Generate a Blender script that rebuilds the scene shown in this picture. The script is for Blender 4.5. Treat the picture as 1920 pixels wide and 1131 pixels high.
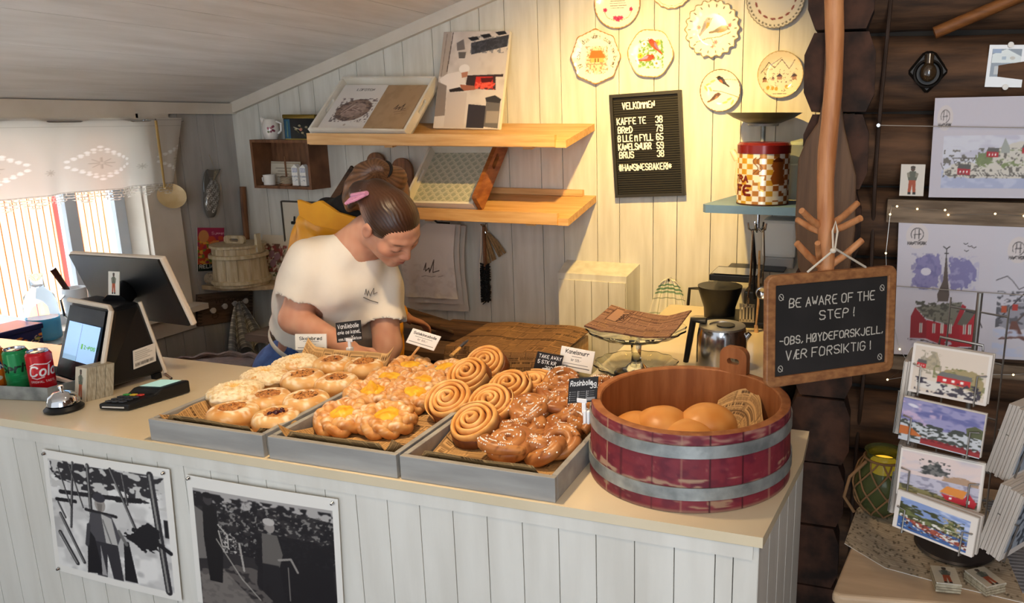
import bpy, bmesh, math, random
import numpy as np
from mathutils import Vector, Matrix, Euler
for o in list(bpy.data.objects): bpy.data.objects.remove(o)
S = bpy.context.scene
COL = S.collection
rnd = random.Random(7)
PI = math.pi

# ------------------------------------------------------------------ camera
F, CX, CY, EYE = 1450.0, 1185.0, 555.0, 1.65
pit = math.atan(335/F); yaw = math.atan(463/math.hypot(F, 335))
fw = np.array([-math.sin(yaw)*math.cos(pit), math.cos(yaw)*math.cos(pit), -math.sin(pit)])
rt = np.array([math.cos(yaw), math.sin(yaw), 0.0]); up = np.cross(rt, fw)
cam = bpy.data.cameras.new('camera'); camo = bpy.data.objects.new('camera', cam); COL.objects.link(camo)
cam.sensor_width = 36; cam.lens = 36*F/1920
cam.shift_x = (960-CX)/1920; cam.shift_y = -(565.5-CY)/1920
cam.clip_start = .05
camo.matrix_world = Matrix(((rt[0], up[0], -fw[0], 0), (rt[1], up[1], -fw[1], 0), (rt[2], up[2], -fw[2], EYE), (0, 0, 0, 1)))
S.camera = camo
CAMP = np.array([0, 0, EYE])
def ray(x, y): return fw+rt*(x-CX)/F-up*(y-CY)/F
def onz(x, y, z): r = ray(x, y); return Vector(CAMP+r*(z-EYE)/r[2])
def ony(x, y, Y): r = ray(x, y); return Vector(CAMP+r*Y/r[1])
def onx(x, y, X): r = ray(x, y); return Vector(CAMP+r*X/r[0])

# ------------------------------------------------------------------ light
S.view_settings.view_transform = 'Standard'; S.view_settings.look = 'None'
S.view_settings.gamma = 1; S.view_settings.use_curve_mapping = False
S.view_settings.exposure = 0.12
wd = bpy.data.worlds.new('daylight'); S.world = wd; wd.use_nodes = True
bg = wd.node_tree.nodes['Background']; bg.inputs[0].default_value = (.86, .92, 1, 1); bg.inputs[1].default_value = .85
def lamp(name, kind, loc, e, col, aim=None, size=.1, sizey=None, spot=None, blend=.5):
    l = bpy.data.lights.new(name, kind); l.energy = e; l.color = col
    o = bpy.data.objects.new(name, l); COL.objects.link(o); o.location = loc
    if kind == 'AREA':
        l.size = size
        if sizey: l.shape = 'RECTANGLE'; l.size_y = sizey
    elif kind == 'SUN': l.angle = size
    else: l.shadow_soft_size = size
    if spot: l.spot_size = math.radians(spot); l.spot_blend = blend
    if aim is not None: o.rotation_euler = (Vector(aim)-Vector(loc)).to_track_quat('-Z', 'Y').to_euler()
    return o
lamp('wall_spotlight', 'SPOT', (-.70, 2.08, 2.12), 88, (1, .64, .19), (-.84, 2.9, 1.30), .022, spot=112, blend=1)
lamp('counter_spotlight', 'SPOT', (-.98, 1.25, 2.28), 66, (1, .72, .42), (-1.0, 1.56, .95), .045, spot=84, blend=.8)
lamp('rear_daylight_fill', 'AREA', (.5, -2.2, 1.5), 48, (.80, .90, 1), (-.6, 1.2, .8), 1.4, 2.0)  # cool daylight fill added unseen behind the camera; no doorway is built
lamp('window_daylight', 'AREA', (-4.3, 1.8, 3.2), 260, (.80, .90, 1), (-2.6, 1.85, 1.1), 1.6, 1.2)
lamp('shop_lamp', 'POINT', (.35, .30, 2.25), 17, (1, .76, .54), None, .10)
lamp('ceiling_fill', 'AREA', (-3.7, 1.7, .15), 560, (.90, .95, 1), (-2.0, 1.7, 1.75), 1.2, 1.8)  # unseen area lamp added below the sill to brighten the ceiling
lamp('sun', 'SUN', (3, 0, 8), 22, (1, .93, .82), (-3, 0, 2), .02)

# ------------------------------------------------------------------ helpers
def lin(h):
    if isinstance(h, str):
        h = h.lstrip('#'); c = [int(h[i:i+2], 16)/255 for i in (0, 2, 4)]
    else: c = list(h)
    return [x/12.92 if x <= .04045 else ((x+.055)/1.055)**2.4 for x in c]
def srgb(h):
    h = h.lstrip('#'); return np.array([int(h[i:i+2], 16)/255 for i in (0, 2, 4)])
MATS = {}
def M(name, c, rough=.6, metal=0, c2=None, scale=8, stretch=(1, 1, 1), bump=0, bscale=None, detail=5, lo=.35, hi=.65, spec=.5, trans=0, emit=0, sss=0, ior=1.45, alpha=1, coat=0, wear=None):
    if name in MATS: return MATS[name]
    m = bpy.data.materials.new(name); m.use_nodes = True; nt = m.node_tree; N = nt.nodes; L = nt.links
    b = N['Principled BSDF']; I = b.inputs
    I['Roughness'].default_value = rough; I['Metallic'].default_value = metal; I['Specular IOR Level'].default_value = spec
    I['IOR'].default_value = ior; I['Transmission Weight'].default_value = trans; I['Alpha'].default_value = alpha; I['Coat Weight'].default_value = coat
    I['Base Color'].default_value = (*lin(c), 1)
    if sss: I['Subsurface Weight'].default_value = sss; I['Subsurface Radius'].default_value = (.012, .005, .003)
    if emit: I['Emission Color'].default_value = (*lin(c), 1); I['Emission Strength'].default_value = emit
    if c2 or bump:
        tc = N.new('ShaderNodeTexCoord'); mp = N.new('ShaderNodeMapping'); mp.inputs['Scale'].default_value = stretch
        L.new(tc.outputs['Object'], mp.inputs['Vector'])
        def noise(sc, det=detail):
            n = N.new('ShaderNodeTexNoise'); n.inputs['Scale'].default_value = sc; n.inputs['Detail'].default_value = det
            L.new(mp.outputs[0], n.inputs['Vector']); return n
    if c2:
        n = noise(scale); r = N.new('ShaderNodeValToRGB')
        r.color_ramp.elements[0].position = lo; r.color_ramp.elements[1].position = hi
        r.color_ramp.elements[0].color = (*lin(c), 1); r.color_ramp.elements[1].color = (*lin(c2), 1)
        L.new(n.outputs[0], r.inputs[0]); out = r.outputs[0]
        if wear:
            wc, wl, wh, ws = wear
            n2 = N.new('ShaderNodeTexNoise'); n2.inputs['Scale'].default_value = ws; n2.inputs['Detail'].default_value = 8; n2.inputs['Roughness'].default_value = .65
            L.new(tc.outputs['Object'], n2.inputs['Vector'])
            r2 = N.new('ShaderNodeValToRGB'); r2.color_ramp.elements[0].position = wl; r2.color_ramp.elements[1].position = wh
            L.new(n2.outputs[0], r2.inputs[0])
            mx = N.new('ShaderNodeMix'); mx.data_type = 'RGBA'; L.new(r2.outputs[0], mx.inputs[0]); L.new(out, mx.inputs[6]); mx.inputs[7].default_value = (*lin(wc), 1)
            out = mx.outputs[2]
        L.new(out, I['Base Color'])
    if bump:
        n = noise(bscale or scale*3, 6); bp = N.new('ShaderNodeBump'); bp.inputs['Strength'].default_value = bump; bp.inputs['Distance'].default_value = .004
        L.new(n.outputs[0], bp.inputs['Height']); L.new(bp.outputs[0], I['Normal'])
    MATS[name] = m; return m
def VC(name='printed paper', rough=.55, spec=.4, bump=0, bscale=60, metal=0, coat=0, emit=0, sss=0):
    if name in MATS: return MATS[name]
    m = M(name, 'ffffff', rough, metal, spec=spec, bump=bump, bscale=bscale, coat=coat, sss=sss); nt = m.node_tree
    a = nt.nodes.new('ShaderNodeVertexColor'); a.layer_name = 'Col'
    nt.links.new(a.outputs[0], nt.nodes['Principled BSDF'].inputs['Base Color'])
    if emit:
        nt.links.new(a.outputs[0], nt.nodes['Principled BSDF'].inputs['Emission Color']); nt.nodes['Principled BSDF'].inputs['Emission Strength'].default_value = emit
    return m

def tag(o, label=None, cat=None, group=None, kind=None):
    if label: o['label'] = label
    if cat: o['category'] = cat
    if group: o['group'] = group
    if kind: o['kind'] = kind
    return o
def thing(name, label, cat, loc=(0, 0, 0), rz=0, group=None, rot=None, scale=1):
    o = bpy.data.objects.new(name, None); COL.objects.link(o); o.empty_display_size = .05
    o.location = loc; o.rotation_euler = rot if rot else (0, 0, rz); o.scale = (scale,)*3
    return tag(o, label, cat, group)
def basis(o):
    return Matrix.LocRotScale(o.location, o.rotation_euler, o.scale)
def wmat(o):
    m = basis(o)
    return wmat(o.parent) @ o.matrix_parent_inverse @ m if o.parent else m
def par(c, p, world=True):
    c.parent = p
    if world: c.matrix_parent_inverse = wmat(p).inverted()
def dup(root, loc=None, rot=None, label=None, scale=None, group=None):
    r = root.copy(); COL.objects.link(r)
    if loc is not None: r.location = loc
    if rot is not None: r.rotation_euler = rot
    if scale is not None: r.scale = (scale,)*3 if isinstance(scale, (int, float)) else scale
    if label: r['label'] = label
    if group: r['group'] = group
    def kids(a, b):
        for ch in list(a.children):
            c = ch.copy(); COL.objects.link(c); c.parent = b; kids(ch, c)
    kids(root, r); return r

def mesh_from(v, f, mats, name, mi=None, smooth=False, cols=None):
    me = bpy.data.meshes.new(name); me.from_pydata([tuple(p) for p in v], [], [tuple(q) for q in f])
    for m in (mats if isinstance(mats, (list, tuple)) else [mats]): me.materials.append(m)
    if mi is not None: me.polygons.foreach_set('material_index', mi)
    if isinstance(smooth, (list, np.ndarray)): me.polygons.foreach_set('use_smooth', smooth)
    elif smooth: me.polygons.foreach_set('use_smooth', [True]*len(me.polygons))
    if cols is not None:
        a = me.color_attributes.new('Col', 'FLOAT_COLOR', 'POINT'); a.data.foreach_set('color', np.asarray(cols, np.float32).ravel())
    me.update(); return me
def link(name, me, parent=None, world=True):
    o = bpy.data.objects.new(name, me); COL.objects.link(o)
    if parent: par(o, parent, world)
    return o
class MB:
    def __init__(s): s.v = []; s.f = []; s.mi = []; s.sm = []; s.T = Matrix()
    def add(s, v, f, m=0, sm=False):
        b = len(s.v); T = s.T
        s.v += [T @ Vector(p) for p in v]; s.f += [[b+i for i in q] for q in f]; s.mi += [m]*len(f); s.sm += [sm]*len(f); return s
    def box(s, c, d, R=None, m=0, tap=1, bev=0):
        x, y, z = d[0]/2, d[1]/2, d[2]/2; c = Vector(c)
        if bev:
            b = min(bev, x*.99, y*.99, z*.99); bm = bmesh.new(); bmesh.ops.create_cube(bm, size=1)
            for q in bm.verts: q.co = Vector((q.co.x*2*x, q.co.y*2*y, q.co.z*2*z))
            bmesh.ops.bevel(bm, geom=bm.edges[:], offset=b, segments=2, affect='EDGES', profile=.6)
            bm.verts.index_update(); v = [q.co.copy() for q in bm.verts]; f = [[w.index for w in q.verts] for q in bm.faces]; bm.free()
        else:
            v = [Vector((sx*x*(tap if sz > 0 else 1), sy*y*(tap if sz > 0 else 1), sz*z)) for sz in (-1, 1) for sy in (-1, 1) for sx in (-1, 1)]
            f = [(0, 2, 3, 1), (4, 5, 7, 6), (0, 1, 5, 4), (2, 6, 7, 3), (0, 4, 6, 2), (1, 3, 7, 5)]
        if R is not None: v = [R @ p for p in v]
        return s.add([c+p for p in v], f, m)
    def quadbox(s, a, b, c, d, n, m=0):      # slab on four corners, thickness vector n
        n = Vector(n); p = [Vector(q) for q in (a, b, c, d)]; v = p+[q+n for q in p]
        return s.add(v, [(0, 1, 2, 3), (7, 6, 5, 4), (0, 4, 5, 1), (1, 5, 6, 2), (2, 6, 7, 3), (3, 7, 4, 0)], m)
    def tube(s, pts, r, n=10, m=0, closed=False, flat=1, cap=True, upv=None):
        P = [Vector(p) for p in pts]; K = len(P); R = r if isinstance(r, (list, tuple, np.ndarray)) else [r]*K
        v = []; pu = None
        for i in range(K):
            t = (P[(i+1) % K]-P[i-1]) if closed else (P[min(i+1, K-1)]-P[max(i-1, 0)])
            if t.length < 1e-9: t = Vector((0, 0, 1))
            t.normalize()
            if upv is not None: a = Vector(upv)
            else: a = pu if pu is not None else (Vector((0, 0, 1)) if abs(t.z) < .9 else Vector((1, 0, 0)))
            a = a-t*a.dot(t)
            if a.length < 1e-6: a = t.orthogonal()
            a.normalize(); pu = a; b = t.cross(a)
            for k in range(n):
                w = 2*PI*k/n; v.append(P[i]+(b*math.cos(w)+a*math.sin(w)*flat)*R[i])
        f = []
        for i in range(K if closed else K-1):
            for k in range(n):
                f.append((i*n+k, i*n+(k+1) % n, ((i+1) % K)*n+(k+1) % n, ((i+1) % K)*n+k))
        if cap and not closed: f.append(tuple(range(n))[::-1]); f.append(tuple((K-1)*n+k for k in range(n)))
        return s.add(v, f, m, True)
    def lathe(s, prof, n=32, c=(0, 0, 0), m=0, wav=None, cap=False):
        c = Vector(c); v = []; f = []; K = len(prof)
        for (r, z) in prof:
            for k in range(n):
                a = 2*PI*k/n; rr = r*(wav(a, r, z) if wav else 1); v.append(c+Vector((rr*math.cos(a), rr*math.sin(a), z)))
        for i in range(K-1):
            for k in range(n): f.append((i*n+k, i*n+(k+1) % n, (i+1)*n+(k+1) % n, (i+1)*n+k))
        if cap and prof[0][0] > 1e-5: f.append(tuple(range(n))[::-1])
        if cap and prof[-1][0] > 1e-5: f.append(tuple((K-1)*n+k for k in range(n)))
        return s.add(v, f, m, True)
    def prism(s, poly, a, b, axis='y', m=0):  # 2D outline pushed from a to b along an axis
        def q(p, h): return {'y': (p[0], h, p[1]), 'z': (p[0], p[1], h), 'x': (h, p[0], p[1])}[axis]
        n = len(poly); v = [q(p, a) for p in poly]+[q(p, b) for p in poly]
        f = [tuple(range(n)), tuple(range(2*n-1, n-1, -1))]+[(i, n+i, n+(i+1) % n, (i+1) % n) for i in range(n)]
        return s.add(v, f, m)
    def ell(s, c, r, R=None, m=0, nu=20, nv=12):
        c = Vector(c); r = r if isinstance(r, (tuple, list)) else (r, r, r); v = []; f = []
        for j in range(nv+1):
            p = -PI/2+PI*j/nv
            for k in range(nu):
                a = 2*PI*k/nu; q = Vector((r[0]*math.cos(p)*math.cos(a), r[1]*math.cos(p)*math.sin(a), r[2]*math.sin(p)))
                v.append(c+(R @ q if R is not None else q))
        for j in range(nv):
            for k in range(nu): f.append((j*nu+k, j*nu+(k+1) % nu, (j+1)*nu+(k+1) % nu, (j+1)*nu+k))
        return s.add(v, f, m, True)
    def build(s, name, mats, parent=None, world=True, loc=None, rot=None, fix=True, angle=None):
        me = mesh_from(s.v, s.f, mats, name, s.mi, np.array(s.sm, bool))
        if fix:
            bm = bmesh.new(); bm.from_mesh(me); bmesh.ops.remove_doubles(bm, verts=bm.verts, dist=1e-5)
            bmesh.ops.recalc_face_normals(bm, faces=bm.faces); bm.to_mesh(me); bm.free()
        if any(s.sm): 
            try: me.set_sharp_from_angle(angle=angle or .7)
            except Exception: pass
        o = link(name, me, parent, world)
        if loc is not None: o.location = loc
        if rot is not None: o.rotation_euler = rot
        return o
def struct(name, mb, mats): o = mb.build(name, mats); o['kind'] = 'structure'; return o

# ------------------------------------------------------------------ stroke lettering (grid 4 x 6)
GL = '''A:002640;1232 B:00063645443303;3342413000 C:4536160501103041 D:00062644422000 E:46060040;0333 F:460600;0333 G:45361605011030414323 H:0006;4046;0343 I:0006 J:4641301001
K:0006;4602;1340 L:060040 M:0006234640 N:00064046 O:100105163645413010 P:00063645443303 Q:100105163645413010;2240 R:00063645443303;2340 S:453616050413334241301001 T:0646;2026 U:060110304146
V:062046 W:0610243046 X:0046;0640 Y:062346;2320 Z:06460040 Ø:100105163645413010;0046 Æ:002646;262040;2343;1222 Å:002540;1232;2627 0:100105163645413010 1:051610 2:05163645440040
3:0516364544334241301001 5:460603334241301001 6:453616050110304142331302 7:064610 8:13040516364544331302011030414233 9:443313040516364541301001 a:341403011030;3430 b:0600;0314243331201001 c:341403011030
d:3630;341403011030 e:023233241403011030 f:36261510;0424 g:341403021232;34301000 h:0600;0314243330 i:0004;0506 j:141000;1516 k:0600;3401;1230 l:0600 m:0004;03142320;23344340 n:0004;0314243330
o:100103142433312010 p:0004;0414333202 r:0004;02142434 s:3414031232312000 t:161120;0424 u:0401102030;3430 v:042044 w:0410223044 x:0034;0430 y:0412;3400 z:04340030 ø:100103142433312010;0034 å:341403011030;3430;1626
-:0333 !:0602;0100 .:0010 ,:1100 #:1016;3036;0242;0444 *:2125;0442;0244 /:0046 @:332313223345441504011040'''
G = dict((t[0], t[2:]) for t in GL.split())
def glyph(ch):
    s = G.get(ch, G.get(ch.upper(), '')); out = []
    for st in s.split(';'):
        pts = [(int(st[i]), int(st[i+1])) for i in range(0, len(st)-1, 2)]
        if len(pts) > 1: out.append(pts)
    w = max([p[0] for st in out for p in st], default=2)
    return out, (w+1.7 if ch != ' ' else 2.6)
def strokes(txt, size, x0=0, y0=0, align='l', slant=0, wob=0, wide=1):
    k = size/6; X = 0; out = []
    for ch in txt:
        g, w = glyph(ch)
        for st in g:
            if len(st) > 3:                    # soften the corners of long strokes
                q = []
                for i, p in enumerate(st):
                    if 0 < i < len(st)-1:
                        a, b = st[i-1], st[i+1]; q += [(p[0]*.72+a[0]*.28, p[1]*.72+a[1]*.28), (p[0]*.72+b[0]*.28, p[1]*.72+b[1]*.28)]
                    else: q.append(p)
                st = q
            out.append([((X+p[0]*wide+slant*p[1]+rnd.uniform(-wob, wob))*k, (p[1]+rnd.uniform(-wob, wob))*k) for p in st])
        X += w*wide if ch != ' ' else w
    tot = (X-1.7)*k; dx = x0-(tot/2 if align == 'c' else tot if align == 'r' else 0)
    return [[(a+dx, b+y0) for a, b in st] for st in out]
def stroke_mesh(mb, sts, T, w, th=.0006, m=0):
    old = mb.T; mb.T = T; kz = 0
    for st in sts:
        for (a, b), (c, d) in zip(st, st[1:]):
            kz = (kz+1) % 7
            L = math.hypot(c-a, d-b)
            if L < 1e-7: continue
            ang = math.atan2(d-b, c-a)
            mb.box(((a+c)/2, (b+d)/2, th/2+kz*th*.03), (L+w*.8, w, th), Matrix.Rotation(ang, 3, 'Z'), m)
    mb.T = old

# ------------------------------------------------------------------ painted pictures: a small drawing board whose points become coloured mesh vertices
def vnoise(h, w, ny, nx, seed):
    g = np.random.RandomState(seed).rand(ny+2, nx+2); yy = np.linspace(0, ny, h); xx = np.linspace(0, nx, w)
    i = yy.astype(int); j = xx.astype(int); fy = (yy-i)[:, None]; fx = (xx-j)[None]; fy = fy*fy*(3-2*fy); fx = fx*fx*(3-2*fx)
    return g[i][:, j]*(1-fy)*(1-fx)+g[i+1][:, j]*fy*(1-fx)+g[i][:, j+1]*(1-fy)*fx+g[i+1][:, j+1]*fy*fx
class Cv:
    SS = 2
    def __init__(s, w, h, uw, uh, bg='ffffff'):
        s.w, s.h, s.uw, s.uh = w, h, uw, uh; s.W, s.H = w*s.SS, h*s.SS
        s.a = np.empty((s.H, s.W, 3)); s.a[:] = srgb(bg)
        s.xs = (np.arange(s.W)+.5)/s.W*uw; s.ys = (np.arange(s.H)+.5)/s.H*uh     # y runs down
    def win(s, x0, y0, x1, y1):
        i0 = int(np.searchsorted(s.xs, x0)); i1 = int(np.searchsorted(s.xs, x1)); j0 = int(np.searchsorted(s.ys, y0)); j1 = int(np.searchsorted(s.ys, y1))
        return i0, i1, j0, j1
    def put(s, win, mask, col, al=1):
        i0, i1, j0, j1 = win
        if i1 <= i0 or j1 <= j0: return s
        A = s.a[j0:j1, i0:i1]; k = (mask*al)[..., None]
        A[:] = A*(1-k)+srgb(col)*k; return s
    def poly(s, pts, col, al=1, rough=0):
        x = [p[0] for p in pts]; y = [p[1] for p in pts]; w = s.win(min(x), min(y), max(x), max(y)); X = s.xs[w[0]:w[1]][None]; Y = s.ys[w[2]:w[3]][:, None]
        if rough:
            n = vnoise(Y.shape[0], X.shape[1], 14, 14, len(pts)+int(abs(x[0])*7))-.5; X = X+n*rough; Y = Y+n*rough
        ins = np.zeros((w[3]-w[2], w[1]-w[0]), bool)
        for i in range(len(pts)):
            (xa, ya), (xb, yb) = pts[i], pts[i-1]
            if ya == yb: continue
            ins ^= ((ya > Y) != (yb > Y)) & (X < (xb-xa)*(Y-ya)/(yb-ya)+xa)
        return s.put(w, ins.astype(float), col, al)
    def rect(s, x0, y0, x1, y1, col, al=1): return s.poly([(x0, y0), (x1, y0), (x1, y1), (x0, y1)], col, al)
    def ell(s, cx, cy, rx, ry, col, al=1, rot=0, soft=0):
        R = max(rx, ry)*1.05; w = s.win(cx-R, cy-R, cx+R, cy+R); X = s.xs[w[0]:w[1]][None]-cx; Y = s.ys[w[2]:w[3]][:, None]-cy
        c, n = math.cos(rot), math.sin(rot); d = ((X*c+Y*n)/rx)**2+((-X*n+Y*c)/ry)**2
        return s.put(w, (d < 1).astype(float) if not soft else np.clip((1-d)/soft, 0, 1), col, al)
    def ring(s, cx, cy, r, wd, col): 
        return s.line([(cx+r*math.cos(t), cy+r*math.sin(t)) for t in np.linspace(0, 2*PI, 40)], wd, col)
    def line(s, pts, wd, col, al=1):
        for (xa, ya), (xb, yb) in zip(pts, pts[1:]):
            h = wd/2; w = s.win(min(xa, xb)-h, min(ya, yb)-h, max(xa, xb)+h, max(ya, yb)+h)
            X = s.xs[w[0]:w[1]][None]; Y = s.ys[w[2]:w[3]][:, None]; dx, dy = xb-xa, yb-ya; t = np.clip(((X-xa)*dx+(Y-ya)*dy)/(dx*dx+dy*dy+1e-12), 0, 1)
            s.put(w, ((X-xa-t*dx)**2+(Y-ya-t*dy)**2 < h*h).astype(float), col, al)
        return s
    def text(s, txt, x, y, size, col, wd=None, align='l', **k):
        for st in strokes(txt, size, 0, 0, align, **k): s.line([(x+a, y-b) for a, b in st], wd or size*.14, col)
        return s
    def blot(s, x0, y0, x1, y1, col, nx=20, ny=20, thr=.55, soft=.1, seed=1, al=1):
        w = s.win(x0, y0, x1, y1); h = w[3]-w[2]; ww = w[1]-w[0]
        if h < 2 or ww < 2: return s
        n = vnoise(h, ww, ny, nx, seed)*.65+vnoise(h, ww, ny*2+1, nx*2+1, seed+50)*.35
        return s.put(w, np.clip((n-thr)/soft, 0, 1), col, al)
    def grad(s, x0, y0, x1, y1, c0, c1):
        w = s.win(x0, y0, x1, y1); n = w[3]-w[2]
        if n > 0: t = np.linspace(0, 1, n)[:, None, None]; s.a[w[2]:w[3], w[0]:w[1]] = srgb(c0)*(1-t)+srgb(c1)*t
        return s
    def out(s):
        a = s.a.reshape(s.h, s.SS, s.w, s.SS, 3).mean((1, 3)); l = np.where(a <= .04045, a/12.92, ((a+.055)/1.055)**2.4)
        return np.concatenate([l, np.ones((s.h, s.w, 1))], 2)
def sheet(cv, fn, name, mat, parent=None, world=True, thick=None, back='e8e4da', mask=None, smooth=True):
    """mesh of the picture; fn(u,v) -> xyz arrays with u right, v up; thick = vector pushed behind for a body"""
    c = cv.out(); h, w = c.shape[:2]; u, v = np.meshgrid(np.linspace(0, 1, w), np.linspace(1, 0, h)); P = np.stack([np.broadcast_to(q, u.shape) for q in fn(u, v)], -1).reshape(-1, 3)
    idx = np.arange(h*w).reshape(h, w); f = np.stack([idx[1:, :-1], idx[1:, 1:], idx[:-1, 1:], idx[:-1, :-1]], -1).reshape(-1, 4)
    if mask is not None:
        keep = mask(u, v).reshape(-1); f = f[keep[f].all(1)]
    cols = c.reshape(-1, 4); sm = [smooth]*len(f); f = f.tolist(); P = P.tolist()
    if thick is not None:
        t = np.array(thick); ring = np.concatenate([idx[0, :-1], idx[:-1, -1], idx[-1, :0:-1], idx[:0:-1, 0]]); b = len(P); A = np.array(P)
        P = np.concatenate([A, A[ring], A[ring]+t]).tolist(); n = len(ring); bc = np.array([*lin(back), 1]); cols = np.concatenate([cols, np.tile(bc, (2*n, 1))])
        for i in range(n): j = (i+1) % n; f.append([b+j, b+i, b+n+i, b+n+j]); sm.append(False)
        f.append([b+n+i for i in range(n)]); sm.append(False)
    me = mesh_from(P, f, mat, name, None, np.array(sm, bool), cols)
    return link(name, me, parent, world)
def flat(o, ux, uy):                           # flat picture: lower left corner and its two side vectors
    o, ux, uy = (np.array(q, float) for q in (o, ux, uy))
    return lambda u, v: tuple(o[i]+u*ux[i]+v*uy[i] for i in range(3))

# ------------------------------------------------------------------ blended bodies: distance field and its surface
class SD:
    def __init__(s, lo, hi, res):
        s.lo = np.array(lo, float); s.res = res; n = np.ceil((np.array(hi)-s.lo)/res).astype(int)+1; s.n = n
        s.ax = [s.lo[i]+np.arange(n[i])*res for i in range(3)]; s.D = np.full(n, .2, np.float32)
    def sub(s, lo, hi):
        a = [max(0, int((lo[i]-s.lo[i])/s.res)) for i in range(3)]; b = [min(int(s.n[i]), int((hi[i]-s.lo[i])/s.res)+2) for i in range(3)]
        if any(b[i] <= a[i] for i in range(3)): return None
        sl = tuple(slice(a[i], b[i]) for i in range(3)); g = np.meshgrid(*[s.ax[i][sl[i]] for i in range(3)], indexing='ij'); return sl, g
    def mix(s, sl, d, k, op):
        D = s.D[sl]
        if op == '+': h = np.maximum(k-np.abs(D-d), 0)/max(k, 1e-6); s.D[sl] = np.minimum(D, d)-h*h*k*.25
        else: h = np.maximum(k-np.abs(D+d), 0)/max(k, 1e-6); s.D[sl] = np.maximum(D, -d)+h*h*k*.25
    def cap(s, a, b, ra, rb=None, k=.02, op='+'):
        rb = ra if rb is None else rb; a = np.array(a, float); b = np.array(b, float); m = max(ra, rb)+k+.02
        q = s.sub(np.minimum(a, b)-m, np.maximum(a, b)+m)
        if q is None: return s
        sl, g = q; e = b-a; L = e@e+1e-12; t = np.clip(sum((g[i]-a[i])*e[i] for i in range(3))/L, 0, 1)
        d = np.sqrt(sum((g[i]-a[i]-t*e[i])**2 for i in range(3)))-(ra+(rb-ra)*t); s.mix(sl, d, k, op); return s
    def path(s, pts, rs, k=.02):
        for i in range(len(pts)-1): s.cap(pts[i], pts[i+1], rs[i], rs[i+1], k)
        return s
    def ell(s, c, r, R=None, k=.02, op='+'):
        c = np.array(c, float); r = np.array(r, float); m = r.max()+k+.02; q = s.sub(c-m, c+m)
        if q is None: return s
        sl, g = q; p = [g[i]-c[i] for i in range(3)]
        if R is not None: Rm = np.array(R); p = [sum(Rm[j, i]*p[j] for j in range(3)) for i in range(3)]
        k0 = np.sqrt(sum((p[i]/r[i])**2 for i in range(3))); k1 = np.sqrt(sum((p[i]/r[i]**2)**2 for i in range(3)))+1e-9
        s.mix(sl, k0*(k0-1)/k1, k, op); return s
    def half(s, p, n, k=.004):                  # cut everything on the side n points to
        n = np.array(n, float); n /= np.linalg.norm(n); g = np.meshgrid(*s.ax, indexing='ij'); d = -sum((g[i]-p[i])*n[i] for i in range(3)); s.D = np.maximum(s.D, -d).astype(np.float32); return s
    def noise(s, amp, fr, seed=0):
        g = np.meshgrid(*s.ax, indexing='ij'); r = np.random.RandomState(seed)
        for i in range(4):
            w = r.randn(3)*fr*(1+.6*i); s.D += (amp/(1+.7*i))*np.sin(g[0]*w[0]+g[1]*w[1]+g[2]*w[2]+r.rand()*6)
        return s
    def surf(s):
        D = s.D; n = D.shape; D[0] = D[-1] = .2; D[:, 0] = D[:, -1] = .2; D[:, :, 0] = D[:, :, -1] = .2; I = D < 0
        c = np.zeros((n[0]-1, n[1]-1, n[2]-1), np.int8)
        for dx in (0, 1):
            for dy in (0, 1):
                for dz in (0, 1): c += I[dx:n[0]-1+dx, dy:n[1]-1+dy, dz:n[2]-1+dz]
        cell = np.argwhere((c > 0) & (c < 8)); num = -np.ones(c.shape, int); num[tuple(cell.T)] = np.arange(len(cell))
        acc = np.zeros((len(cell), 3)); cnt = np.zeros(len(cell)); X, Y, Z = cell.T
        for ax in range(3):
            o1, o2 = [i for i in range(3) if i != ax]
            for a in (0, 1):
                for b in (0, 1):
                    off = [0, 0, 0]; off[o1] = a; off[o2] = b; off2 = list(off); off2[ax] = 1
                    d0 = D[X+off[0], Y+off[1], Z+off[2]]; d1 = D[X+off2[0], Y+off2[1], Z+off2[2]]; m = (d0 < 0) != (d1 < 0)
                    t = np.where(m, d0/np.where(d0 == d1, 1, d0-d1), 0); p = np.tile(np.array(off, float), (len(cell), 1)); p[:, ax] = t; acc += p*m[:, None]; cnt += m
        V = s.lo+(cell+acc/cnt[:, None])*s.res; Fs = []
        for ax in range(3):
            o1, o2 = [(1, 2), (2, 0), (0, 1)][ax]; sl0 = [slice(1, -1)]*3; A = I.take(range(n[ax]-1), ax); B = I.take(range(1, n[ax]), ax)
            e = np.argwhere(A != B); e = e[(e[:, o1] > 0) & (e[:, o2] > 0) & (e[:, o1] < n[o1]-1) & (e[:, o2] < n[o2]-1)]
            if not len(e): continue
            def cid(da, db): q = e.copy(); q[:, o1] += da; q[:, o2] += db; return num[tuple(q.T)]
            f = np.stack([cid(-1, -1), cid(0, -1), cid(0, 0), cid(-1, 0)], 1); ins = A[tuple(e.T)]; f[~ins] = f[~ins][:, ::-1]; Fs.append(f)
        Fc = np.concatenate(Fs); Fc = Fc[(Fc >= 0).all(1)]
        for _ in range(2):                      # light smoothing
            acc = np.zeros_like(V); cn = np.zeros(len(V))
            for i in range(4): a, b = Fc[:, i], Fc[:, (i+1) % 4]; np.add.at(acc, a, V[b]); np.add.at(acc, b, V[a]); np.add.at(cn, a, 1); np.add.at(cn, b, 1)
            V = V*.5+.5*acc/np.maximum(cn, 1)[:, None]
        return V, Fc
def sd_obj(sd, name, mat, parent=None, world=True, colfn=None, disp=None):
    V, f = sd.surf()
    if disp is not None: V = disp(V)
    me = mesh_from(V.tolist(), f.tolist(), mat, name, None, True, colfn(V) if colfn else None)
    return link(name, me, parent, world)

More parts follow.
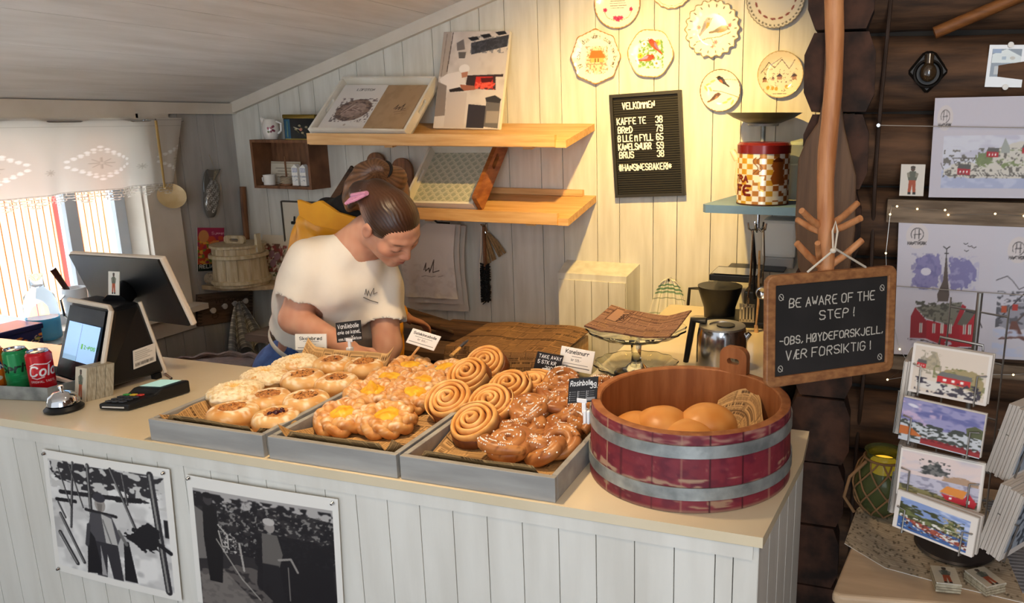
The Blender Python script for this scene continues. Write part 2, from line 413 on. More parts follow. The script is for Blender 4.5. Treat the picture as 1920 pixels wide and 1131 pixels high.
# ================================================================== materials of the room
YB, XL, ZC, YL = 2.9, -2.8, .95, 2.1          # back wall, window wall, counter height, log wall
def ceil_z(x): return 1.711+.323*(x+2.79)
paint = M('white painted boards', 'd9d6cb', .55, c2='c9c5b8', scale=5, stretch=(6, 6, .7), bump=.12, bscale=30)
greyb = M('grey blue painted boards', 'b3b1ac', .6, c2='a19e98', scale=5, stretch=(3, 3, .6), bump=.15, bscale=30)
trimp = M('cream painted trim', 'd8cfc0', .5, c2='cabfae', scale=6, bump=.08)
ceilp = M('washed white ceiling boards', 'e8e6e2', .6, c2='d3cfc8', scale=3.2, stretch=(7, .9, 7), bump=.12, bscale=14, lo=.3, hi=.75)
gap = M('dark joint', '2a2622', .9)
pine = M('pine', 'ddb27a', .5, c2='c8965a', scale=4, stretch=(1.2, 14, 14), bump=.06)
oak = M('worn brown wood', '8a5c38', .6, c2='5f3b22', scale=5, stretch=(14, 14, 1.2), bump=.15)
darkw = M('dark old log', '6a4a31', .8, c2='2c1e14', scale=3.2, stretch=(1.6, 10, 10), bump=.7, bscale=7, lo=.3, hi=.7)
endw = M('dark log end', '4e3122', .8, c2='22150d', scale=6, stretch=(3, 3, 3), bump=.8, bscale=9)
black = M('black plastic', '0f1012', .38)
steel = M('polished steel', 'cfd0d2', .16, 1)
galv = M('galvanised steel', 'a9adab', .5, .6, c2='7f8483', scale=24, bump=.15)
white = M('white card', 'efede7', .6)
# ================================================================== room
mb = MB()                                      # back wall boards
px = [437, 484, 524, 563, 591, 641, 674, 726, 761, 817, 852, 905, 951, 1012, 1053, 1118, 1161, 1226, 1272, 1337, 1390, 1456, 1530]
xs = [XL-.05]+[ony(p, 200, YB).x for p in px[1:]]+[.05]
for a, b in zip(xs, xs[1:]):
    for z0, z1 in ((0, None),):
        zz = ceil_z(b)+.02
        mb.prism([(a+.0013, 0), (b-.0013, 0), (b-.0013, ceil_z(b)+.05), (a+.0013, ceil_z(a)+.05)], YB, YB+.018, 'y', 0)
mb.prism([(XL-.05, 0), (.1, 0), (.1, ceil_z(.1)+.05), (XL-.05, ceil_z(XL)+.05)], YB+.012, YB+.06, 'y', 1)
o = struct('wall_back', mb, [paint, gap])
# window wall, with an opening
WY0, WY1, WZ0, WZ1 = 1.0, 2.40, .87, 1.62
mb = MB(); y = YB; py = [2.9, 2.79, 2.70, 2.60, 2.49, 2.40, 2.29, 2.18, 2.06, 1.95, 1.83, 1.72, 1.60, 1.49, 1.37, 1.26, 1.13, 1.0, .88, .75, .6, .45, .3, .15, 0, -.2]
for b, a in zip(py, py[1:]):
    rng = [(0, WZ0), (WZ1, 1.75)] if a >= WY0-.001 and b <= WY1+.001 else [(0, 1.75)]
    for z0, z1 in rng:
        mb.box((XL-.009, (a+b)/2, (z0+z1)/2), (.018, b-a-.0025, z1-z0))
for (a, b, z0, z1) in ((WY1, YB+.05, 0, 1.75), (-.2, WY0, 0, 1.75), (WY0, WY1, 0, WZ0), (WY0, WY1, WZ1, 1.75)):
    mb.box((XL-.075, (a+b)/2, (z0+z1)/2), (.12, b-a, z1-z0), None, 1)
o = struct('wall_left', mb, [greyb, gap])
# casing, jamb, sash and glass of the window
mb = MB()
mb.box((XL+.011, WY1+.065, 1.22), (.022, .15, .90)); mb.box((XL+.011, WY0-.065, 1.22), (.022, .15, .90)); mb.box((XL+.011, (WY0+WY1)/2, WZ1+.02), (.022, WY1-WY0, .06))
mb.box((XL+.02, (WY0+WY1)/2-.01, WZ0-.012), (.14, WY1-WY0+.33, .024)); mb.box((XL+.012, (WY0+WY1)/2, WZ0-.068), (.024, WY1-WY0+.28, .088))
for yy in (WY0+.008, WY1-.008): mb.box((XL-.068, yy, (WZ0+WZ1)/2), (.134, .016, WZ1-WZ0))
for zz in (WZ0+.008, WZ1-.008): mb.box((XL-.068, (WY0+WY1)/2, zz), (.134, WY1-WY0, .016))
struct('trim_1', mb, [trimp])
mb = MB(); X = XL-.11
for yy in (WY0+.04, WY1-.04, 2.16, 1.68): mb.box((X, yy, (WZ0+WZ1)/2), (.04, .045, WZ1-WZ0-.03))
for zz in (WZ0+.035, WZ1-.035): mb.box((X, (WY0+WY1)/2, zz), (.04, WY1-WY0-.03, .045))
win = struct('window_1', mb, [M('blue grey sash paint', 'c3ccd4', .45)])
glass = M('clear glass', 'ffffff', 0, trans=1, ior=1.1, spec=.25)
MB().box((X, (WY0+WY1)/2, (WZ0+WZ1)/2), (.003, WY1-WY0-.06, WZ1-WZ0-.08)).build('pane', glass, win)
# ceiling boards run along the window wall
mb = MB(); cx = [-2.82, -2.695, -2.506, -2.358, -2.141, -2.01, -1.886, -1.74, -1.61, -1.47, -1.33, -1.20, -1.06, -.93, -.80, -.66, -.53, -.4, -.26, -.13, 0, .14, .28, .42, .56, .7, .84, .98, 1.12, 1.26, 1.4]
for a, b in zip(cx, cx[1:]): mb.prism([(a+.0028, ceil_z(a)), (b-.0028, ceil_z(b)), (b-.0028, ceil_z(b)+.02), (a+.0028, ceil_z(a)+.02)], -.6, YB+.05, 'y', 0)
mb.prism([(-2.95, ceil_z(-2.95)+.015), (1.4, ceil_z(1.4)+.015), (1.4, ceil_z(1.4)+.2), (-2.95, ceil_z(-2.95)+.2)], -.6, YB+.05, 'y', 1)
struct('ceiling', mb, [ceilp, gap])
mb = MB(); mb.box((XL+.013, (YB-.6)/2, 1.687), (.026, YB+.6, .046)); struct('trim_2', mb, [trimp])
mb = MB(); a, b = -2.79, .05; mb.prism([(a, ceil_z(a)-.047), (b, ceil_z(b)-.047), (b, ceil_z(b)), (a, ceil_z(a))], YB-.024, YB, 'y'); struct('trim_3', mb, [trimp])
mb = MB()
for i in range(40): mb.box((-2.8+i*.115+.0575, 1.2, -.015), (.1135, 3.6, .03), None, 0)
mb.box((-.5, 1.2, -.03), (4.7, 3.6, .02), None, 1)
struct('floor', mb, [M('brown floor boards', '5c4330', .5, c2='453022', scale=4, stretch=(12, 1, 1)), gap])
# log wall, facing the shop, and the notched log ends at its corner
mb = MB(); zs = [0, .19, .375, .56, .745, .93, 1.115, 1.29, 1.475, 1.66, 1.85, 2.04, 2.23, 2.42, 2.61, 2.8]
for i, (a, b) in enumerate(zip(zs, zs[1:])):
    nx, n = 46, 12; v = []; h = (b-a)/2
    for j in range(nx):
        x = -.05+j*1.35/(nx-1)
        for k in range(n):
            w = PI/2+PI*k/(n-1); rr = 1+.10*(noise.noise(Vector((x*3, i*3.1, k*.8)))) if False else 1
            v.append((x, YL+.02+.075*math.cos(w)*(1+.12*math.sin(x*5+i*2)), (a+b)/2+(h-.004)*math.sin(w)*(1+.03*math.sin(x*9+i))))
    f = [(j*n+k, j*n+k+1, (j+1)*n+k+1, (j+1)*n+k) for j in range(nx-1) for k in range(n-1)]
    mb.add(v, f, 0, True)
mb.box((.62, YL+.12, 1.4), (1.36, .2, 2.8), None, 1)
struct('wall_right', mb, [darkw, gap])
mb = MB()
for i, (a, b) in enumerate(zip(zs, zs[1:])):
    c = (a+b)/2; h = (b-a)/2-.003; w = .080+.004*math.sin(i*2.3); xm = -.100+.004*math.sin(i*1.7)
    poly = [(xm-w*.72, c-h), (xm+w*.8, c-h), (xm+w, c-h*.55), (xm+w*.97, c+h*.5), (xm+w*.75, c+h), (xm-w*.75, c+h), (xm-w, c+h*.45), (xm-w*.97, c-h*.5)]
    mb.prism(poly, 1.985+.012*math.sin(i*3.1), 2.86, 'y', 0)
struct('wall_corner', mb, [endw])
mb = MB(); mb.box((1.43, .8, 1.6), (.06, 4.4, 3.4)); struct('wall_side', mb, [darkw])  # unseen side wall, added to keep the sun off the counter and table

# ================================================================== outdoors
mb = MB()
rw = M('overexposed barn boards', 'eeb184', .7, c2='e79a68', scale=3, stretch=(1, 8, 1))  # pale peach puts the overexposed sunlight into the colour of red boards
for i in range(78): mb.box((-6.2, 2.5+i*.055, 2.0), (.03, .047, 4.2), None, 0)
mb.box((-6.24, 4.6, 2.0), (.04, 4.4, 4.2), None, 1)
ob = mb.build('barn', [rw, M('barn shade', 'd2573c', .8)]); tag(ob, 'red boarded barn wall outside the window', 'building')
d = MB().box((-6.15, 4.5, 1.8), (.06, .055, 3.6)).build('drainpipe_board', M('bright red paint', 'e0566a', .5), ob)
def car():
    t = thing('car', 'pale car parked outside behind the blue tin box', 'car', (-4.5, 1.75, 0))
    body = [(-1.0, .25), (1.0, .25), (1.02, .62), (.75, .74), (.45, .80), (.16, 1.10), (-.6, 1.12), (-.95, .82), (-1.02, .6)]
    m = MB(); m.prism([(1.75+a, b) for a, b in body], -5.1, -3.9, 'x'); m.build('body', M('pale car paint', 'cfd6dc', .25, coat=1), t)
    m = MB(); m.prism([(1.75+a, b) for a, b in [(-.55, .84), (.36, .84), (.12, 1.06), (-.5, 1.07)]], -3.897, -3.88, 'x'); m.build('side_window', M('dark car glass', '39424a', .1), t)
    for yy in (1.15, 2.38):
        w = MB(); w.T = Matrix.Translation((-3.93, yy, .26)) @ Matrix.Rotation(PI/2, 4, 'Y'); w.lathe([(0, -.08), (.2, -.08), (.26, -.05), (.26, .05), (.2, .08), (0, .08)], 24); w.build('wheel', M('tyre rubber', '16171a', .8), t)
car()
g = MB().box((-7, 2, -.06), (8.2, 12, .1)).build('ground', M('pale gravel', 'b9b4aa', .9, c2='96918a', scale=30)); g['kind'] = 'structure'

# ================================================================== counter
ctop = M('cream counter paint', 'dccdb0', .2, c2='d2c2a2', scale=3, spec=.5, bump=.03)
cfr = M('white counter boards', 'dcd9d0', .5, c2='d0ccc2', scale=4, stretch=(4, 4, .6), bump=.12, bscale=26)
ct = thing('counter', 'white boarded shop counter running across the room under the pastry trays', 'counter', (-1.4, 1.45, 0))
p0, p1 = (-.141, 1.206), (-.104, 1.54)
mb = MB(); mb.prism([(-2.74, 1.206), p0, p1, (-.104, 1.70), (-2.74, 1.70)], ZC-.02, ZC, 'z'); mb.build('worktop', ctop, ct)
mb = MB(); xa = ony(667, 960, 1.21).x; xb = ony(1339, 1090, 1.21).x; st = (xb-xa)/10; bx = [xb+st*i for i in range(-30, 2) if -2.74 < xb+st*i < -.17]; bx = [-2.74]+bx+[-.192, -.148]
for a, b in zip(bx, bx[1:]): mb.box(((a+b)/2, 1.222, (ZC-.02)/2), (b-a-.002, .016, ZC-.022))
mb.box((-1.45, 1.2125, ZC-.035), (2.585, .007, .026)); mb.build('front_panel', [cfr], ct)
mb = MB(); n = 5
for i in range(n):
    a = Vector((-.148, 1.214, 0)).lerp(Vector((-.112, 1.69, 0)), i/n+.004); b = Vector((-.148, 1.214, 0)).lerp(Vector((-.112, 1.69, 0)), (i+1)/n-.004)
    q = Vector((-.016, 0, 0)); mb.quadbox(a, b, b+Vector((0, 0, ZC-.021)), a+Vector((0, 0, ZC-.021)), q)
mb.build('end_panel', cfr, ct)
MB().box((-1.45, 1.45, .45), (2.56, .42, .9)).build('carcass', gap, ct)
# benches behind it
bw = M('dark bench wood', '6f5747', .5, c2='574335', scale=4, stretch=(1, 12, 12))
sb = thing('side_bench', 'cream topped bench by the log corner holding the coffee machine', 'bench', (-.4, 2.2, 0))
MB().box((-.462, 2.255, ZC-.012), (.512, 1.09, .024)).build('benchtop', ctop, sb); MB().box((-.462, 2.255, .46), (.48, 1.05, .92)).build('cupboard', cfr, sb)
lb = thing('baking_bench', 'dark wooden bench along the back wall behind the two bakers', 'bench', (-1.75, 2.72, 0))
MB().box((-1.78, 2.70, .745), (1.42, .38, .03)).build('benchtop', bw, lb); MB().box((-1.78, 2.74, .365), (1.34, .28, .73)).build('cupboard', bw, lb)

# ================================================================== pine display shelves
def shelf(zb, x0, x1, name, label):
    t = thing(name, label, 'shelf', ((x0+x1)/2, YB-.15, zb)); dz = -.056; yf = 2.60; th = .026
    mb = MB(); mb.quadbox((x0, yf, zb+dz), (x1, yf, zb+dz), (x1, YB-.001, zb), (x0, YB-.001, zb), (0, 0, -th)); mb.build('board', pine, t)
    mb = MB(); mb.box(((x0+x1)/2-.02, yf-.0, zb+dz-.002), (x1-x0-.04, .02, .042), None, 0); mb.build('front_lip', pine, t)
    if zb < 1.5: mb = MB(); mb.box(((x0+x1)/2-.02, YB-.012, zb+.010), (x1-x0-.06, .02, .024)); mb.build('back_strip', pine, t)
    for xx in (x0+.35, x1-.16): mb = MB(); mb.prism([(YB-.001, zb-.027), (yf+.02, zb+dz-.0245), (yf+.02, zb+dz-.034), (YB-.001, zb-.045)], xx-.018, xx+.018, 'x'); mb.build('bracket', pine, t)
    return t
shelf(1.626, -2.149, -1.054, 'display_shelf', 'upper tilted pine shelf carrying the books and oven photograph')
shelf(1.347, -1.99, -1.051, 'display_shelf', 'lower tilted pine shelf with the patterned tray on it')

# ================================================================== newsprint
def news(w, h, uw, uh, seed, bg='cba36c', ink='553c24', big=None):
    r = random.Random(seed); c = Cv(w, h, uw, uh, bg); c.blot(0, 0, uw, uh, 'b88c58', 6, 6, .5, .3, seed, .5)
    y = .3
    while y < uh:
        x = .2; hh = r.uniform(1.6, 3.2)
        while x < uw:
            ww = r.choice([2.2, 3, 4.4]); kind = r.random()
            if kind < .16: c.rect(x, y, x+ww-.3, y+hh-.35, ink, .75); c.rect(x+.15, y+.15, x+ww-.45, y+hh-.5, bg); [c.line([(x+.5, y+.5+k*.42), (x+ww-.9, y+.5+k*.42)], .2, ink) for k in range(int((hh-1)/.42))]
            else:
                yy = y+.15
                if kind < .5:
                    xx = x
                    while xx < x+ww-.7: q = r.uniform(.2, .5); c.rect(xx, yy, xx+q, yy+.5, ink); xx += q+.14
                    yy += .8
                while yy < y+hh-.4:
                    xx = x
                    while xx < x+ww-.5: q = r.uniform(.15, .55); c.line([(xx, yy), (xx+q, yy)], .12, ink, .8); xx += q+.16
                    yy += .3
            if r.random() < .5: c.line([(x+ww-.15, y), (x+ww-.15, y+hh)], .09, ink)
            x += ww
        c.line([(0, y+hh-.12), (uw, y+hh-.12)], .1 if r.random() < .6 else .26, ink); y += hh
    return c
paperm = VC('brown newsprint paper', .7, .3, bump=.15, bscale=40)
printm = VC('printed card', .5, .4)
glossm = VC('glazed print', .12, .5, coat=.4)
def crumple(seed, amp):
    r = np.random.RandomState(seed); W = r.randn(5, 2)*14; ph = r.rand(5)*6
    return lambda x, y: sum(amp/(1+i*.5)*np.sin(x*W[i, 0]+y*W[i, 1]+ph[i]) for i in range(5))*.5

# ================================================================== pastry trays
trayp = M('grey painted tray wood', 'a09e99', .5, c2='8d8b87', scale=5, stretch=(1, 6, 6), bump=.1)
TR = [(-1.498, -1.190), (-1.176, -.866), (-.858, -.527)]
tlab = ['grey wooden tray of round filled buns, nearest the card terminal', 'middle grey wooden tray holding custard braids and cinnamon swirls', 'grey wooden tray of cinnamon swirls and sugared knots beside the tub']
Y0, Y1 = 1.214, 1.735; TF = ZC+.012
for k, (a, b) in enumerate(TR):
    t = thing('pastry_tray', tlab[k], 'tray', ((a+b)/2, (Y0+Y1)/2, ZC), group='grey pastry trays')
    mx = (a+b)/2
    MB().box((mx, (Y0+Y1)/2, ZC+.005), (b-a-.002, Y1-Y0-.002, .009)).build('base', trayp, t)
    MB().box((mx, Y0+.006, ZC+.025), (b-a, .012, .05), None, 0, bev=.0015).build('front_board', trayp, t)
    MB().box((mx, Y1-.006, ZC+.025), (b-a, .012, .05), None, 0, bev=.0015).build('back_board', trayp, t)
    for x in (a+.006, b-.006): MB().box((x, (Y0+Y1)/2, ZC+.025), (.012, Y1-Y0-.026, .05), None, 0, bev=.0015).build('side_board', trayp, t)
    cr = crumple(k+3, .004)
    def fn(u, v, a=a, b=b, cr=cr, k=k):
        uu = np.clip(u, .0, 1); x = a+.016+(b-a-.032)*u; y = Y0+.018+(Y1-Y0-.036)*v
        ef = np.clip((.09-v)/.09, 0, 1); eb = np.clip((v-.9)/.1, 0, 1); el = np.clip((.09-u)/.09, 0, 1); er = np.clip((u-.91)/.09, 0, 1)
        z = TF+.0025+.047*ef**1.3*np.clip(u*9, .6, 1)*np.clip((1-u)*9, .6, 1)+(.060 if k == 0 else .03)*eb**1.3+.03*(el**1.5+er**1.5)*(.6+.5*np.sin(v*9+k*2))
        z = z+cr(x, y)*(.15+.85*np.maximum(np.maximum(ef, eb), np.maximum(el, er)))
        return x, y-.004*ef, np.maximum(z, TF+.001)
    s = sheet(news(150, 220, 24, 38, 11+k), fn, 'paper_liner', paperm); s.location = (0, 0, 0)
    tag(s, ['brown newsprint liner under the round filled buns', 'brown newsprint liner under the custard braids', 'brown newsprint liner under the sugared knots'][k], 'paper liner', 'tray liners')

# ------------------------------------------------------------------ pastry kinds
crust = VC('baked dough', .42, .4, bump=.12, bscale=90)
shiny = VC('egg washed dough', .38, .45, bump=.08, bscale=80)
sugar = M('white sugar', 'fbf7ee', .5)
def cmix(a, b, t): t = np.clip(t, 0, 1)[..., None]; return a*(1-t)+b*t
def L3(h): return np.array(lin(h))
def pnoise(P, fr, seed):
    r = np.random.RandomState(seed); o = np.zeros(len(P))
    for i in range(18): w = r.randn(3)*fr*(.7+.10*i); o += np.sin(P@w+r.rand()*6)
    return o/8.6
def dome(name, R, H, top, mat, parent, colfn, seed, lump=.0015, lfr=90, nu=56, nv=30, z0=0, wob=.03, ragged=0):
    """bun-like body: top(r01) gives the height over a round footprint, closed below"""
    v = []; f = []; rn = np.random.RandomState(seed); p = rn.rand(4)*6
    for j in range(nv+1):
        t = j/nv
        for k in range(nu):
            a = 2*PI*k/nu; s = 1+wob*math.sin(2*a+p[0])+wob*.7*math.sin(3*a+p[1])
            if ragged: s *= 1+ragged*(math.sin(7*a+p[2])*.5+math.sin(13*a+p[3])*.4)*t
            r, z = top(t); v.append((R*r*s*math.cos(a), R*r*s*math.sin(a), z0+H*z))
    for j in range(nv):
        for k in range(nu): f.append((j*nu+k, (j+1)*nu+k, (j+1)*nu+(k+1) % nu, j*nu+(k+1) % nu))
    P = np.array(v); n = pnoise(P, lfr, seed); P[:, 2] += lump*n*np.repeat(np.linspace(1, .2, nv+1), nu); P[:, :2] *= (1+lump*12*n[:, None]*np.repeat(np.linspace(0, 1, nv+1), nu)[:, None]*.4)
    cols = np.concatenate([colfn(P, np.repeat(np.linspace(0, 1, nv+1), nu)), np.ones((len(P), 1))], 1)
    return link(name, mesh_from(P.tolist(), f, mat, name, None, True, cols), parent, False)
def bun_prof(dimple):
    def top(t):
        if t < .42: q = t/.42; return .66*q, (1-dimple*(1-q*q*(3-2*q)))
        a = (t-.42)/.58*PI*.82; return .66+.36*math.sin(a)-(.10*max(0, a-PI/2)), .5+.5*math.cos(a) if a < PI*.5 else .5+.62*math.cos(a)
    return top
def school_bun(kind, seed):
    t = thing('school_bun', 'x', 'pastry'); H = .047
    def col(P, q):
        c = cmix(L3('d79a52'), L3('efcf92'), np.clip(.5+.6*pnoise(P, 50, seed), 0, 1)); c = cmix(c, L3('b4702f'), np.clip((P[:, 2]-.030)/.02, 0, 1)*.35)
        c = cmix(c, L3('f0d7a4'), np.clip((.016-P[:, 2])/.012, 0, 1)*.6)
        return cmix(c, L3('f6e9cf'), np.clip((pnoise(P, 120, seed+4)-.05)*3, 0, 1)*np.clip((P[:, 2]-.026)/.012, 0, 1)*.8)
    dome('bun', .053, H, bun_prof(.28), crust, t, col, seed, .0016)
    if kind == 'nut':
        def cf(P, q): return cmix(cmix(L3('94562a'), L3('c98d4d'), .5+.9*pnoise(P, 320, seed)), L3('45230f'), np.clip((pnoise(P, 260, seed+9)-.35)*4, 0, 1))
        dome('nut_filling', .0345, .0125, lambda q: (q, math.cos(q*PI/2)**.4), crust, t, cf, seed+1, .0052, 330, 84, 36, .0375, .07)
    else:
        def ci(P, q): return cmix(cmix(L3('f6e8c8'), L3('d9b87e'), .35+1.1*pnoise(P, 300, seed)), L3('e9b653'), np.clip((.36-q)*5, 0, 1)*.8)
        def ti(q):
            if q < .3: return q, .80+.2*(q/.3)**2
            a = (q-.3)/.7*PI*.56; return .3+.74*math.sin(a)/1.0, .42+.58*math.cos(a)
        dome('coconut_icing', .0545, .034, ti, crust, t, ci, seed+1, .0052, 260, 110, 46, .018, .08, .05)
    return t
nutA, nutB, nutC, ico = school_bun('nut', 3), school_bun('nut', 21), school_bun('nut', 33), school_bun('ice', 8)
m = MB()
for (x, y, r) in ((-.012, -.006, .008), (-.004, -.016, .007), (-.016, .006, .006), (.010, -.010, .005)): m.ell((x, y, .0485), (r, r, r*.7))
m.build('jam_spots', M('dark berry jam', '3a0f18', .2), nutC, False)
def place(root, first, px, py, z, rz, label, group, tilt=(0, 0), sc=1, zz=None):
    p = onz(px, py, z); loc = (p.x, p.y, (zz if zz is not None else TF+.003)); rot = (Euler((tilt[0], tilt[1], 0)).to_matrix() @ Matrix.Rotation(rz, 3, 'Z')).to_euler()
    if first: root.location = loc; root.rotation_euler = rot; root['label'] = label; root['group'] = group; root.scale = (sc,)*3; return root
    return dup(root, loc, rot, label, sc, group)
used = set()
def put(root, *a, **k):
    f = root.name not in used; used.add(root.name); return place(root, f, *a, **k)
GB = 'round filled buns'
for (r, x, y, a, l, sc) in [
    (ico, 557, 690, .3, 'iced bun at the far left corner of the first tray, by the skolebrød card', 1),
    (ico, 500, 716, 2.1, 'iced bun in the middle of the left column of the first tray', 1.03),
    (ico, 442, 748, 4.0, 'large iced bun with a golden middle, nearest the card terminal', 1.1),
    (nutA, 625, 690, .5, 'nut filled bun in the far row, below the black clip sign', 1),
    (nutB, 569, 720, 1.5, 'nut filled bun at the very centre of the first tray', 1.05),
    (nutA, 505, 757, 2.6, 'nut filled bun right of the large iced bun', 1),
    (nutB, 438, 783, 3.6, 'nut filled bun at the front left corner of the first tray', 1.02),
    (nutB, 684, 694, 4.4, 'nut filled bun at the far right corner of the first tray', 1),
    (nutA, 632, 725, 5.2, 'smooth nut filled bun against the right side board of the first tray', 1.0),
    (nutB, 574, 760, .9, 'nut filled bun at the right edge beside the front left custard braid', 1.0),
    (nutC, 519, 792, 1.9, 'dark jam spotted bun at the front right corner of the first tray', .98)]:
    put(r, x, y, .985, a, l, GB, sc=sc)

def braid_bun(seed, open_):
    t = thing('custard_braid', 'x', 'pastry'); mb = MB(); rn = random.Random(seed); n = 150; R0 = .041; turns = 3
    for j in range(3):
        ph = j*2*PI/3; pts = []; rr = []
        for i in range(n):
            a = 2*PI*i/n; w = turns*a+ph; pts.append(((R0+.0108*math.sin(w))*math.cos(a)*(1+.05*math.sin(2*a+seed)), (R0+.0108*math.sin(w))*math.sin(a)*(1-.03*math.sin(3*a)), .019+.0085*math.sin(2*w+.6)+.004*math.sin(a+seed))); rr.append(.0118*(1+.10*math.sin(3*a+seed+j)))
        mb.tube(pts, rr, 12, 0, True, .92)
    P = np.array([tuple(p) for p in mb.v]); nn = pnoise(P, 120, seed)
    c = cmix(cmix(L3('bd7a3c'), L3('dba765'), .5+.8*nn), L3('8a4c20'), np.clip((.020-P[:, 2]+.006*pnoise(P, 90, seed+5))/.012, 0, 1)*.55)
    c = cmix(c, L3('f3e2c8'), np.clip((.5*pnoise(P, 60, seed+2)+1.2*pnoise(P, 420, seed+7)-.05)*1.5, 0, 1)*np.clip((P[:, 2]-.020)/.012, 0, 1)*.75)
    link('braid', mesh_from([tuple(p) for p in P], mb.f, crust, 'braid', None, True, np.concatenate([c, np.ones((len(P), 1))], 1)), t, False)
    def cc(P, q): return cmix(L3('edbd3c'), L3('d99a1e'), .45+.9*pnoise(P, 120, seed))
    dome('custard', .036, .027, lambda q: (q, (math.cos(q*PI/2)**.45)), VC('vanilla custard', .4, .4), t, cc, seed+1, .006, 120, 40, 20, .012, .05)
    return t
brA, brB, brC = braid_bun(5, 0), braid_bun(12, 1), braid_bun(8, 0)
m = MB(); m.lathe([(.017, .030), (.011, .042), (.005, .052), (.0, .056)], 24, (-.003, .004, 0)); m.build('custard_peak', M('custard', 'e9b63a', .4, c2='d99a1e', scale=90), brC, False); GS = 'custard braids'
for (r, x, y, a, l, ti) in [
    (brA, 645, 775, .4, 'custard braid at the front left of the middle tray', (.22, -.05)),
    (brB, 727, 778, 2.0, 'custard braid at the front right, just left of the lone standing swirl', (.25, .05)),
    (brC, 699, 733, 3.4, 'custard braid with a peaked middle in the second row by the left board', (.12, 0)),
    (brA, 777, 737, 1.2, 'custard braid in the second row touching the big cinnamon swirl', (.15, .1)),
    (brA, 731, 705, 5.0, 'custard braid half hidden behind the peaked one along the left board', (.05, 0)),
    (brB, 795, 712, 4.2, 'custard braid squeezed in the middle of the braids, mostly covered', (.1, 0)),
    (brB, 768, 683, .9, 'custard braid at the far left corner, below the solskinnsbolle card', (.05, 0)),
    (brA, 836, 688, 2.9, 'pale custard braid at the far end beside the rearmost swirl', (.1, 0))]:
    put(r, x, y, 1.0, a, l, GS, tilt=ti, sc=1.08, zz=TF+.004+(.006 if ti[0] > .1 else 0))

def swirl(seed, turns=4.3, R=.056):
    t = thing('cinnamon_swirl', 'x', 'pastry'); rn = np.random.RandomState(seed); n = 190; pts = []; rr = []
    for i in range(n):
        q = i/(n-1); a = 2*PI*turns*q; r = .004+(R-.008)*q; wob = 1+.035*math.sin(3*a*.33+seed)
        pts.append((r*wob*math.cos(a), r*wob*math.sin(a), .024+.016*(1-q)**1.3+.002*math.sin(a*1.7+seed))); rr.append(.0050*min(1, max(.3, (n-1-i)/8)))
    mb = MB(); K = len(pts)
    # rounded, upright section of the rolled strip
    v = []; f = []; m = 12
    for i in range(K):
        p = Vector(pts[i]); tg = (Vector(pts[min(i+1, K-1)])-Vector(pts[max(i-1, 0)])).normalized(); nrm = Vector((tg.y, -tg.x, 0)).normalized()
        for k in range(m):
            w = 2*PI*k/m; h = math.sin(w); v.append(p+nrm*rr[i]*math.cos(w)+Vector((0, 0, (.0095 if h > 0 else .024-.0)*h*(1 if h > 0 else (p.z-.002)/.024))))
    for i in range(K-1):
        for k in range(m): f.append((i*m+k, i*m+(k+1) % m, (i+1)*m+(k+1) % m, (i+1)*m+k))
    f += [tuple(range(m))[::-1], tuple((K-1)*m+k for k in range(m))]
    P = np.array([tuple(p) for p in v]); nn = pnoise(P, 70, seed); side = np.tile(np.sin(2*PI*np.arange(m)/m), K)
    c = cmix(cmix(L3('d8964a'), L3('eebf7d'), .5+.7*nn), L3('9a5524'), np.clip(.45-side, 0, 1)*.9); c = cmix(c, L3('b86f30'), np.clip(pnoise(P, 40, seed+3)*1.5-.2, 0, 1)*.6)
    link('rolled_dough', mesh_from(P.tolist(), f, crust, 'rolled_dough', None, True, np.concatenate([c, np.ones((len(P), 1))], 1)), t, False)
    def cf(P, q): return cmix(L3('5b2f14'), L3('7d4520'), .5+.8*pnoise(P, 200, seed))
    dome('cinnamon_filling', R*.93, .030, lambda q: (q, 1-.30*q if q < .96 else (1-q)*17), crust, t, cf, seed, .001, 100, 48, 14, .001)
    return t
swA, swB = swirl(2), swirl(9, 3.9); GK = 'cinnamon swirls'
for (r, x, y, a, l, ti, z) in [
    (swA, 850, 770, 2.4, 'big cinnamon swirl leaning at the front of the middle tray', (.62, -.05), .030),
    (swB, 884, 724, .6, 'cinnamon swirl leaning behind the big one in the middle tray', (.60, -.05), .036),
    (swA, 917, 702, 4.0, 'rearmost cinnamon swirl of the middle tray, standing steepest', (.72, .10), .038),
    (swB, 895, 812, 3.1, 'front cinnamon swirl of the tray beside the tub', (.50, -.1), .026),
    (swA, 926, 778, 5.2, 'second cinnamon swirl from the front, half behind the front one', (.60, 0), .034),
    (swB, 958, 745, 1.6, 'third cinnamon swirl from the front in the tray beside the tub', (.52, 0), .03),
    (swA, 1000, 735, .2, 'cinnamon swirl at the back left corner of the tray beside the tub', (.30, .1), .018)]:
    put(r, x, y, TF+.02, a, l, GK, tilt=ti, sc=1.06, zz=TF+z)

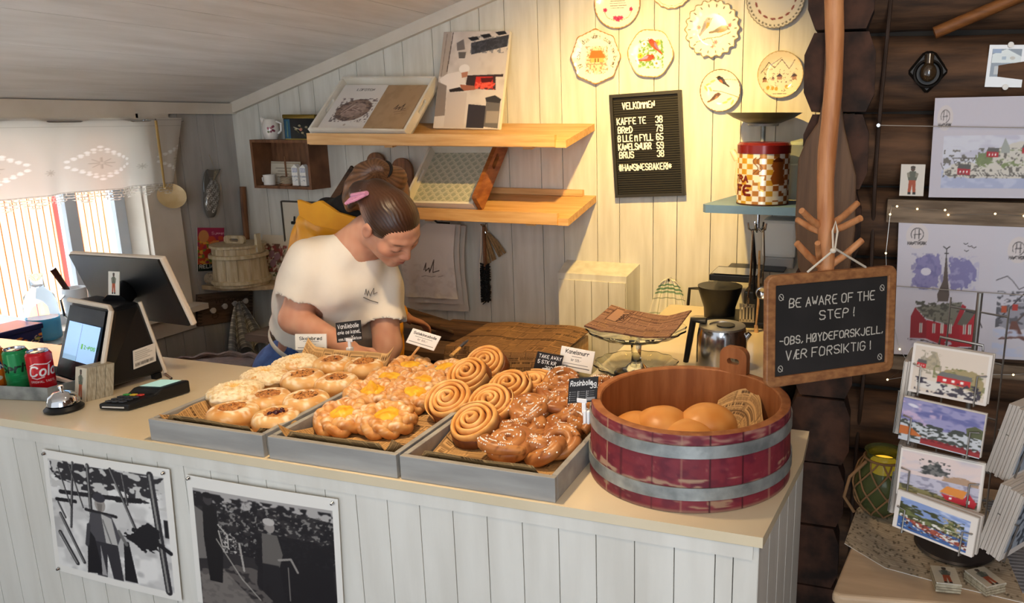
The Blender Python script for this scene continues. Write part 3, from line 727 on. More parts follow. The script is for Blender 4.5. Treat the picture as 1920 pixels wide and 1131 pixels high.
def knot(seed, kind):
    t = thing('sugared_knot', 'x', 'pastry'); mb = MB(); n = 120; h = .021
    if kind == 0:                               # a coil with a lid strand across
        pts = [((.012+.030*i/n)*math.cos(2*PI*1.9*i/n), (.012+.030*i/n)*math.sin(2*PI*1.9*i/n), .030-.010*i/n) for i in range(n)]
        mb.tube(pts, [.0165*(1-.25*abs(i/n-.5)) for i in range(n)], 12, 0, False, 1)
        pts = [(.046*math.cos(q), .012+.03*math.sin(q*1.3), .022+.018*math.sin(q)) for q in np.linspace(.2, 2.9, 40)]
        mb.tube(pts, [.013*(.55+.45*math.sin(q)) for q in np.linspace(.25, 2.9, 40)], 12)
        mb.ell((0, 0, .016), (.03, .03, .016))
    else:                                       # three-lobed knot with twin strands
        for off in (-.0075, .0075):
            pts = []
            for i in range(n):
                a = 2*PI*i/n; r = .026+.016*math.cos(3*a)+off*.8; pts.append((r*math.cos(2*a)*1.1, r*math.sin(2*a), .023+.010*math.sin(3*a)+abs(off)*.2))
            mb.tube(pts, [.0118+.002*math.sin(4*PI*i/n+seed) for i in range(n)], 12, 0, True)
        mb.ell((0, 0, .015), (.028, .026, .015))
    P = np.array([tuple(p) for p in mb.v]); P[:, 2] -= P[:, 2].min(); P += (pnoise(P, 60, seed)*.0016)[:, None]*np.array([1, 1, .6]); P[:, 2] = np.maximum(P[:, 2], 0)
    nn = pnoise(P, 60, seed+1); c = cmix(cmix(L3('93562a'), L3('bd824a'), .5+.8*nn), L3('5f3015'), np.clip((pnoise(P, 150, seed+6)-.25)*2.5, 0, 1)*.8); c = cmix(c, L3('dba764'), np.clip((.018-P[:, 2])/.016, 0, 1)*.6)
    link('dough', mesh_from(P.tolist(), mb.f, shiny, 'dough', None, True, np.concatenate([c, np.ones((len(P), 1))], 1)), t, False)
    rn = random.Random(seed); g = MB(); top = {}
    for p in P:
        k = (round(p[0]/.0028), round(p[1]/.0028))
        if p[2] > top.get(k, (0, 0, 0))[2]: top[k] = p
    cand = [p for p in top.values() if p[2] > .030]; rn.shuffle(cand)
    cand.sort(key=lambda p: -p[2]+rn.uniform(0, .012)+.12*abs(pnoise(np.array([p]), 70, seed+31)[0]))
    for p in cand[:95]:
        s = rn.uniform(.0016, .0028); g.box((p[0], p[1], p[2]+s*.2), (s, s*rn.uniform(.7, 1.2), s*.8), Euler((rn.random()*3, rn.random()*3, rn.random()*3)).to_matrix())
    tag(g.build('pearl_sugar', sugar, t, False), kind='stuff'); return t
knA, knB = knot(4, 0), knot(17, 1); GN = 'sugared knots'
for (r, x, y, a, l, ti, z) in [
    (knA, 958, 838, 2.6, 'coiled sugared knot at the front of its tray', (.30, 0), .008),
    (knB, 1036, 838, .5, 'ribbed sugared knot in the front right corner, touching the tub side', (.25, -.1), .006),
    (knB, 984, 800, 1.4, 'sugared knot under the pile, just behind the coiled front one', (.1, 0), 0),
    (knA, 992, 783, 4.2, 'sugared knot resting on top of the pile in the middle of the tray', (.25, .1), .020),
    (knA, 1062, 803, 5.5, 'sugared knot against the tub behind the front right one', (.1, 0), .004),
    (knB, 1062, 782, 3.0, 'sugared knot below the black rosinbolle sign', (.15, 0), .02),
    (knB, 1040, 757, 2.0, 'sugared knot lying beside the third and fourth swirls', (.2, 0), .010),
    (knA, 1056, 733, .8, 'sugared knot at the far end, left of the rosinbolle sign', (.1, 0), .012),
    (knB, 1116, 742, 4.8, 'sugared knot at the far right corner, showing past the rosinbolle sign', (0, 0), .012)]:
    put(r, x, y, TF+.025, a, l, GN, tilt=ti, sc=1.06, zz=TF+.003+z)

# ================================================================== staved tub with rolls
BX, BY, BR = -.327, 1.449, .205
tb = thing('staved_tub', 'low round wooden tub with worn red paint and two metal hoops', 'tub', (BX, BY, ZC))
cv = Cv(420, 64, 420, 64, '74242f'); cv.blot(0, 0, 420, 64, '5a1a2a', 50, 8, .5, .2, 3, .7); cv.blot(0, 0, 420, 64, '82303a', 60, 10, .58, .2, 5, .6)
cv.blot(0, 8, 420, 50, 'a87a62', 220, 10, .80, .05, 9, .4)
cv.blot(0, 0, 420, 9, 'a37f6c', 50, 3, .46, .25, 6, .8); cv.blot(0, 36, 420, 45, 'a58a6e', 44, 2, .56, .08, 7, .9); cv.blot(0, 47, 420, 60, '9c8164', 40, 3, .62, .07, 8, .85)
cv.rect(0, 61.5, 420, 64, '8d765c', .7)
for i in range(22): x = i*19.1+rnd.uniform(-3, 3); cv.line([(x, 0), (x, 64)], .9, '3a1018' if i % 3 else 'a58468')
sheet(cv, lambda u, v: (BX+(BR-.005*v)*np.cos(-2*PI*u+.6)*-1, BY+(BR-.005*v)*np.sin(-2*PI*u+.6)*-1, ZC+.001+.148*v), 'staves', VC('worn red paint', .5, .4, bump=.25, bscale=50), tb)
mb = MB(); mb.lathe([(.0, .012), (BR-.02, .012), (BR-.0225, .05), (BR-.0245, .1475), (BR-.022, .150), (BR-.0075, .150), (BR-.005, .148)], 80, (BX, BY, ZC)); mb.lathe([(0, .0005), (BR-.001, .0005)], 80, (BX, BY, ZC))
mb.build('inner_wall', M('bare tub wood', 'a5683c', .55, c2='8a5028', scale=7, stretch=(6, 6, .8), bump=.2), tb)
for z in (.038, .118):
    mb = MB(); mb.lathe([(BR+.0005-.005*z/.148, z-.012), (BR+.0035-.005*z/.148, z-.012), (BR+.0032-.005*z/.148, z+.012), (BR+.0005-.005*z/.148, z+.012)], 90, (BX, BY, ZC)); mb.build('hoop', galv, tb)
an = math.radians(72); hx, hy = BX+(BR-.016)*math.cos(an), BY+(BR-.016)*math.sin(an)
def rloop(w, h, r, n=8, cz=0):
    out = []
    for (sx, sy, a0) in ((1, 1, 0), (-1, 1, PI/2), (-1, -1, PI), (1, -1, 3*PI/2)):
        for i in range(n+1): a = a0+PI/2*i/n; out.append((sx*(w/2-r)+r*math.cos(a), sy*(h/2-r)+r*math.sin(a)+cz))
    return out
def holed(mb, outer, inner, th, T, m=0):
    n = len(outer); v = [T @ Vector((p[0], s, p[1])) for s in (-th/2, th/2) for p in outer+inner]
    f = []
    for i in range(n):
        j = (i+1) % n
        f += [(i, j, n+j, n+i), (3*n+i, 3*n+j, 2*n+j, 2*n+i), (j, i, 2*n+i, 2*n+j), (n+i, n+j, 3*n+j, 3*n+i)]
    mb.add(v, f, m)
mb = MB(); T = Matrix.Translation((hx, hy, ZC+.165)) @ Matrix.Rotation(an-PI/2, 4, 'Z'); holed(mb, rloop(.066, .085, .022), [(p[0], p[1]+.010) for p in rloop(.030, .014, .0068)], .017, T); mb.build('handle', M('bare tub wood', 'a5683c'), tb)
roll_col = lambda P, q: cmix(cmix(L3('c9813a'), L3('dda05a'), .5+.6*pnoise(P, 40, 3)), L3('ebc58c'), np.clip((.022-P[:, 2])/.015, 0, 1))
roll = thing('round_roll', 'x', 'bread roll'); dome('crumb', .060, .070, lambda q: (math.sin(q*PI*.80)*(1 if q < .62 else 1), .5+.5*math.cos(q*PI*.92)), shiny, roll, roll_col, 4, .0012, 45)
# folded bread base that carries the rolls
pl = MB().lathe([(0, .034), (.15, .034), (.165, .026), (.165, .0135), (0, .013)], 40, (BX, BY, ZC)); tag(pl.build('round_board', pine), 'round wooden board lying on the bottom of the red tub', 'board')
for (x, y, z, a, l, zz) in [(1193, 805, 1.0, .3, 'leftmost golden roll in the red tub', .985), (1243, 792, 1.02, 1.6, 'golden roll in the tub between the leftmost one and the tallest one', 1.002), (1326, 792, 1.02, 2.6, 'tallest golden roll in the tub, beside the crumpled paper', 1.008), (1292, 818, 1.01, 4.0, 'golden roll at the front of the tub, half hidden by the rim', .992)]:
    put(roll, x, y, z+.02, a, l, 'golden rolls in the tub', sc=1, zz=zz)
cr = crumple(31, .014)
def fn(u, v):
    a = math.radians(-38)+u*math.radians(118); r = .172-.085*(1-v)**1.2+.0*u; z = ZC+.035+.085*v*(.75+.35*np.sin(u*9+.6))+cr(u*.4, v*.3)*.6
    return BX+(r-.012*np.sin(u*14))*np.cos(a), BY+(r-.012*np.sin(u*14))*np.sin(a), z
tag(sheet(news(130, 60, 26, 10, 40), fn, 'crumpled_newsprint', paperm), 'crumpled printed paper standing up inside the red tub', 'paper')

# ================================================================== price signs
clipw = M('white plastic clip', 'e9e9ea', .35)
def sign(label, Y, tl, tr, bl, draw, black_=False, stick=None, clip=None, res=(150, 90), lean=.0, name='price_sign'):
    a, b, c = ony(*bl, Y), ony(bl[0]+tr[0]-tl[0], bl[1]+tr[1]-tl[1], Y), ony(*tl, Y+lean)
    t = thing(name, label, 'sign', tuple(a.lerp(b, .5)))
    cv = Cv(*res, 100, 60, '232325' if black_ else 'f4f0e6'); draw(cv)
    sheet(cv, flat(a, b-a, c-a), 'card', printm, t, True, (0, .003, 0), '1b1b1c' if black_ else 'ffffff')
    m = a.lerp(b, .5)
    if stick: e = onz(*stick, TF+.02); MB().tube([m.lerp(c+(b-a)*.5, .3)+Vector((0, .005, 0)), Vector((e.x, Y+.006, TF+.004))], .0032, 8).build('stick', pine, t)
    if clip:
        e = ony(*clip, Y); mb = MB(); d = (e-m)
        mb.box(m+Vector((0, .002, .004)), (.022, .006, .010), None, 0, bev=.002); mb.box(m.lerp(e, .3)+Vector((0, .002, 0)), (.009, .007, d.length*.6), None, 0, bev=.003)
        mb.box(m.lerp(e, .75)+Vector((-.003, .002, 0)), (.006, .016, d.length*.7), None, 0, bev=.002); mb.box(m.lerp(e, .75)+Vector((.005, .002, 0)), (.006, .016, d.length*.7), None, 0, bev=.002); mb.build('clip', clipw, t)
    return t
def d1(c):
    c.text('Skolebrød', 50, 22, 11, '222222', 2, 'c'); c.line([(26, 28), (76, 28)], 1.5, '555555'); c.text('kr 45,-', 50, 42, 7, '444444', 1, 'c'); c.line([(9, 52), (92, 52)], 2, '4a4a4a')
def d2(c):
    c.text('Vaniljebolle m/', 8, 19, 12, 'f0f0ee', 1.7, wob=.3); c.text('eple og kaneL 63,-', 6, 36, 10.5, 'f0f0ee', 1.6, wob=.3); c.line([(60, 43), (64, 47), (69, 42)], 1.5, 'f0f0ee'); c.text('egg,', 8, 55, 8, 'f0f0ee', 1.4); c.rect(30, 47, 62, 56, '8c8c8c'); c.text('laktose', 64, 55, 8, 'f0f0ee', 1.4)
def d3(c):
    c.text('Solskinnsbolle', 50, 17, 9, '222222', 1.8, 'c'); c.line([(20, 25), (80, 25)], 1.5, '555555'); c.text('kr 65,-', 50, 38, 7, '444444', 1, 'c'); c.line([(8, 49), (92, 49)], 2.2, '4a4a4a')
def d4(c):
    c.text('TAKE AWAY', 10, 18, 11, 'f0f0ee', 1.9, wob=.25); c.text('5 STK KR', 10, 36, 11, 'f0f0ee', 2.1, wob=.25); c.text('200,-', 42, 54, 11, 'f0f0ee', 1.9, wob=.25)
def d5(c):
    c.text('Kanelsnurr', 50, 15, 9.5, '222222', 1.8, 'c'); c.line([(36, 22), (64, 22)], 1.2, '555555'); c.text('kr 59,-', 50, 34, 6, '444444', 1, 'c'); c.line([(14, 42), (86, 42)], 1.1, '666666'); c.line([(8, 50), (92, 50)], 1.9, '4a4a4a')
def d6(c):
    c.text('Rosinbolle', 7, 18, 12, 'f0f0ee', 2, wob=.25); c.text('39,-', 76, 26, 12, 'f0f0ee', 2, wob=.25)
    for i in range(5):
        for j in range(3): c.rect(6+j*31, 32+i*5, 8+j*31, 34.5+i*5, 'cfcfcf'); c.line([(11+j*31, 33+i*5), (28+j*31, 33+i*5)], 1, '9a9a9a')
    c.rect(66, 48, 94, 56, '8c8c8c')
    for x in (34, 64): c.line([(x, 32), (x, 57)], 2, 'bbbbbb')
sign('white skolebrød card behind the first tray of buns', 1.742, (553, 627), (611, 627), (554, 656), d1, stick=(583, 668))
sign('black chalk sign on a white clip in front of the white shirt', 1.742, (629, 606), (675, 601), (632, 643), d2, True, clip=(655, 668))
sign('white solskinnsbolle card tilted on a wooden stick', 1.742, (774, 616), (826, 632), (761, 642), d3, stick=(786, 668))
sign('black take away sign beside the kanelsnurr card', 1.742, (1008, 659), (1056, 668), (1000, 692), d4, True, clip=(1043, 712))
sign('white kanelsnurr card on a stick left of the glass cake stand', 1.755, (1053, 649), (1115, 661), (1046, 690), d5, stick=(1080, 720))
sign('black rosinbolle sign clipped to the rim of the red tub', 1.375, (1067, 711), (1121, 707), (1064, 757), d6, True, clip=(1103, 790))

# ================================================================== things on the back wall
def frame(o, px, py):                           # matrix of the plane through three points, with its width and height
    o, px, py = Vector(o), Vector(px), Vector(py); ex = (px-o).normalized(); n = ex.cross(py-o).normalized(); ey = n.cross(ex)
    return Matrix(((ex.x, ey.x, n.x, o.x), (ex.y, ey.y, n.y, o.y), (ex.z, ey.z, n.z, o.z), (0, 0, 0, 1))), (px-o).length, (py-o).dot(ey)
def onframe(T, w, h, z=0):
    o = T @ Vector((0, 0, z)); ex = T.to_3x3() @ Vector((w, 0, 0)); ey = T.to_3x3() @ Vector((0, h, 0)); return flat(o, ex, ey)
def disk(cv, c, R, prof, rim=lambda a: 1, name='plate', mat=None, na=144, nr=46, tilt=0):
    img = cv.out(); h, w = img.shape[:2]; v = []; cols = []; f = []
    for j in range(nr+1):
        q = j/nr
        for k in range(na):
            a = 2*PI*k/na; s = 1+(rim(a)-1)*q**3; x, z = q*s*math.cos(a), q*s*math.sin(a)
            v.append((c[0]+R*x, c[1]-prof(q), c[2]+R*z)); cols.append(img[min(h-1, max(0, int((.5-q*math.sin(a)/2)*h)))][min(w-1, max(0, int((.5+q*math.cos(a)/2)*w)))])
    for j in range(nr):
        for k in range(na): f.append((j*na+k, j*na+(k+1) % na, (j+1)*na+(k+1) % na, (j+1)*na+k))
    b = len(v)
    for k in range(na): a = 2*PI*k/na; s = rim(a)*.80; v.append((c[0]+R*s*math.cos(a), c[1]-.001, c[2]+R*s*math.sin(a))); cols.append([.8, .75, .65, 1])
    for k in range(na): f.append((nr*na+k, nr*na+(k+1) % na, b+(k+1) % na, b+k))
    f.append(tuple(b+k for k in range(na)))
    return link(name, mesh_from(v, f, mat or glossm, name, None, True, np.array(cols)))
def bird(c, x, y, s, body, breast, wing, flip=1, rot=0):
    R = lambda px, py: (x+s*(px*flip*math.cos(rot)-py*math.sin(rot)), y+s*(px*flip*math.sin(rot)+py*math.cos(rot)))
    c.poly([R(*p) for p in [(-1, -.05), (-.6, -.55), (-.1, -.5), (.35, -.1), (.75, .35), (1.5, .75), (1.35, .95), (.6, .65), (.1, .55), (-.45, .35)]], body)
    c.poly([R(*p) for p in [(-.75, -.2), (-.3, -.1), (.1, .3), (.1, .55), (-.45, .35)]], breast)
    c.poly([R(*p) for p in [(-.2, -.35), (.35, -.1), (1, .55), (.4, .4), (-.1, .1)]], wing); c.ell(*R(-.68, -.3), .4*s, .34*s, body); c.poly([R(-1.0, -.35), R(-1.35, -.22), R(-1.0, -.15)], '5a4a3a'); c.ell(*R(-.78, -.38), .08*s, .08*s, '1a1a1a')
def blossom(c, x, y, s, col, mid='e8b63c'):
    for i in range(5): c.ell(x+s*.6*math.cos(i*1.257), y+s*.6*math.sin(i*1.257), s*.5, s*.5, col)
    c.ell(x, y, s*.35, s*.35, mid)
pp = lambda q: .004+.014*(max(0, q-.55)/.45)**1.5
def plate(px, py, r, label, draw, rim=lambda a: 1, edge='b07a3a', tint='f3ecd8'):
    p = ony(px, py, YB); R = (ony(px+r, py, YB)-ony(px-r, py, YB)).length/2; c = Cv(120, 120, 100, 100, tint); draw(c)
    c.ring(50, 50, 49.2, 2.2, edge); o = disk(c, (p.x, YB-.003, p.z), R, pp, rim); return tag(o, label, 'plate', 'decorative wall plates')
def q1(c):
    for i in range(9): c.line([(32+(i % 3), 22+i*4.6), (68-(i*5 % 7), 22+i*4.6)], .9, '4a4038')
    for (x, y, s) in [(50, 80, 6), (43, 78, 4), (57, 78, 4), (22, 62, 4), (78, 62, 4)]: blossom(c, x, y, s, 'c8456b', 'a02a4c')
    for s in (-1, 1): c.line([(50+s*6, 84), (50+s*22, 78), (50+s*30, 66)], 1, '6d7d4a')
plate(1160, 7, 43, 'round plate with a printed verse over pink roses, top left of the plates', q1)
def q2(c):
    t = 'Gi oss i dag vårt daglige brød'; n = len(t)
    for i, ch in enumerate(t):
        a = math.radians(208-i*236/(n-1)); cx_, cy_ = 50+37*math.cos(a), 50-37*math.sin(a); g, w = glyph(ch); k = 1.15
        for st in g: c.line([(cx_+k*((p[0]-1.5)*math.sin(a)+(p[1]-2)*math.cos(a)), cy_-k*(-(p[0]-1.5)*math.cos(a)+(p[1]-2)*math.sin(a))) for p in st], .85, '3a3226')
    c.ell(50, 55, 23, 27, 'd9a86a', .5, soft=.4); c.blot(27, 30, 73, 82, 'b86a50', 20, 20, .55, .1, 4, .8); c.poly([(33, 52), (40, 38), (60, 38), (68, 52)], 'b0702c'); c.rect(37, 52, 64, 60, 'd8ad62'); c.rect(46, 53, 48, 60, '6a4020'); c.rect(52, 53, 54, 60, '6a4020'); c.rect(30, 63, 70, 64.5, 'c08a70')
plate(1120, 107, 45, 'scalloped gold edged plate with curved lettering round a golden house', q2, lambda a: 1+.035*math.cos(8*a)+.012*math.cos(16*a), 'a5713a')
def q3(c):
    c.blot(22, 22, 78, 80, '5d8a3c', 16, 16, .48, .08, 5, .9)
    for (x, y, s, k) in [(34, 30, 6, 'f0eef5'), (64, 28, 6, 'e9b83e'), (26, 54, 6, 'e7b238'), (62, 70, 7, 'f3eff2'), (44, 20, 4, 'd8d5ea')]: blossom(c, x, y, s, k, 'c9772a')
    bird(c, 58, 32, 15, 'd9482a', 'e0552f', '8a6a8c', 1, .35); bird(c, 40, 58, 15, 'd9482a', 'e0552f', '9a86a8', -1, .3)
plate(1222, 101, 42, 'gently scalloped plate with two red birds among flowers, above the letter board', q3, lambda a: 1+.03*math.cos(6*a+.5), 'b88a4a')
def q4(c):
    for i in range(18): a = i*2*PI/18; c.ell(50+42*math.cos(a), 50+42*math.sin(a), 1.5, 2.6, '3c3a2c', 1, a+PI/2)
    c.line([(20, 72), (40, 66), (62, 64), (84, 56)], 1.4, '8a6a48'); c.line([(48, 66), (56, 82)], 1, '8a6a48')
    for (x, y) in [(60, 27), (66, 33), (50, 80), (56, 73), (24, 46), (82, 44)]: blossom(c, x, y, 3.6, 'd9908e', 'b8605e')
    bird(c, 36, 42, 14, 'a49a9a', 'd9863e', '88838c', -1, -.5); bird(c, 64, 50, 13, '6e5a4a', 'e0642a', '5c5048', -1, .25)
plate(1337, 55, 50, 'pierced zigzag rimmed plate with two robins on a branch', q4, lambda a: 1+.045*math.cos(20*a), '8d7c58')
def q5(c):
    for i in range(40): a = i*2*PI/40; c.ell(50+44.5*math.cos(a), 50+44.5*math.sin(a), 1.6, 1.6, '5a564c')
    for i in range(16): a = i*2*PI/16+.1; c.ell(50+34*math.cos(a), 50+34*math.sin(a), 4.5, 1.8, '8a4d48', 1, a+PI/2)
plate(1455, -3, 55, 'large lattice rimmed plate with brown dashes, cut by the top edge', q5, lambda a: 1+.015*math.cos(40*a), '98917e', 'ded9cc')
def q6(c):
    c.line([(95, 66), (70, 58), (50, 52), (30, 50)], 1.3, '7a6a4a'); c.line([(92, 26), (70, 24), (45, 24)], 1, '7a6a4a')
    for (x, y) in [(20, 35), (30, 28), (14, 45), (72, 70), (80, 78), (62, 78), (24, 46)]: c.ell(x, y, 7, 2.6, 'b9b068', .9, x*.3)
    bird(c, 55, 22, 14, '3a3532', 'd9622e', '4a443c', -1, .1) if False else bird(c, 54, 26, 14, '36312e', 'd9622e', '4b4238', 1, .2); bird(c, 36, 64, 13, '6b4c34', '9a7550', '57402e', -1, -.15)
plate(1352, 170, 38, 'plain round plate with two birds and pale leaves, above the scale dish', q6, edge='7d6038')
def q7(c):
    r = random.Random(4)
    c.line([(8, 46), (24, 24), (36, 36), (52, 18), (68, 38), (80, 20)], 1.2, '3a352c'); c.line([(28, 30), (52, 14)], 1, '5a5242')
    for i in range(70): x, y = r.uniform(14, 86), r.uniform(34, 84); c.line([(x, y), (x+r.uniform(-4, 4), y+r.uniform(-3, 3))], .9, r.choice(['3a352c', '6a5f48', '8a6a2c', '4a4438']))
    for (x, y, s) in [(16, 60, 6), (80, 54, 7), (48, 54, 7), (34, 58, 4)]: c.poly([(x-s, y), (x, y-s), (x+s, y)], '4a3a30'); c.rect(x-s*.7, y, x+s*.7, y+s, '8a5a48', .7)
    for (x, y) in [(24, 78), (34, 79), (42, 80), (64, 76)]: c.ell(x, y, 3.5, 4.5, 'b8963a', .9)
    c.line([(36, 91), (64, 91)], 1.3, '5a5040')
plate(1464, 140, 43, 'cream plate densely drawn with a small town and mountains, nearest the log corner', q7, edge='c0a878', tint='eadcc0')
plate(1262, -26, 40, 'plate almost wholly above the top edge, only its gold rim showing', lambda c: c.ring(50, 50, 44, 1, 'c8a868'), lambda a: 1+.02*math.cos(18*a), 'b98f4e')

# letter board
T, w, h = frame(ony(1157, 370, YB-.002), ony(1287, 366, YB-.002), ony(1151, 178, YB-.002)); felt = M('black ribbed felt', '26241f', .85); blk = M('black frame', '2a2823', .5)
lb = thing('letter_board', 'black menu letter board with white letters between the pine shelves and the plates', 'letter board', T @ Vector((w/2, 0, 0)))
mb = MB(); mb.T = T; fr = .012
for (x, y, a, b) in ((w/2, fr/2, w, fr), (w/2, h-fr/2, w, fr), (fr/2, h/2, fr, h-2*fr), (w-fr/2, h/2, fr, h-2*fr)): mb.box((x, y, .013), (a, b, .022), None, 0)
mb.build('frame', blk, lb)
mb = MB(); mb.T = T; mb.box((w/2, h/2, .005), (w-2*fr, h-2*fr, .007)); n = 42
for i in range(n): mb.box((w/2, fr+(i+.5)*(h-2*fr)/n, .010), (w-2*fr, (h-2*fr)/n*.62, .005))
mb.build('felt', felt, lb); sx = w/133.; sy = h/194.
ltr = M('white plastic letters', 'f4f1e6', .4)
for (t1, x1, y1, t2, nm) in [('VELKOMMEN', 23, 204, '', 0), ('KAFFE TE', 11, 232, '38', 0), ('BR@D', 12, 248, '79', 0), ('B LLE M FYLL', 11, 264, '65', 0), ('KANELSNURR', 11, 280, '59', 0), ('BRUS', 12, 295, '38', 0), ('#HANSINESBAKERI*', 10, 319, '', 0)]:
    mb = MB(); y = (370-y1)*sy; s = 11.5*sy
    def fit(t, x, wd): st = strokes(t, s, 0, 0); mx = max(p[0] for q in st for p in q); k = wd/mx; return [[(x+p[0]*k, y+p[1]) for p in q] for q in st]
    wid = dict([('VELKOMMEN', 60), ('KAFFE TE', 54), ('BR@D', 27), ('B LLE M FYLL', 66), ('KANELSNURR', 62), ('BRUS', 27), ('#HANSINESBAKERI*', 99)])[t1]
    stroke_mesh(mb, fit(t1, x1*sx, wid*sx), T @ Matrix.Translation((0, 0, .0132)), 1.9*sx, .0022)
    mb.build('letter_line', ltr, lb, fix=False)
    if t2: mb = MB(); stroke_mesh(mb, fit(t2, 84*sx, 12*sx), T @ Matrix.Translation((0, 0, .0132)), 1.9*sx, .0022); mb.build('price_number', ltr, lb, fix=False)

# white boxed-in panel low on the wall
wb = thing('wall_box', 'white painted boxed panel on the wall behind the cake stand', 'box', (-1.02, YB, .5))
a, b = ony(1063, 487, YB), ony(1200, 500, YB); x0, x1, zt = a.x, b.x, a.z; yf = YB-.10
mb = MB(); mb.add([(x0, YB, .45), (x1, YB, .45), (x1, YB, zt), (x0, YB, zt), (x0+.0, yf, .45), (x1-.025, yf, .45), (x1-.025, yf, zt-.035), (x0+.0, yf, zt-.035)], [(3, 2, 6, 7), (2, 1, 5, 6), (0, 3, 7, 4), (4, 7, 6, 5), (0, 1, 2, 3)]); mb.build('box', paint, wb)
mb = MB(); n = 4
for i in range(n): q = (x1-x0-.03)/n; mb.box((x0+.004+q*(i+.5), yf-.004, (.45+zt-.06)/2), (q-.003, .009, zt-.06-.45))
mb.build('front_boards', paint, wb)

# tea towel with green bands, paper towel dispenser
def cloth(label, name, top, corners, seed, draw, cat, n=(80, 110), folds=5, amp=.012, mat=None, lab=None):
    (tx, ty, tz), wd, ht, drop = top, *corners
    c = Cv(n[0], n[1], 100, 140, 'e9e4d2'); draw(c)
    def fn(u, v):
        g = 1-v; W = wd*(.16+.84*np.sqrt(np.clip(g*1.6, 0, 1))); x = tx+(u-.5)*W+drop*g; z = tz-ht*g-.03*ht*np.abs(u-.5)*2*(1-g); y = ty-.010-amp*(.5+.5*np.sin(u*folds*6.28+seed))*(.3+.7*(1-g*.5))-.01*g
        return x, y, z
    o = sheet(c, fn, name, mat or VC('woven cloth', .85, .2, bump=.2, bscale=120)); m = o.modifiers.new('thickness', 'SOLIDIFY'); m.thickness = .0025; return tag(o, label, cat)
def gt(c):
    for x in (22, 45, 68, 88): c.line([(x, 0), (x, 140)], 1.4, '6f7c58')
    for y in range(34, 140, 26): c.line([(0, y), (100, y)], 1.2, '7d8a66')
    for y in (10, 16, 22): c.rect(0, y, 100, y+3, '5f8a66')
tp = ony(1258, 519, YB); cloth('pale tea towel with green bands hanging behind the coffee machine', 'tea_towel', (tp.x, YB-.008, tp.z), (.19, .33, 0), 1, gt, 'towel', folds=4)
MB().tube([(tp.x, YB, tp.z-.006), (tp.x, YB-.03, tp.z-.010), (tp.x, YB-.032, tp.z)], .004, 8).build('towel_hook', steel)
tag(bpy.data.objects['towel_hook'], 'small hook holding the green banded towel on the wall', 'hook')
a, b = ony(1438, 405, YB), ony(1496, 497, YB); dp = thing('paper_towel_dispenser', 'white paper dispenser on the wall below the blue shelf', 'dispenser', (a.x, YB, b.z))
MB().box(((a.x+b.x)/2, YB-.055, b.z+(a.z-b.z)*.62), (b.x-a.x, .11, (a.z-b.z)*.76), None, 0, bev=.012).build('cover', M('white dispenser plastic', 'f1ede4', .35), dp)
MB().box(((a.x+b.x)/2, YB-.05, b.z+(a.z-b.z)*.12), (b.x-a.x-.012, .095, (a.z-b.z)*.24), None, 0, bev=.008).build('window', M('grey translucent plastic', 'b9b3aa', .3), dp)

# ================================================================== on the pine shelves
trw = M('white tray paint', 'e9e4d8', .45, c2='dbd3c2', scale=8)
def tray_on_frame(t, T, w, h, hd, bottom=True, side=None):
    MB_ = MB(); MB_.T = T; MB_.box((w/2, h/2, .004), (w, h, .008)); 
    if bottom: MB_.build('base', trw, t)
    for (nm, x, y, a, b) in (('front_board', w/2, .005, w, .01), ('back_board', w/2, h-.005, w, .01)):
        m = MB(); m.T = T; m.box((x, y, hd/2), (a, b, hd)); m.build(nm, trw, t)
    for x in (.005, w-.005):
        m = MB(); holed(m, [(p[0], p[1]+hd/2) for p in rloop(h-.02, hd, .004)], [(p[0], p[1]+hd*.60) for p in rloop(.075, .016, .0078)], .010, T @ Matrix.Translation((x, h/2, 0)) @ Matrix.Rotation(PI/2, 4, 'Z') ); m.build('side_board', side or trw, t)
T, w, h = frame(ony(588, 258, 2.635), ony(768, 262, 2.635), ony(650, 160, 2.872)); t = thing('display_tray', 'white wooden tray leaning on the upper shelf with two books in it', 'tray', T @ Vector((w/2, 0, 0)))
tray_on_frame(t, T, w, h, .045)
def bk(label, T2, w2, h2, cv, th=.016, mat=None):
    o = thing('book', label, 'book', T2 @ Vector((w2/2, 0, 0)), group='books in the white tray'); m = MB(); m.T = T2; m.box((w2/2, h2/2, th*.5), (w2-.004, h2-.004, th*.8)); m.build('pages', white, o)
    sheet(cv, onframe(T2, w2, h2, th), 'cover', printm, o, True, tuple(-(T2.to_3x3() @ Vector((0, 0, .0025))))); m = MB(); m.T = T2; m.box((w2/2, h2/2, .001), (w2, h2, .002)); m.build('back_cover', mat or white, o)
c = Cv(110, 130, 100, 118, 'dfd9d2'); c.text('LOFOTEN', 50, 16, 5.5, '5a5450', 1, 'c'); c.ell(50, 66, 34, 27, '8d7668', 1, -.3); c.blot(14, 36, 88, 96, '4a3a38', 18, 18, .52, .06, 3, .7) ; c.ell(50, 66, 24, 18, 'b79f92', .6, -.3)
for i in range(9): c.line([(26+i*3, 78-i*2), (44+i*4, 50+i*3)], 1.4, ['5d4640', 'c8b4a8', '7e625a'][i % 3])
c.ell(50, 103, 2.5, 2.5, 'b0a298')
M2 = T @ Matrix.Translation((.018, .016, .009)); bk('white book with an oval fish picture on its cover, left in the white tray', M2, w*.52, h*.86, c)
c = Cv(80, 110, 100, 136, 'a88b6a'); c.blot(0, 0, 100, 136, '9a7d5c', 8, 8, .5, .2, 4, .6); c.line([(46, 72), (52, 60), (50, 74), (58, 66), (57, 75), (66, 58), (64, 76), (72, 70)], 1.6, '3c2a20'); c.line([(50, 82), (76, 76)], 1.1, '6a4d3a'); c.line([(54, 88), (72, 84)], .8, '6a4d3a')
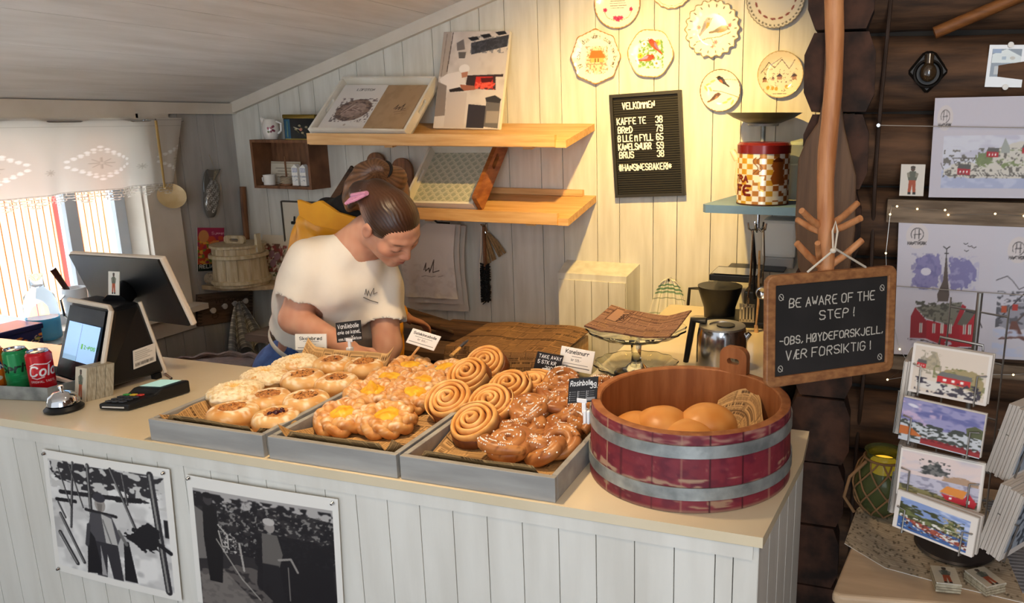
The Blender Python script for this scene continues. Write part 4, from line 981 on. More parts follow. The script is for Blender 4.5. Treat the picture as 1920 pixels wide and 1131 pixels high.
M3 = T @ Matrix.Translation((w*.53, .014, .009)) ; bk('brown cardboard book with dark handwriting, right in the white tray', M3, w*.44, h*.84, c, .022, M('brown card', '9a7d5c', .7))

c = Cv(130, 190, 100, 150, 'd6ccc4')          # oven photograph
c.blot(0, 0, 100, 150, 'bfb3aa', 8, 10, .5, .3, 4, .6); c.rect(0, 0, 13, 70, 'b3a497'); c.line([(15, 2), (12, 62)], 1.4, '5a4c44'); c.line([(6, 4), (4, 70)], 1, '8a7a70')
c.poly([(44, 18), (99, 6), (98, 24), (46, 36)], '393a42'); c.blot(44, 8, 99, 34, '55575f', 20, 8, .5, .1, 3, .6)
for x, y in ((44, 12), (62, 8), (84, 4)): c.poly([(x-6, y-2), (x+8, y-4), (x+12, y+1), (x, y+3)], '26272c')
c.poly([(22, 18), (32, 12), (36, 28), (24, 30)], '77706e'); c.poly([(26, 32), (38, 32), (37, 42), (28, 42)], '6b6562')
c.poly([(44, 68), (97, 66), (97, 70), (86, 70), (88, 90), (42, 88)], '3a2d30'); c.poly([(57, 70), (82, 70), (84, 88), (56, 86)], 'd2342a'); c.poly([(64, 72), (84, 71), (80, 78), (66, 79)], '5a1c1c'); c.blot(57, 78, 86, 90, 'f0604a', 8, 5, .45, .1, 6)
c.poly([(2, 74), (12, 66), (30, 62), (38, 68), (44, 84), (30, 90), (18, 92), (6, 82)], 'e6dcd6'); c.ell(38, 58, 8, 7, 'eee8e4'); c.poly([(34, 64), (44, 62), (44, 70), (36, 72)], 'b27a62'); c.poly([(34, 82), (56, 84), (58, 90), (38, 92)], 'a5654e'); c.poly([(18, 90), (34, 86), (42, 92), (20, 94)], '2d2626')
c.poly([(0, 78), (14, 84), (16, 130), (0, 132)], '8d8078'); c.rect(16, 94, 46, 148, 'cabeb6'); c.poly([(50, 112), (76, 114), (76, 148), (50, 148)], '35323a'); c.poly([(76, 106), (97, 108), (97, 148), (76, 146)], '6a6666'); c.poly([(74, 102), (88, 98), (98, 104), (96, 110), (76, 108)], '3a383c'); c.rect(78, 122, 96, 140, '9a9088')
T, w, h = frame(ony(812, 240, 2.765), ony(936, 243, 2.765), ony(824, 60, 2.875)); o = sheet(c, onframe(T, w, h), 'oven_photograph', printm, None, True, tuple(-(T.to_3x3() @ Vector((0, 0, .018))))); tag(o, 'tall canvas photograph of a man at a glowing oven, on the upper shelf', 'picture')
# lower shelf: patterned tray and boards behind it
T, w, h = frame(ony(764, 394, 2.635), ony(894, 397, 2.635), ony(775, 286, 2.862)); t = thing('patterned_tray', 'white tray with grey green wave pattern leaning on the lower shelf', 'tray', T @ Vector((w/2, 0, 0)))
tray_on_frame(t, T, w, h, .045)
c = Cv(150, 120, 100, 80, 'a3a592')
for j in range(15):
    for s in (0, 1): c.line([(x, 2+j*5.6+s*2.0+1.9*math.sin(x*.5+j*PI)*(1 if s == 0 else 1)) for x in np.arange(-1, 102, 1.5)], .9, 'd9d4bd' if s == 0 else 'c9c5ae')
sheet(c, onframe(T @ Matrix.Translation((.011, .011, .0088)), w-.022, h-.022), 'patterned_base', printm, t)
oakl = M('golden board wood', 'a56a38', .45, c2='7d4722', scale=5, stretch=(3, 3, 12), bump=.05)
bo = thing('cutting_board', 'golden wooden board with a grip slot leaning beside the patterned tray', 'cutting board', ony(905, 398, 2.66))
m = MB(); holed(m, [(p[0], p[1]+.038) for p in rloop(h+.02, .075, .012)], [(p[0]+.05, p[1]+.045) for p in rloop(.075, .024, .0118)], .018, T @ Matrix.Translation((w+.016, h/2+.014, 0)) @ Matrix.Rotation(PI/2, 4, 'Z')); m.build('board', oakl, bo)
for (px, py, r, lab) in [(703, 300, .045, 'round dark bread board seen over the ponytail'), (752, 312, .05, 'dark round-topped board leaning behind the patterned tray')]:
    p = ony(px, py, 2.86); m = MB(); zb = 1.335; m.prism([(p.x-r, zb), (p.x+r, zb)]+[(p.x+r*math.cos(a), p.z-r*.3+r*math.sin(a)) for a in np.linspace(0, PI, 16)], 2.862, 2.874, 'y'); tag(m.build('bread_board', oak), lab, 'bread board')
p = ony(640, 352, 2.80); m = MB(); T = Matrix.Translation(p) @ Matrix.Rotation(math.radians(40), 4, 'Y'); m.T = T; m.box((0, 0, 0), (.03, .012, .22)); m.tube([(0,.004,.05),(0,.098,.05)],.006,6); tag(m.build('leaning_board', darkw), 'dark wooden board edge sticking out left of the ponytail', 'board')

# ================================================================== hanging below the lower shelf
bagc = M('grey white paper bags', 'e6e0d6', .75, c2='bcb4aa', scale=10, bump=.5, bscale=22)
pb = thing('paper_bag_bundle', 'bundle of pale paper bags with a handwritten mark hanging under the lower shelf', 'paper bags', ony(820, 430, YB))
c = Cv(120, 150, 100, 130, 'e2dbd1'); c.blot(0, 70, 100, 130, 'd2c9be', 14, 10, .5, .2, 3, .6); c.line([(42, 80), (47, 68), (45, 82), (52, 76), (52, 84), (62, 62), (58, 84), (70, 80)], 1.5, '4a4038'); c.line([(36, 92), (44, 90), (54, 92), (62, 90)], .8, '8a7f74'); c.line([(68, 91), (76, 89)], .8, '8a7f74')
cr = crumple(5, .02)
for k, (dy, x0, x1, y0, y1, cc) in enumerate([(0, 764, 862, 418, 555, c), (.022, 770, 872, 418, 565, None), (.045, 772, 882, 420, 578, None)]):
    tl, tr_, bl = ony(x0+38, y0, YB-.085+dy), ony(x1-6, y0, YB-.085+dy), ony(x0, y1, YB-.075+dy); br = ony(x1, y1+5, YB-.075+dy)
    def fn(u, v, tl=tl, tr_=tr_, bl=bl, br=br, k=k):
        s = np.clip((1-v)*3, 0, 1); xl = bl.x+(tl.x-bl.x)*(1-s)**1.2; xr = br.x+(tr_.x-br.x)*(1-s); x = xl+(xr-xl)*u; z = (bl.z*(1-u)+br.z*u)*(1-v)+tl.z*v
        return x, tl.y-.018*np.sin(v*PI*.8)-.5*np.abs(cr(x*2.2+k, z*2.2))*(1-v), z
    c2 = cc or Cv(60, 70, 100, 120, ['ded6ca', 'd8cfc3', 'd2c8ba'][k]); sheet(c2, fn, 'paper_bag', VC('bag paper', .75, .3, bump=.4, bscale=26), pb)
p = ony(820, 419, YB-.07); MB().tube([(p.x-.05, YB-.02, p.z+.01), (p.x, YB-.07, p.z+.004), (p.x+.06, YB-.075, p.z+.004)], .004, 8).build('hook', M('dark iron', '2b2826', .5, .8), pb)
bd = M('dark bag side', '6d533c', .7); 
straw = M('dry straw', 'a98a5e', .8, c2='7d5f3c', scale=20, stretch=(20, 20, 2), bump=.4)
wk = thing('whisk_broom', 'small straw whisk broom hanging under the lower shelf', 'broom', ony(922, 455, YB-.03)); a = ony(905, 422, YB-.03); b = ony(930, 486, YB-.03)
m = MB()
for i in range(26): q = rnd.uniform(-1, 1); e = b+Vector((q*.048, rnd.uniform(-.012, .012), q*.030)); s = a.lerp(b, .18)+Vector((q*.008, 0, 0)); m.tube([s, s.lerp(e, .5)+Vector((q*.006, 0, 0)), e], [.0035, .004, .0022], 6)
m.build('bristles', straw, wk); MB().tube([a, a.lerp(b, .25)], [.007, .012], 10).build('grip', straw, wk); MB().tube([a.lerp(b, .2), a.lerp(b, .24)], .0135, 12).build('wire_band', steel, wk)
hb = thing('hand_brush', 'black bristled hand brush with a wooden handle beside the whisk broom', 'brush', ony(908, 495, YB-.03)); a = ony(907, 424, YB-.04); b = ony(911, 496, YB-.04); e = ony(913, 564, YB-.04)
MB().tube([a, a.lerp(b, .4), b, b.lerp(e, .3)], [.011, .013, .016, .012], 12, 0, False, .5).build('handle', oak, hb)
m = MB(); r2 = random.Random(5)
for i in range(260):
    q = r2.random(); c0 = b.lerp(e, q); w = r2.random()*2*PI; d = Vector((math.cos(w)*.024, -abs(math.sin(w))*.022-.004, r2.uniform(-.012, .012))); m.tube([c0, c0+d], [.0035, .002], 4)
m.tube([b, e], [.014, .015], 8); tag(m.build('bristles', M('black bristle', '141210', .8), hb), kind='stuff'); hk = MB(); hk.tube([ony(903, 424, YB-.045), ony(902, 470, YB-.05), ony(899, 497, YB-.045), ony(901, 540, YB-.045)], .003, 6); hk.build('cord', M('pale cord', 'd8d0c0', .8), hb)
for (px, lab) in ((906, 'small nail holding the brushes'),): q = ony(px, 421, YB-.03); tag(MB().tube([(q.x, YB, q.z), (q.x, YB-.05, q.z+.002)], .003, 6).build('nail', steel), 'nail in the wall holding the whisk broom and hand brush', 'nail')

# ================================================================== blue shelf, coffee tin, scale
blue = M('grey blue shelf paint', '6283a8', .5, c2='557599', scale=12, bump=.1)
bs = thing('corner_shelf', 'grey blue painted shelf by the log corner carrying the coffee tin', 'shelf', (-.36, 2.6, 1.35)); zt = 1.372; yf = onz(1440, 388, zt).y
xl = ony(1316, 386, yf).x; mb = MB(); mb.prism([(xl+.012, yf), (-.205, yf), (-.205, YB-.002), (ony(1390, 365, YB).x, YB-.002), (xl, yf+.02)], zt-.026, zt, 'z', 0); mb.build('board', blue, bs)
mb = MB(); mb.prism([(YB-.001, zt-.027), (yf+.15, zt-.027), (YB-.001, zt-.2)], -.25, -.23, 'x'); mb.build('bracket', blue, bs)
TY = yf+.095; tl = ony(1385, 262, TY); tr_ = ony(1483, 262, TY); tr = (tr_.x-tl.x)/2; tx = (tl.x+tr_.x)/2; H = ony(1433, 268, TY-.06).z-zt
tin = thing('coffee_tin', 'tall round coffee tin with gold and white checks and a dark red lid', 'tin', (tx, TY, zt))
c = Cv(260, 130, 240, 100, 'e7e1d2'); 
for j in range(10):
    for i in range(24):
        if (i+j) % 2: c.rect(i*10, j*10+4, i*10+10, j*10+14, ['c79a35', 'a8702c'][(i//2) % 2] if 60 < i*10 < 130 else ('c9a03a' if i*10 <= 60 or i*10 > 190 else '9a5a28'))
c.text('EKSTRA', 92, 58, 11, '6b2018', 3, 'r'); c.text('KAFFE', 96, 82, 17, '6b2018', 5, 'r')
for x in (104, 110): c.line([(x+4*math.sin(y*.25), y) for y in range(12, 44, 3)], 1.4, '7a4a24')
c.poly([(100, 46), (118, 46), (115, 58), (103, 58)], 'f0e7c4'); c.line([(110, 58), (110, 70), (116, 74)], 3, 'd9b55a')
c.ell(138, 26, 10, 14, '8a4d22'); c.poly([(131, 36), (146, 34), (152, 60), (130, 62), (126, 50)], '8a4d22'); c.poly([(128, 18), (138, 11), (148, 18), (144, 20), (132, 20)], '5a2c14'); c.poly([(130, 22), (126, 28), (130, 30)], '8a4d22'); c.rect(146, 70, 158, 78, 'f0ebdd'); c.rect(130, 84, 146, 91, 'f0ebdd')
sheet(c, lambda u, v: (tx-tr*np.cos(2*PI*(u-.21)), TY-tr*np.sin(2*PI*(u-.21)), zt+.004+(H-.03)*v), 'painted_side', VC('lithographed tin', .25, .5, metal=.35), tin)
m = MB(); m.lathe([(0, .001), (tr+.001, .001), (tr+.001, .005)], 60, (tx, TY, zt)); m.build('bottom_rim', M('brown tin rim', '5a3424', .4, .5), tin)
m = MB(); m.lathe([(tr+.002, H-.034), (tr+.003, H-.008), (tr-.004, H), (tr-.012, H-.002), (0, H-.002)], 60, (tx, TY, zt)); m.build('lid', M('dark red lid', '6d1a1a', .25, .2, coat=.3), tin)
SYc = TY+.19; p = ony(1432, 212, SYc); R = (ony(1502, 212, SYc).x-ony(1361, 212, SYc).x)/2; irn = M('dark weighing dish', '3d3733', .4, .6, c2='2c2724', scale=12)
sc = thing('kitchen_scale', 'old kitchen scale whose dark dish stands above the coffee tin', 'scale', (p.x, SYc, zt))
m = MB(); m.lathe([(0, -.036), (R*.45, -.034), (R*.8, -.016), (R, 0), (R+.004, .001), (R-.004, .0005), (R*.78, -.012), (R*.4, -.029), (0, -.031)], 64, (p.x, SYc, p.z)); m.build('dish', irn, sc)
m = MB(); m.lathe([(.0, .0), (R*.42, 0), (R*.40, -.008), (0, -.008)], 40, (p.x, SYc, p.z-.036)); m.build('dish_plate', galv, sc); MB().tube([(p.x, SYc, zt+.12), (p.x, SYc, p.z-.042)], .009, 12).build('stem', galv, sc); m = MB(); m.box((p.x, SYc, zt+.062), (.11, .10, .122), None, 0, bev=.012); m.build('body', M('pale scale enamel', 'b9bdb2', .4), sc)
gj = thing('storage_jar', 'glass clip-top jar between the coffee tin and the log corner', 'jar', (-.245, TY+.14, zt)); 
m = MB(); m.lathe([(0, .001), (.038, .001), (.04, .01), (.04, .15), (.034, .17), (.036, .185), (0, .185)], 32, (-.245, TY+.14, zt)); m.build('glass_body', M('greenish jar glass', 'dfe9df', .05, trans=.8, ior=1.2), gj); m = MB(); m.lathe([(0, .001), (.036, .001), (.036, .012), (0, .022)], 28, (-.245, TY+.14, zt+.186)); m.build('lid', M('pale green lid', 'a9b5a0', .3), gj)
m = MB(); m.lathe([(0, .004), (.035, .004), (.035, .12), (0, .125)], 28, (-.245, TY+.14, zt)); m.build('contents', M('white sugar lumps', 'e8e4da', .8, bump=.5), gj)
jg = thing('cream_jug', 'small cream jug whose spout peeks out left of the coffee tin', 'jug', (ony(1390, 300, TY+.22).x+.02, TY+.23, zt)); q = jg.location
m = MB(); m.lathe([(0, .001), (.035, .001), (.046, .04), (.04, .10), (.036, .14), (.041, .155), (.037, .155), (.034, .14), (.036, .1), (0, .02)], 32, q); m.build('body', M('cream glaze', 'ded3b8', .2), jg); MB().tube([q+Vector((-.035, 0, .13)), q+Vector((-.055, 0, .16)), q+Vector((-.062, 0, .162))], [.014, .01, .005], 10).build('spout', M('cream glaze', 'ded3b8'), jg)

# utensils below the blue shelf
ux = ony(1421, 420, yf+.035); hr = thing('utensil_hook', 'steel hook with prongs screwed under the blue shelf', 'hook', (ux.x, ux.y, zt-.03)); m = MB(); zt2 = zt-.026
m.tube([(ux.x, ux.y, zt2), (ux.x, ux.y, zt2-.05)], .006, 10)
for dx, dy in ((-.028, -.01), (.026, -.012), (-.012, .02), (.014, .018), (0, -.03)): m.tube([(ux.x, ux.y, zt2-.045), (ux.x+dx*.6, ux.y+dy*.6, zt2-.058), (ux.x+dx, ux.y+dy, zt2-.05), (ux.x+dx*1.1, ux.y+dy*1.1, zt2-.03)], .0035, 8)
m.build('hook', steel, hr)
def utensil(name, label, top, bot, hm, head, hw=.006):
    t = thing(name, label, name.split('_')[-1], top); a, b = Vector(top), Vector(bot); MB().tube([a, a.lerp(b, .5)+Vector((.004, 0, 0)), a.lerp(b, .72)], [hw, hw*1.25, hw*.8], 10, 0, False, .6).build('handle', hm, t); head(t, a.lerp(b, .70), b); return t
def turner(t, a, b):
    m = MB(); d = (b-a); T, w, h = frame(b+Vector((-.024, 0, .0)), b+Vector((.026, .004, 0)), a+d*.35+Vector((-.024, 0, 0))); m.T = T
    for x in (.004, .0145, .025, .0355, .046): m.box((x, h/2, 0), (.0065, h*.96, .0018))
    m.box((.025, .004, 0), (.05, .010, .0018)); m.box((.025, h-.004, 0), (.05, .012, .0018)); m.build('slotted_blade', steel, t); MB().tube([a, a+d*.4], .004, 8).build('neck', steel, t)
uy = ux.y
utensil('slotted_turner', 'steel slotted turner hanging in front of the coffee machine', ony(1412, 432, uy-.03), ony(1399, 604, uy-.03), steel, turner)
def pickhead(t, a, b): MB().tube([a, a.lerp(b, .5), b], [.006, .009, .012], 10, 0, False, .5).build('blade', black, t)
utensil('black_spatula', 'black handled spatula hanging between the steel turner and the thin ladle', ony(1411, 430, uy-.012), ony(1415, 560, uy-.012), black, pickhead, .008)
def bowl(t, a, b): m = MB(); m.T = Matrix.Translation(b) @ Matrix.Rotation(PI/2, 4, 'X'); m.lathe([(0, .0), (.016, .004), (.022, .012), (.019, .012), (.014, .006), (0, .003)], 24); m.build('bowl', steel, t); MB().tube([a, b+Vector((0, 0, .018))], .003, 8).build('neck', steel, t)
utensil('thin_ladle', 'thin steel ladle hanging at the right of the hook', ony(1432, 425, uy-.02), ony(1430, 548, uy-.02), steel, bowl, .0035)
def wsp(t, a, b): m = MB(); m.ell(b+Vector((.006, 0, .022)), (.017, .006, .030)); m.build('spoon_bowl', pine, t); MB().tube([a, b+Vector((.004, 0, .05))], [.006, .010], 10).build('neck', pine, t)
utensil('wooden_spoon', 'long wooden spoon hanging behind the chalkboard frame', ony(1424, 470, uy+.012), ony(1415, 668, uy-.02), pine, wsp, .006)

# ================================================================== coffee machine and jug on the side bench
CYm = 2.60; cm = thing('coffee_machine', 'black filter coffee machine behind the steel jug', 'coffee machine', (ony(1385, 690, CYm).x, CYm, ZC))
def bxp(name, x0, x1, y0, y1, Ya, Yb, mat, t, bev=.004):
    a, b = ony(x0, y0, Ya), ony(x1, y1, Ya); return MB().box(((a.x+b.x)/2, (Ya+Yb)/2, (a.z+b.z)/2), (b.x-a.x, Yb-Ya, a.z-b.z), None, 0, bev=bev).build(name, mat, t)
a = ony(1400, 540, CYm); b = ony(1470, 690, CYm)
MB().box((a.x+.035, CYm+.03, (ZC+a.z)/2+.0), (.075, .15, a.z-ZC-.004), None, 0, bev=.006).build('tower', black, cm)
MB().box((a.x-.03, CYm+.03, ZC+.012), (.20, .17, .022), None, 0, bev=.006).build('base', black, cm)
f0 = ony(1346, 540, CYm-.02); f1 = ony(1350, 612, CYm-.02); R0 = (ony(1392, 540, CYm-.02).x-ony(1308, 540, CYm-.02).x)/2
m = MB(); zz = f0.z; m.lathe([(0, f1.z-zz), (R0*.66, f1.z-zz), (R0*.72, (f1.z-zz)*.55), (R0*.95, -.02), (R0, 0), (R0-.004, 0), (0, -.006)], 40, (f0.x, CYm+.02, zz)); m.build('filter_basket', black, cm)
q = ony(1312, 541, CYm); e = ony(1293, 541, CYm); e2 = ony(1290, 572, CYm); MB().tube([q, e, e2], .008, 10, 0, False, .7).build('basket_handle', black, bpy.data.objects['filter_basket'])
bxp('top_plate', 1330, 1420, 514, 532, CYm-.02, CYm+.14, black, cm); bxp('steel_strip', 1334, 1418, 512, 517, CYm-.022, CYm+.10, steel, cm, .002); bxp('rear_plate', 1362, 1470, 502, 512, CYm+.12, CYm+.22, black, cm)
JY = 2.10; jc = ony(1352, 690, JY); JR = (ony(1400, 640, JY).x-ony(1305, 640, JY).x)/2; jz = ony(1352, 612, JY).z-ZC
jug = thing('thermal_jug', 'polished steel coffee jug with a black lid, standing behind the red tub', 'jug', (jc.x, JY, ZC)); m = MB(); m.lathe([(0, .001), (JR, .001), (JR*1.0, .05), (JR*.97, jz*.8), (JR*.93, jz*.94), (JR*.90, jz)], 48, (jc.x, JY, ZC)); m.build('body', steel, jug)
m = MB(); m.lathe([(JR*.91, jz-.004), (JR*.90, jz+.004), (JR*.5, jz+.006), (JR*.48, jz+.002), (0, jz+.002)], 40, (jc.x, JY, ZC)); m.build('rim_lid', M('brushed steel lid', 'b9b6ae', .35, .9), jug); m = MB(); m.lathe([(0, 0), (.026, 0), (.026, .004), (0, .005)], 24, (jc.x+.012, JY-.01, ZC+jz+.005)); m.build('pour_opening', black, jug)
h0 = ony(1318, 601, JY); h1 = ony(1300, 600, JY); h2 = ony(1286, 678, JY); MB().tube([h0+Vector((.01, 0, 0)), h1, h1.lerp(h2, .5), h2], [.013, .014, .013, .011], 12, 0, False, .75).build('handle', black, jug)
s0 = ony(1398, 625, JY); MB().tube([s0+Vector((-.01, 0, -.03)), s0+Vector((.012, 0, .0))], [.012, .007], 10).build('spout', steel, jug)

# glass cake stand on a scalloped glass dish, with printed paper on it
gl = M('pressed glass', 'f4f7ee', .03, trans=1, ior=1.42)
gx = onz(1193, 697, ZC+.01); wv = lambda a, r, z: 1+.03*math.cos(14*a)*(r > .09)
gd = thing('glass_dish', 'wide scalloped glass dish under the cake stand', 'dish', (gx.x, gx.y, ZC)); RD = (onz(1281, 690, ZC+.03).x-onz(1114, 690, ZC+.03).x)/2
m = MB(); m.lathe([(0, .002), (RD*.55, .002), (RD*.8, .014), (RD, .034), (RD*.985, .037), (RD*.78, .019), (RD*.54, .007), (0, .007)], 84, (gx.x, gx.y, ZC), 0, lambda a, r, z: 1+.035*math.cos(14*a)*(r > RD*.7)); m.build('dish', gl, gd)
cs = thing('cake_stand', 'clear glass cake stand topped with brown printed paper', 'cake stand', (gx.x, gx.y, ZC+.008)); zt = ony(1193, 618, gx.y).z-ZC-.008; RC = (ony(1284, 618, gx.y).x-ony(1104, 618, gx.y).x)/2
m = MB(); m.lathe([(0, zt-.020), (RC*.3, zt-.020), (RC*.8, zt-.012), (RC, zt+.004), (RC*.985, zt+.008), (RC*.78, zt-.006), (0, zt-.013)], 84, (gx.x, gx.y, ZC+.008), 0, lambda a, r, z: 1+.02*math.cos(16*a)*(r > RC*.7)); m.build('plate', gl, cs)
m = MB(); m.lathe([(0, .0), (.062, .0), (.058, .006), (.03, .016), (.015, .03), (.0125, .05), (.016, zt-.04), (.022, zt-.021), (0, zt-.0205)], 40, (gx.x, gx.y, ZC+.008)); m.build('foot', gl, cs)
c = news(150, 90, 30, 17, 77, 'b98c6a', '4a2c20'); c.rect(3, 1.2, 9.2, 9, 'b98c6a'); c.line([(3, 1.2), (9.2, 1.2), (9.2, 9), (3, 9), (3, 1.2)], .3, '4a2c20')
for i, ch in enumerate('Lager'):
    g, wd = glyph(ch)
    for st in g: c.line([(8.6-p[1]*.42, 2.0+i*1.5+p[0]*.30) for p in st], .5, '3a2018')
cr = crumple(8, .006); zz = ZC+.008+zt
def fn(u, v): x = gx.x+(u-.47)*.235; y = gx.y+(v-.5)*.17; return x+.02*(v-.5), y, zz+.006+.030*np.clip(v-.35, 0, 1)**1.2+.035*np.clip(.2-u, 0, 1)*2+.05*np.clip(u-.72, 0, 1)*np.clip(v+.1, 0, 1)+cr(x, y)*.5+.004*(1+np.sin(u*7))
o = sheet(c, fn, 'printed_paper', paperm, None); o.modifiers.new('thickness', 'SOLIDIFY').thickness = .004; tag(o, 'brown printed paper sheets lying on the glass cake stand', 'paper')

# newspaper covered board and knife, dough trough on the dark bench
nb = thing('paper_covered_board', 'board wrapped in brown printed paper behind the cinnamon swirls', 'board', (-1.25, 2.6, .76))
A, B, Cc, D = onz(850, 664, .80), onz(1008, 640, .80), onz(978, 622, .80), onz(850, 634, .80)
c = news(170, 110, 34, 22, 91, '8d6a48', '2c1c12'); xa, xb, ya, yb_ = -1.44, -1.0, 2.36, 2.68; cr = crumple(14, .01)
def fn(u, v): 
    s = np.clip((v-.42)/.58, 0, 1); g = np.clip((.42-v)/.42, 0, 1); x = xa+(xb-xa)*u; y = ya+(yb_-ya)*s-.03*g; z = .845-.085*g**1.3*(1)+.02*np.sin(u*3)*s+cr(x, y)*.8+.035*np.clip(u-.75, 0, 1)*s; return x, y, z
o = sheet(c, fn, 'paper_cover', paperm, nb); o.modifiers.new('thickness', 'SOLIDIFY').thickness = .003
MB().box(((xa+xb)/2, (ya+yb_)/2+.01, .797), (xb-xa-.02, yb_-ya-.02, .074)).build('board', pine, nb)
kn = thing('table_knife', 'small knife with a wooden handle lying on the printed paper', 'knife', onz(865, 655, .87)); a, b, e = onz(846, 667, .862), onz(862, 652, .868), onz(878, 637, .876)
MB().tube([a, b], [.008, .0065], 10, 0, False, .6).build('handle', pine, kn); MB().tube([b, b.lerp(e, .7), e], [.008, .008, .002], 10, 0, False, .15).build('blade', steel, kn)
tg = thing('dough_trough', 'dark wooden trough tipped up on the bench under the paper bags', 'trough', (-1.5, 2.75, .76)); a, b = ony(752, 588, 2.70), ony(858, 622, 2.70)
m = MB(); n = 14; v = []; f = []
for i in range(n+1):
    q = i/n; p = a.lerp(b, q)
    for k in range(9): w = PI*k/8; wd = .045*(1-.35*q); v.append((p.x, p.y+.05-.10*k/8, p.z+.01-wd*math.sin(w)*.9))
f = [(i*9+k, i*9+k+1, (i+1)*9+k+1, (i+1)*9+k) for i in range(n) for k in range(8)]; m.add(v, f, 0, True); o = m.build('trough', darkw, tg); o.modifiers.new('thickness', 'SOLIDIFY').thickness = .012
m = MB(); m.box((-1.52, 2.74, .79), (.30, .14, .05)); m.build('foot', darkw, tg)

# ================================================================== window side
WX = XL-.045
cv = Cv(330, 150, 176, 80, 'd9d3c8')
for x in (-8, 36, 80, 124, 168):
    cx_, cy_ = x+10, 42
    for k in range(6):
        for s in (-1, 1):
            for t in (-1, 1):
                cv.ell(cx_+s*k*2.6, cy_+t*(15-k*2.5), 1.25, 1.25, 'fbfaf6'); cv.ell(cx_+s*k*2.6, cy_+t*(12-k*2.0), .95, .95, 'f7f5ef')
    for a in range(8): cv.line([(cx_+1.2*math.cos(a*PI/4), cy_+1.2*math.sin(a*PI/4)), (cx_+5*math.cos(a*PI/4), cy_+5*math.sin(a*PI/4))], .7, 'b9b1a4')
    for a in range(8): cv.line([(x+32, cy_+6), (x+32+2.6*math.cos(a*PI/4), cy_+6+2.6*math.sin(a*PI/4))], .5, 'b9b1a4')
cv.rect(0, 2, 176, 2.6, 'bdb5a9'); cv.rect(0, 8, 176, 8.5, 'c2baae')
for y in (67, 70): cv.line([(0, y), (176, y)], .5, 'a59c90')
for i in range(90):
    for j in range(4): cv.ring(i*2+(j % 2), 68+j*2.4, .9, .35, 'b5aca0')
cy0, cy1 = 1.0, 2.575
def cfold(u, v): return .017*np.sin(u*34)+.009*np.sin(u*71+1)*(1-v)+.006*np.sin(u*17)
def cfn(u, v):
    y = cy0+(cy1-cy0)*u-.10*(1-v)*u**6; z0 = 1.648; z1 = 1.322+.02*u
    return XL+.052+cfold(u, v)*(.35+.9*(1-v)), y, z1+(z0-z1)*v
def cmask(u, v):
    d = (1-v)*80; X = u*176; sc = 74+4.5*np.abs(np.sin(X*PI/11)); ok = d < sc
    hole = (d > 67.5) & (((X+((d//2.4) % 2)) % 2-1)**2+((d-.6) % 2.4-1.2)**2 < .35); return ok & ~hole
curm = bpy.data.materials.new('sheer linen'); curm.use_nodes = True; nt = curm.node_tree; nt.nodes.clear(); L = nt.links.new
o_ = nt.nodes.new('ShaderNodeOutputMaterial'); d_ = nt.nodes.new('ShaderNodeBsdfDiffuse'); t_ = nt.nodes.new('ShaderNodeBsdfTranslucent'); a_ = nt.nodes.new('ShaderNodeVertexColor'); a_.layer_name = 'Col'; m_ = nt.nodes.new('ShaderNodeMixShader'); m_.inputs[0].default_value = .45
L(a_.outputs[0], d_.inputs[0]); L(a_.outputs[0], t_.inputs[0]); L(d_.outputs[0], m_.inputs[1]); L(t_.outputs[0], m_.inputs[2]); L(m_.outputs[0], o_.inputs[0])
cu = thing('window_curtain', 'short white curtain with lace diamonds and crocheted edge over the window', 'curtain', (XL+.05, 1.8, 1.65)); sheet(cv, cfn, 'lace_cloth', curm, cu, True, mask=cmask)
MB().tube([(XL+.045, .96, 1.636), (XL+.045, 2.585, 1.636)], .005, 8).build('curtain_rod', steel, cu)
# brass skimmer ladle on the casing
brass = M('worn brass', 'd3bd92', .4, .25, c2='bda271', scale=15)
sk = thing('skimmer_ladle', 'long brass skimmer hanging from the window casing', 'skimmer', onx(293, 226, XL+.11)); a, b = onx(292, 226, XL+.105), onx(309, 352, XL+.085)
MB().tube([a, a.lerp(b, .5), b], [.006, .0065, .0045], 10, 0, False, .5).build('handle', M('pale wooden handle', 'b39457', .5), sk)
c = onx(322, 368, XL+.075); m = MB(); T, w, h = frame((c.x, c.y-.05, c.z+.02), (c.x+.012, c.y+.05, c.z-.0), (c.x+.02, c.y-.05, c.z+.12)); m.T = Matrix.Translation(c) @ Matrix.Rotation(math.radians(62), 4, 'Y') @ Matrix.Rotation(.5, 4, 'X')
m.lathe([(0, -.007), (.03, -.005), (.05, .0), (.053, .003), (.048, .001), (.028, -.003), (0, -.005)], 36); m.build('pan', brass, sk)
m2 = MB(); m2.T = m.T
for r in (.012, .022, .032, .041):
    for k in range(int(r*600)): q = 2*PI*k/int(r*600); m2.lathe([(0, -.0015), (.0019, -.0015)], 8, (r*math.cos(q), r*math.sin(q), -.0045+.0055*(r/.05)**2))
m2.build('strainer_holes', M('hole shadow', '3a2c16', .9), sk); MB().tube([b, c+Vector((0, .0, .03))], .005, 8).build('neck', brass, sk); MB().tube([(XL+.022, a.y, a.z+.004), a+Vector((0, 0, .004))], .003, 6).build('nail', steel, sk)
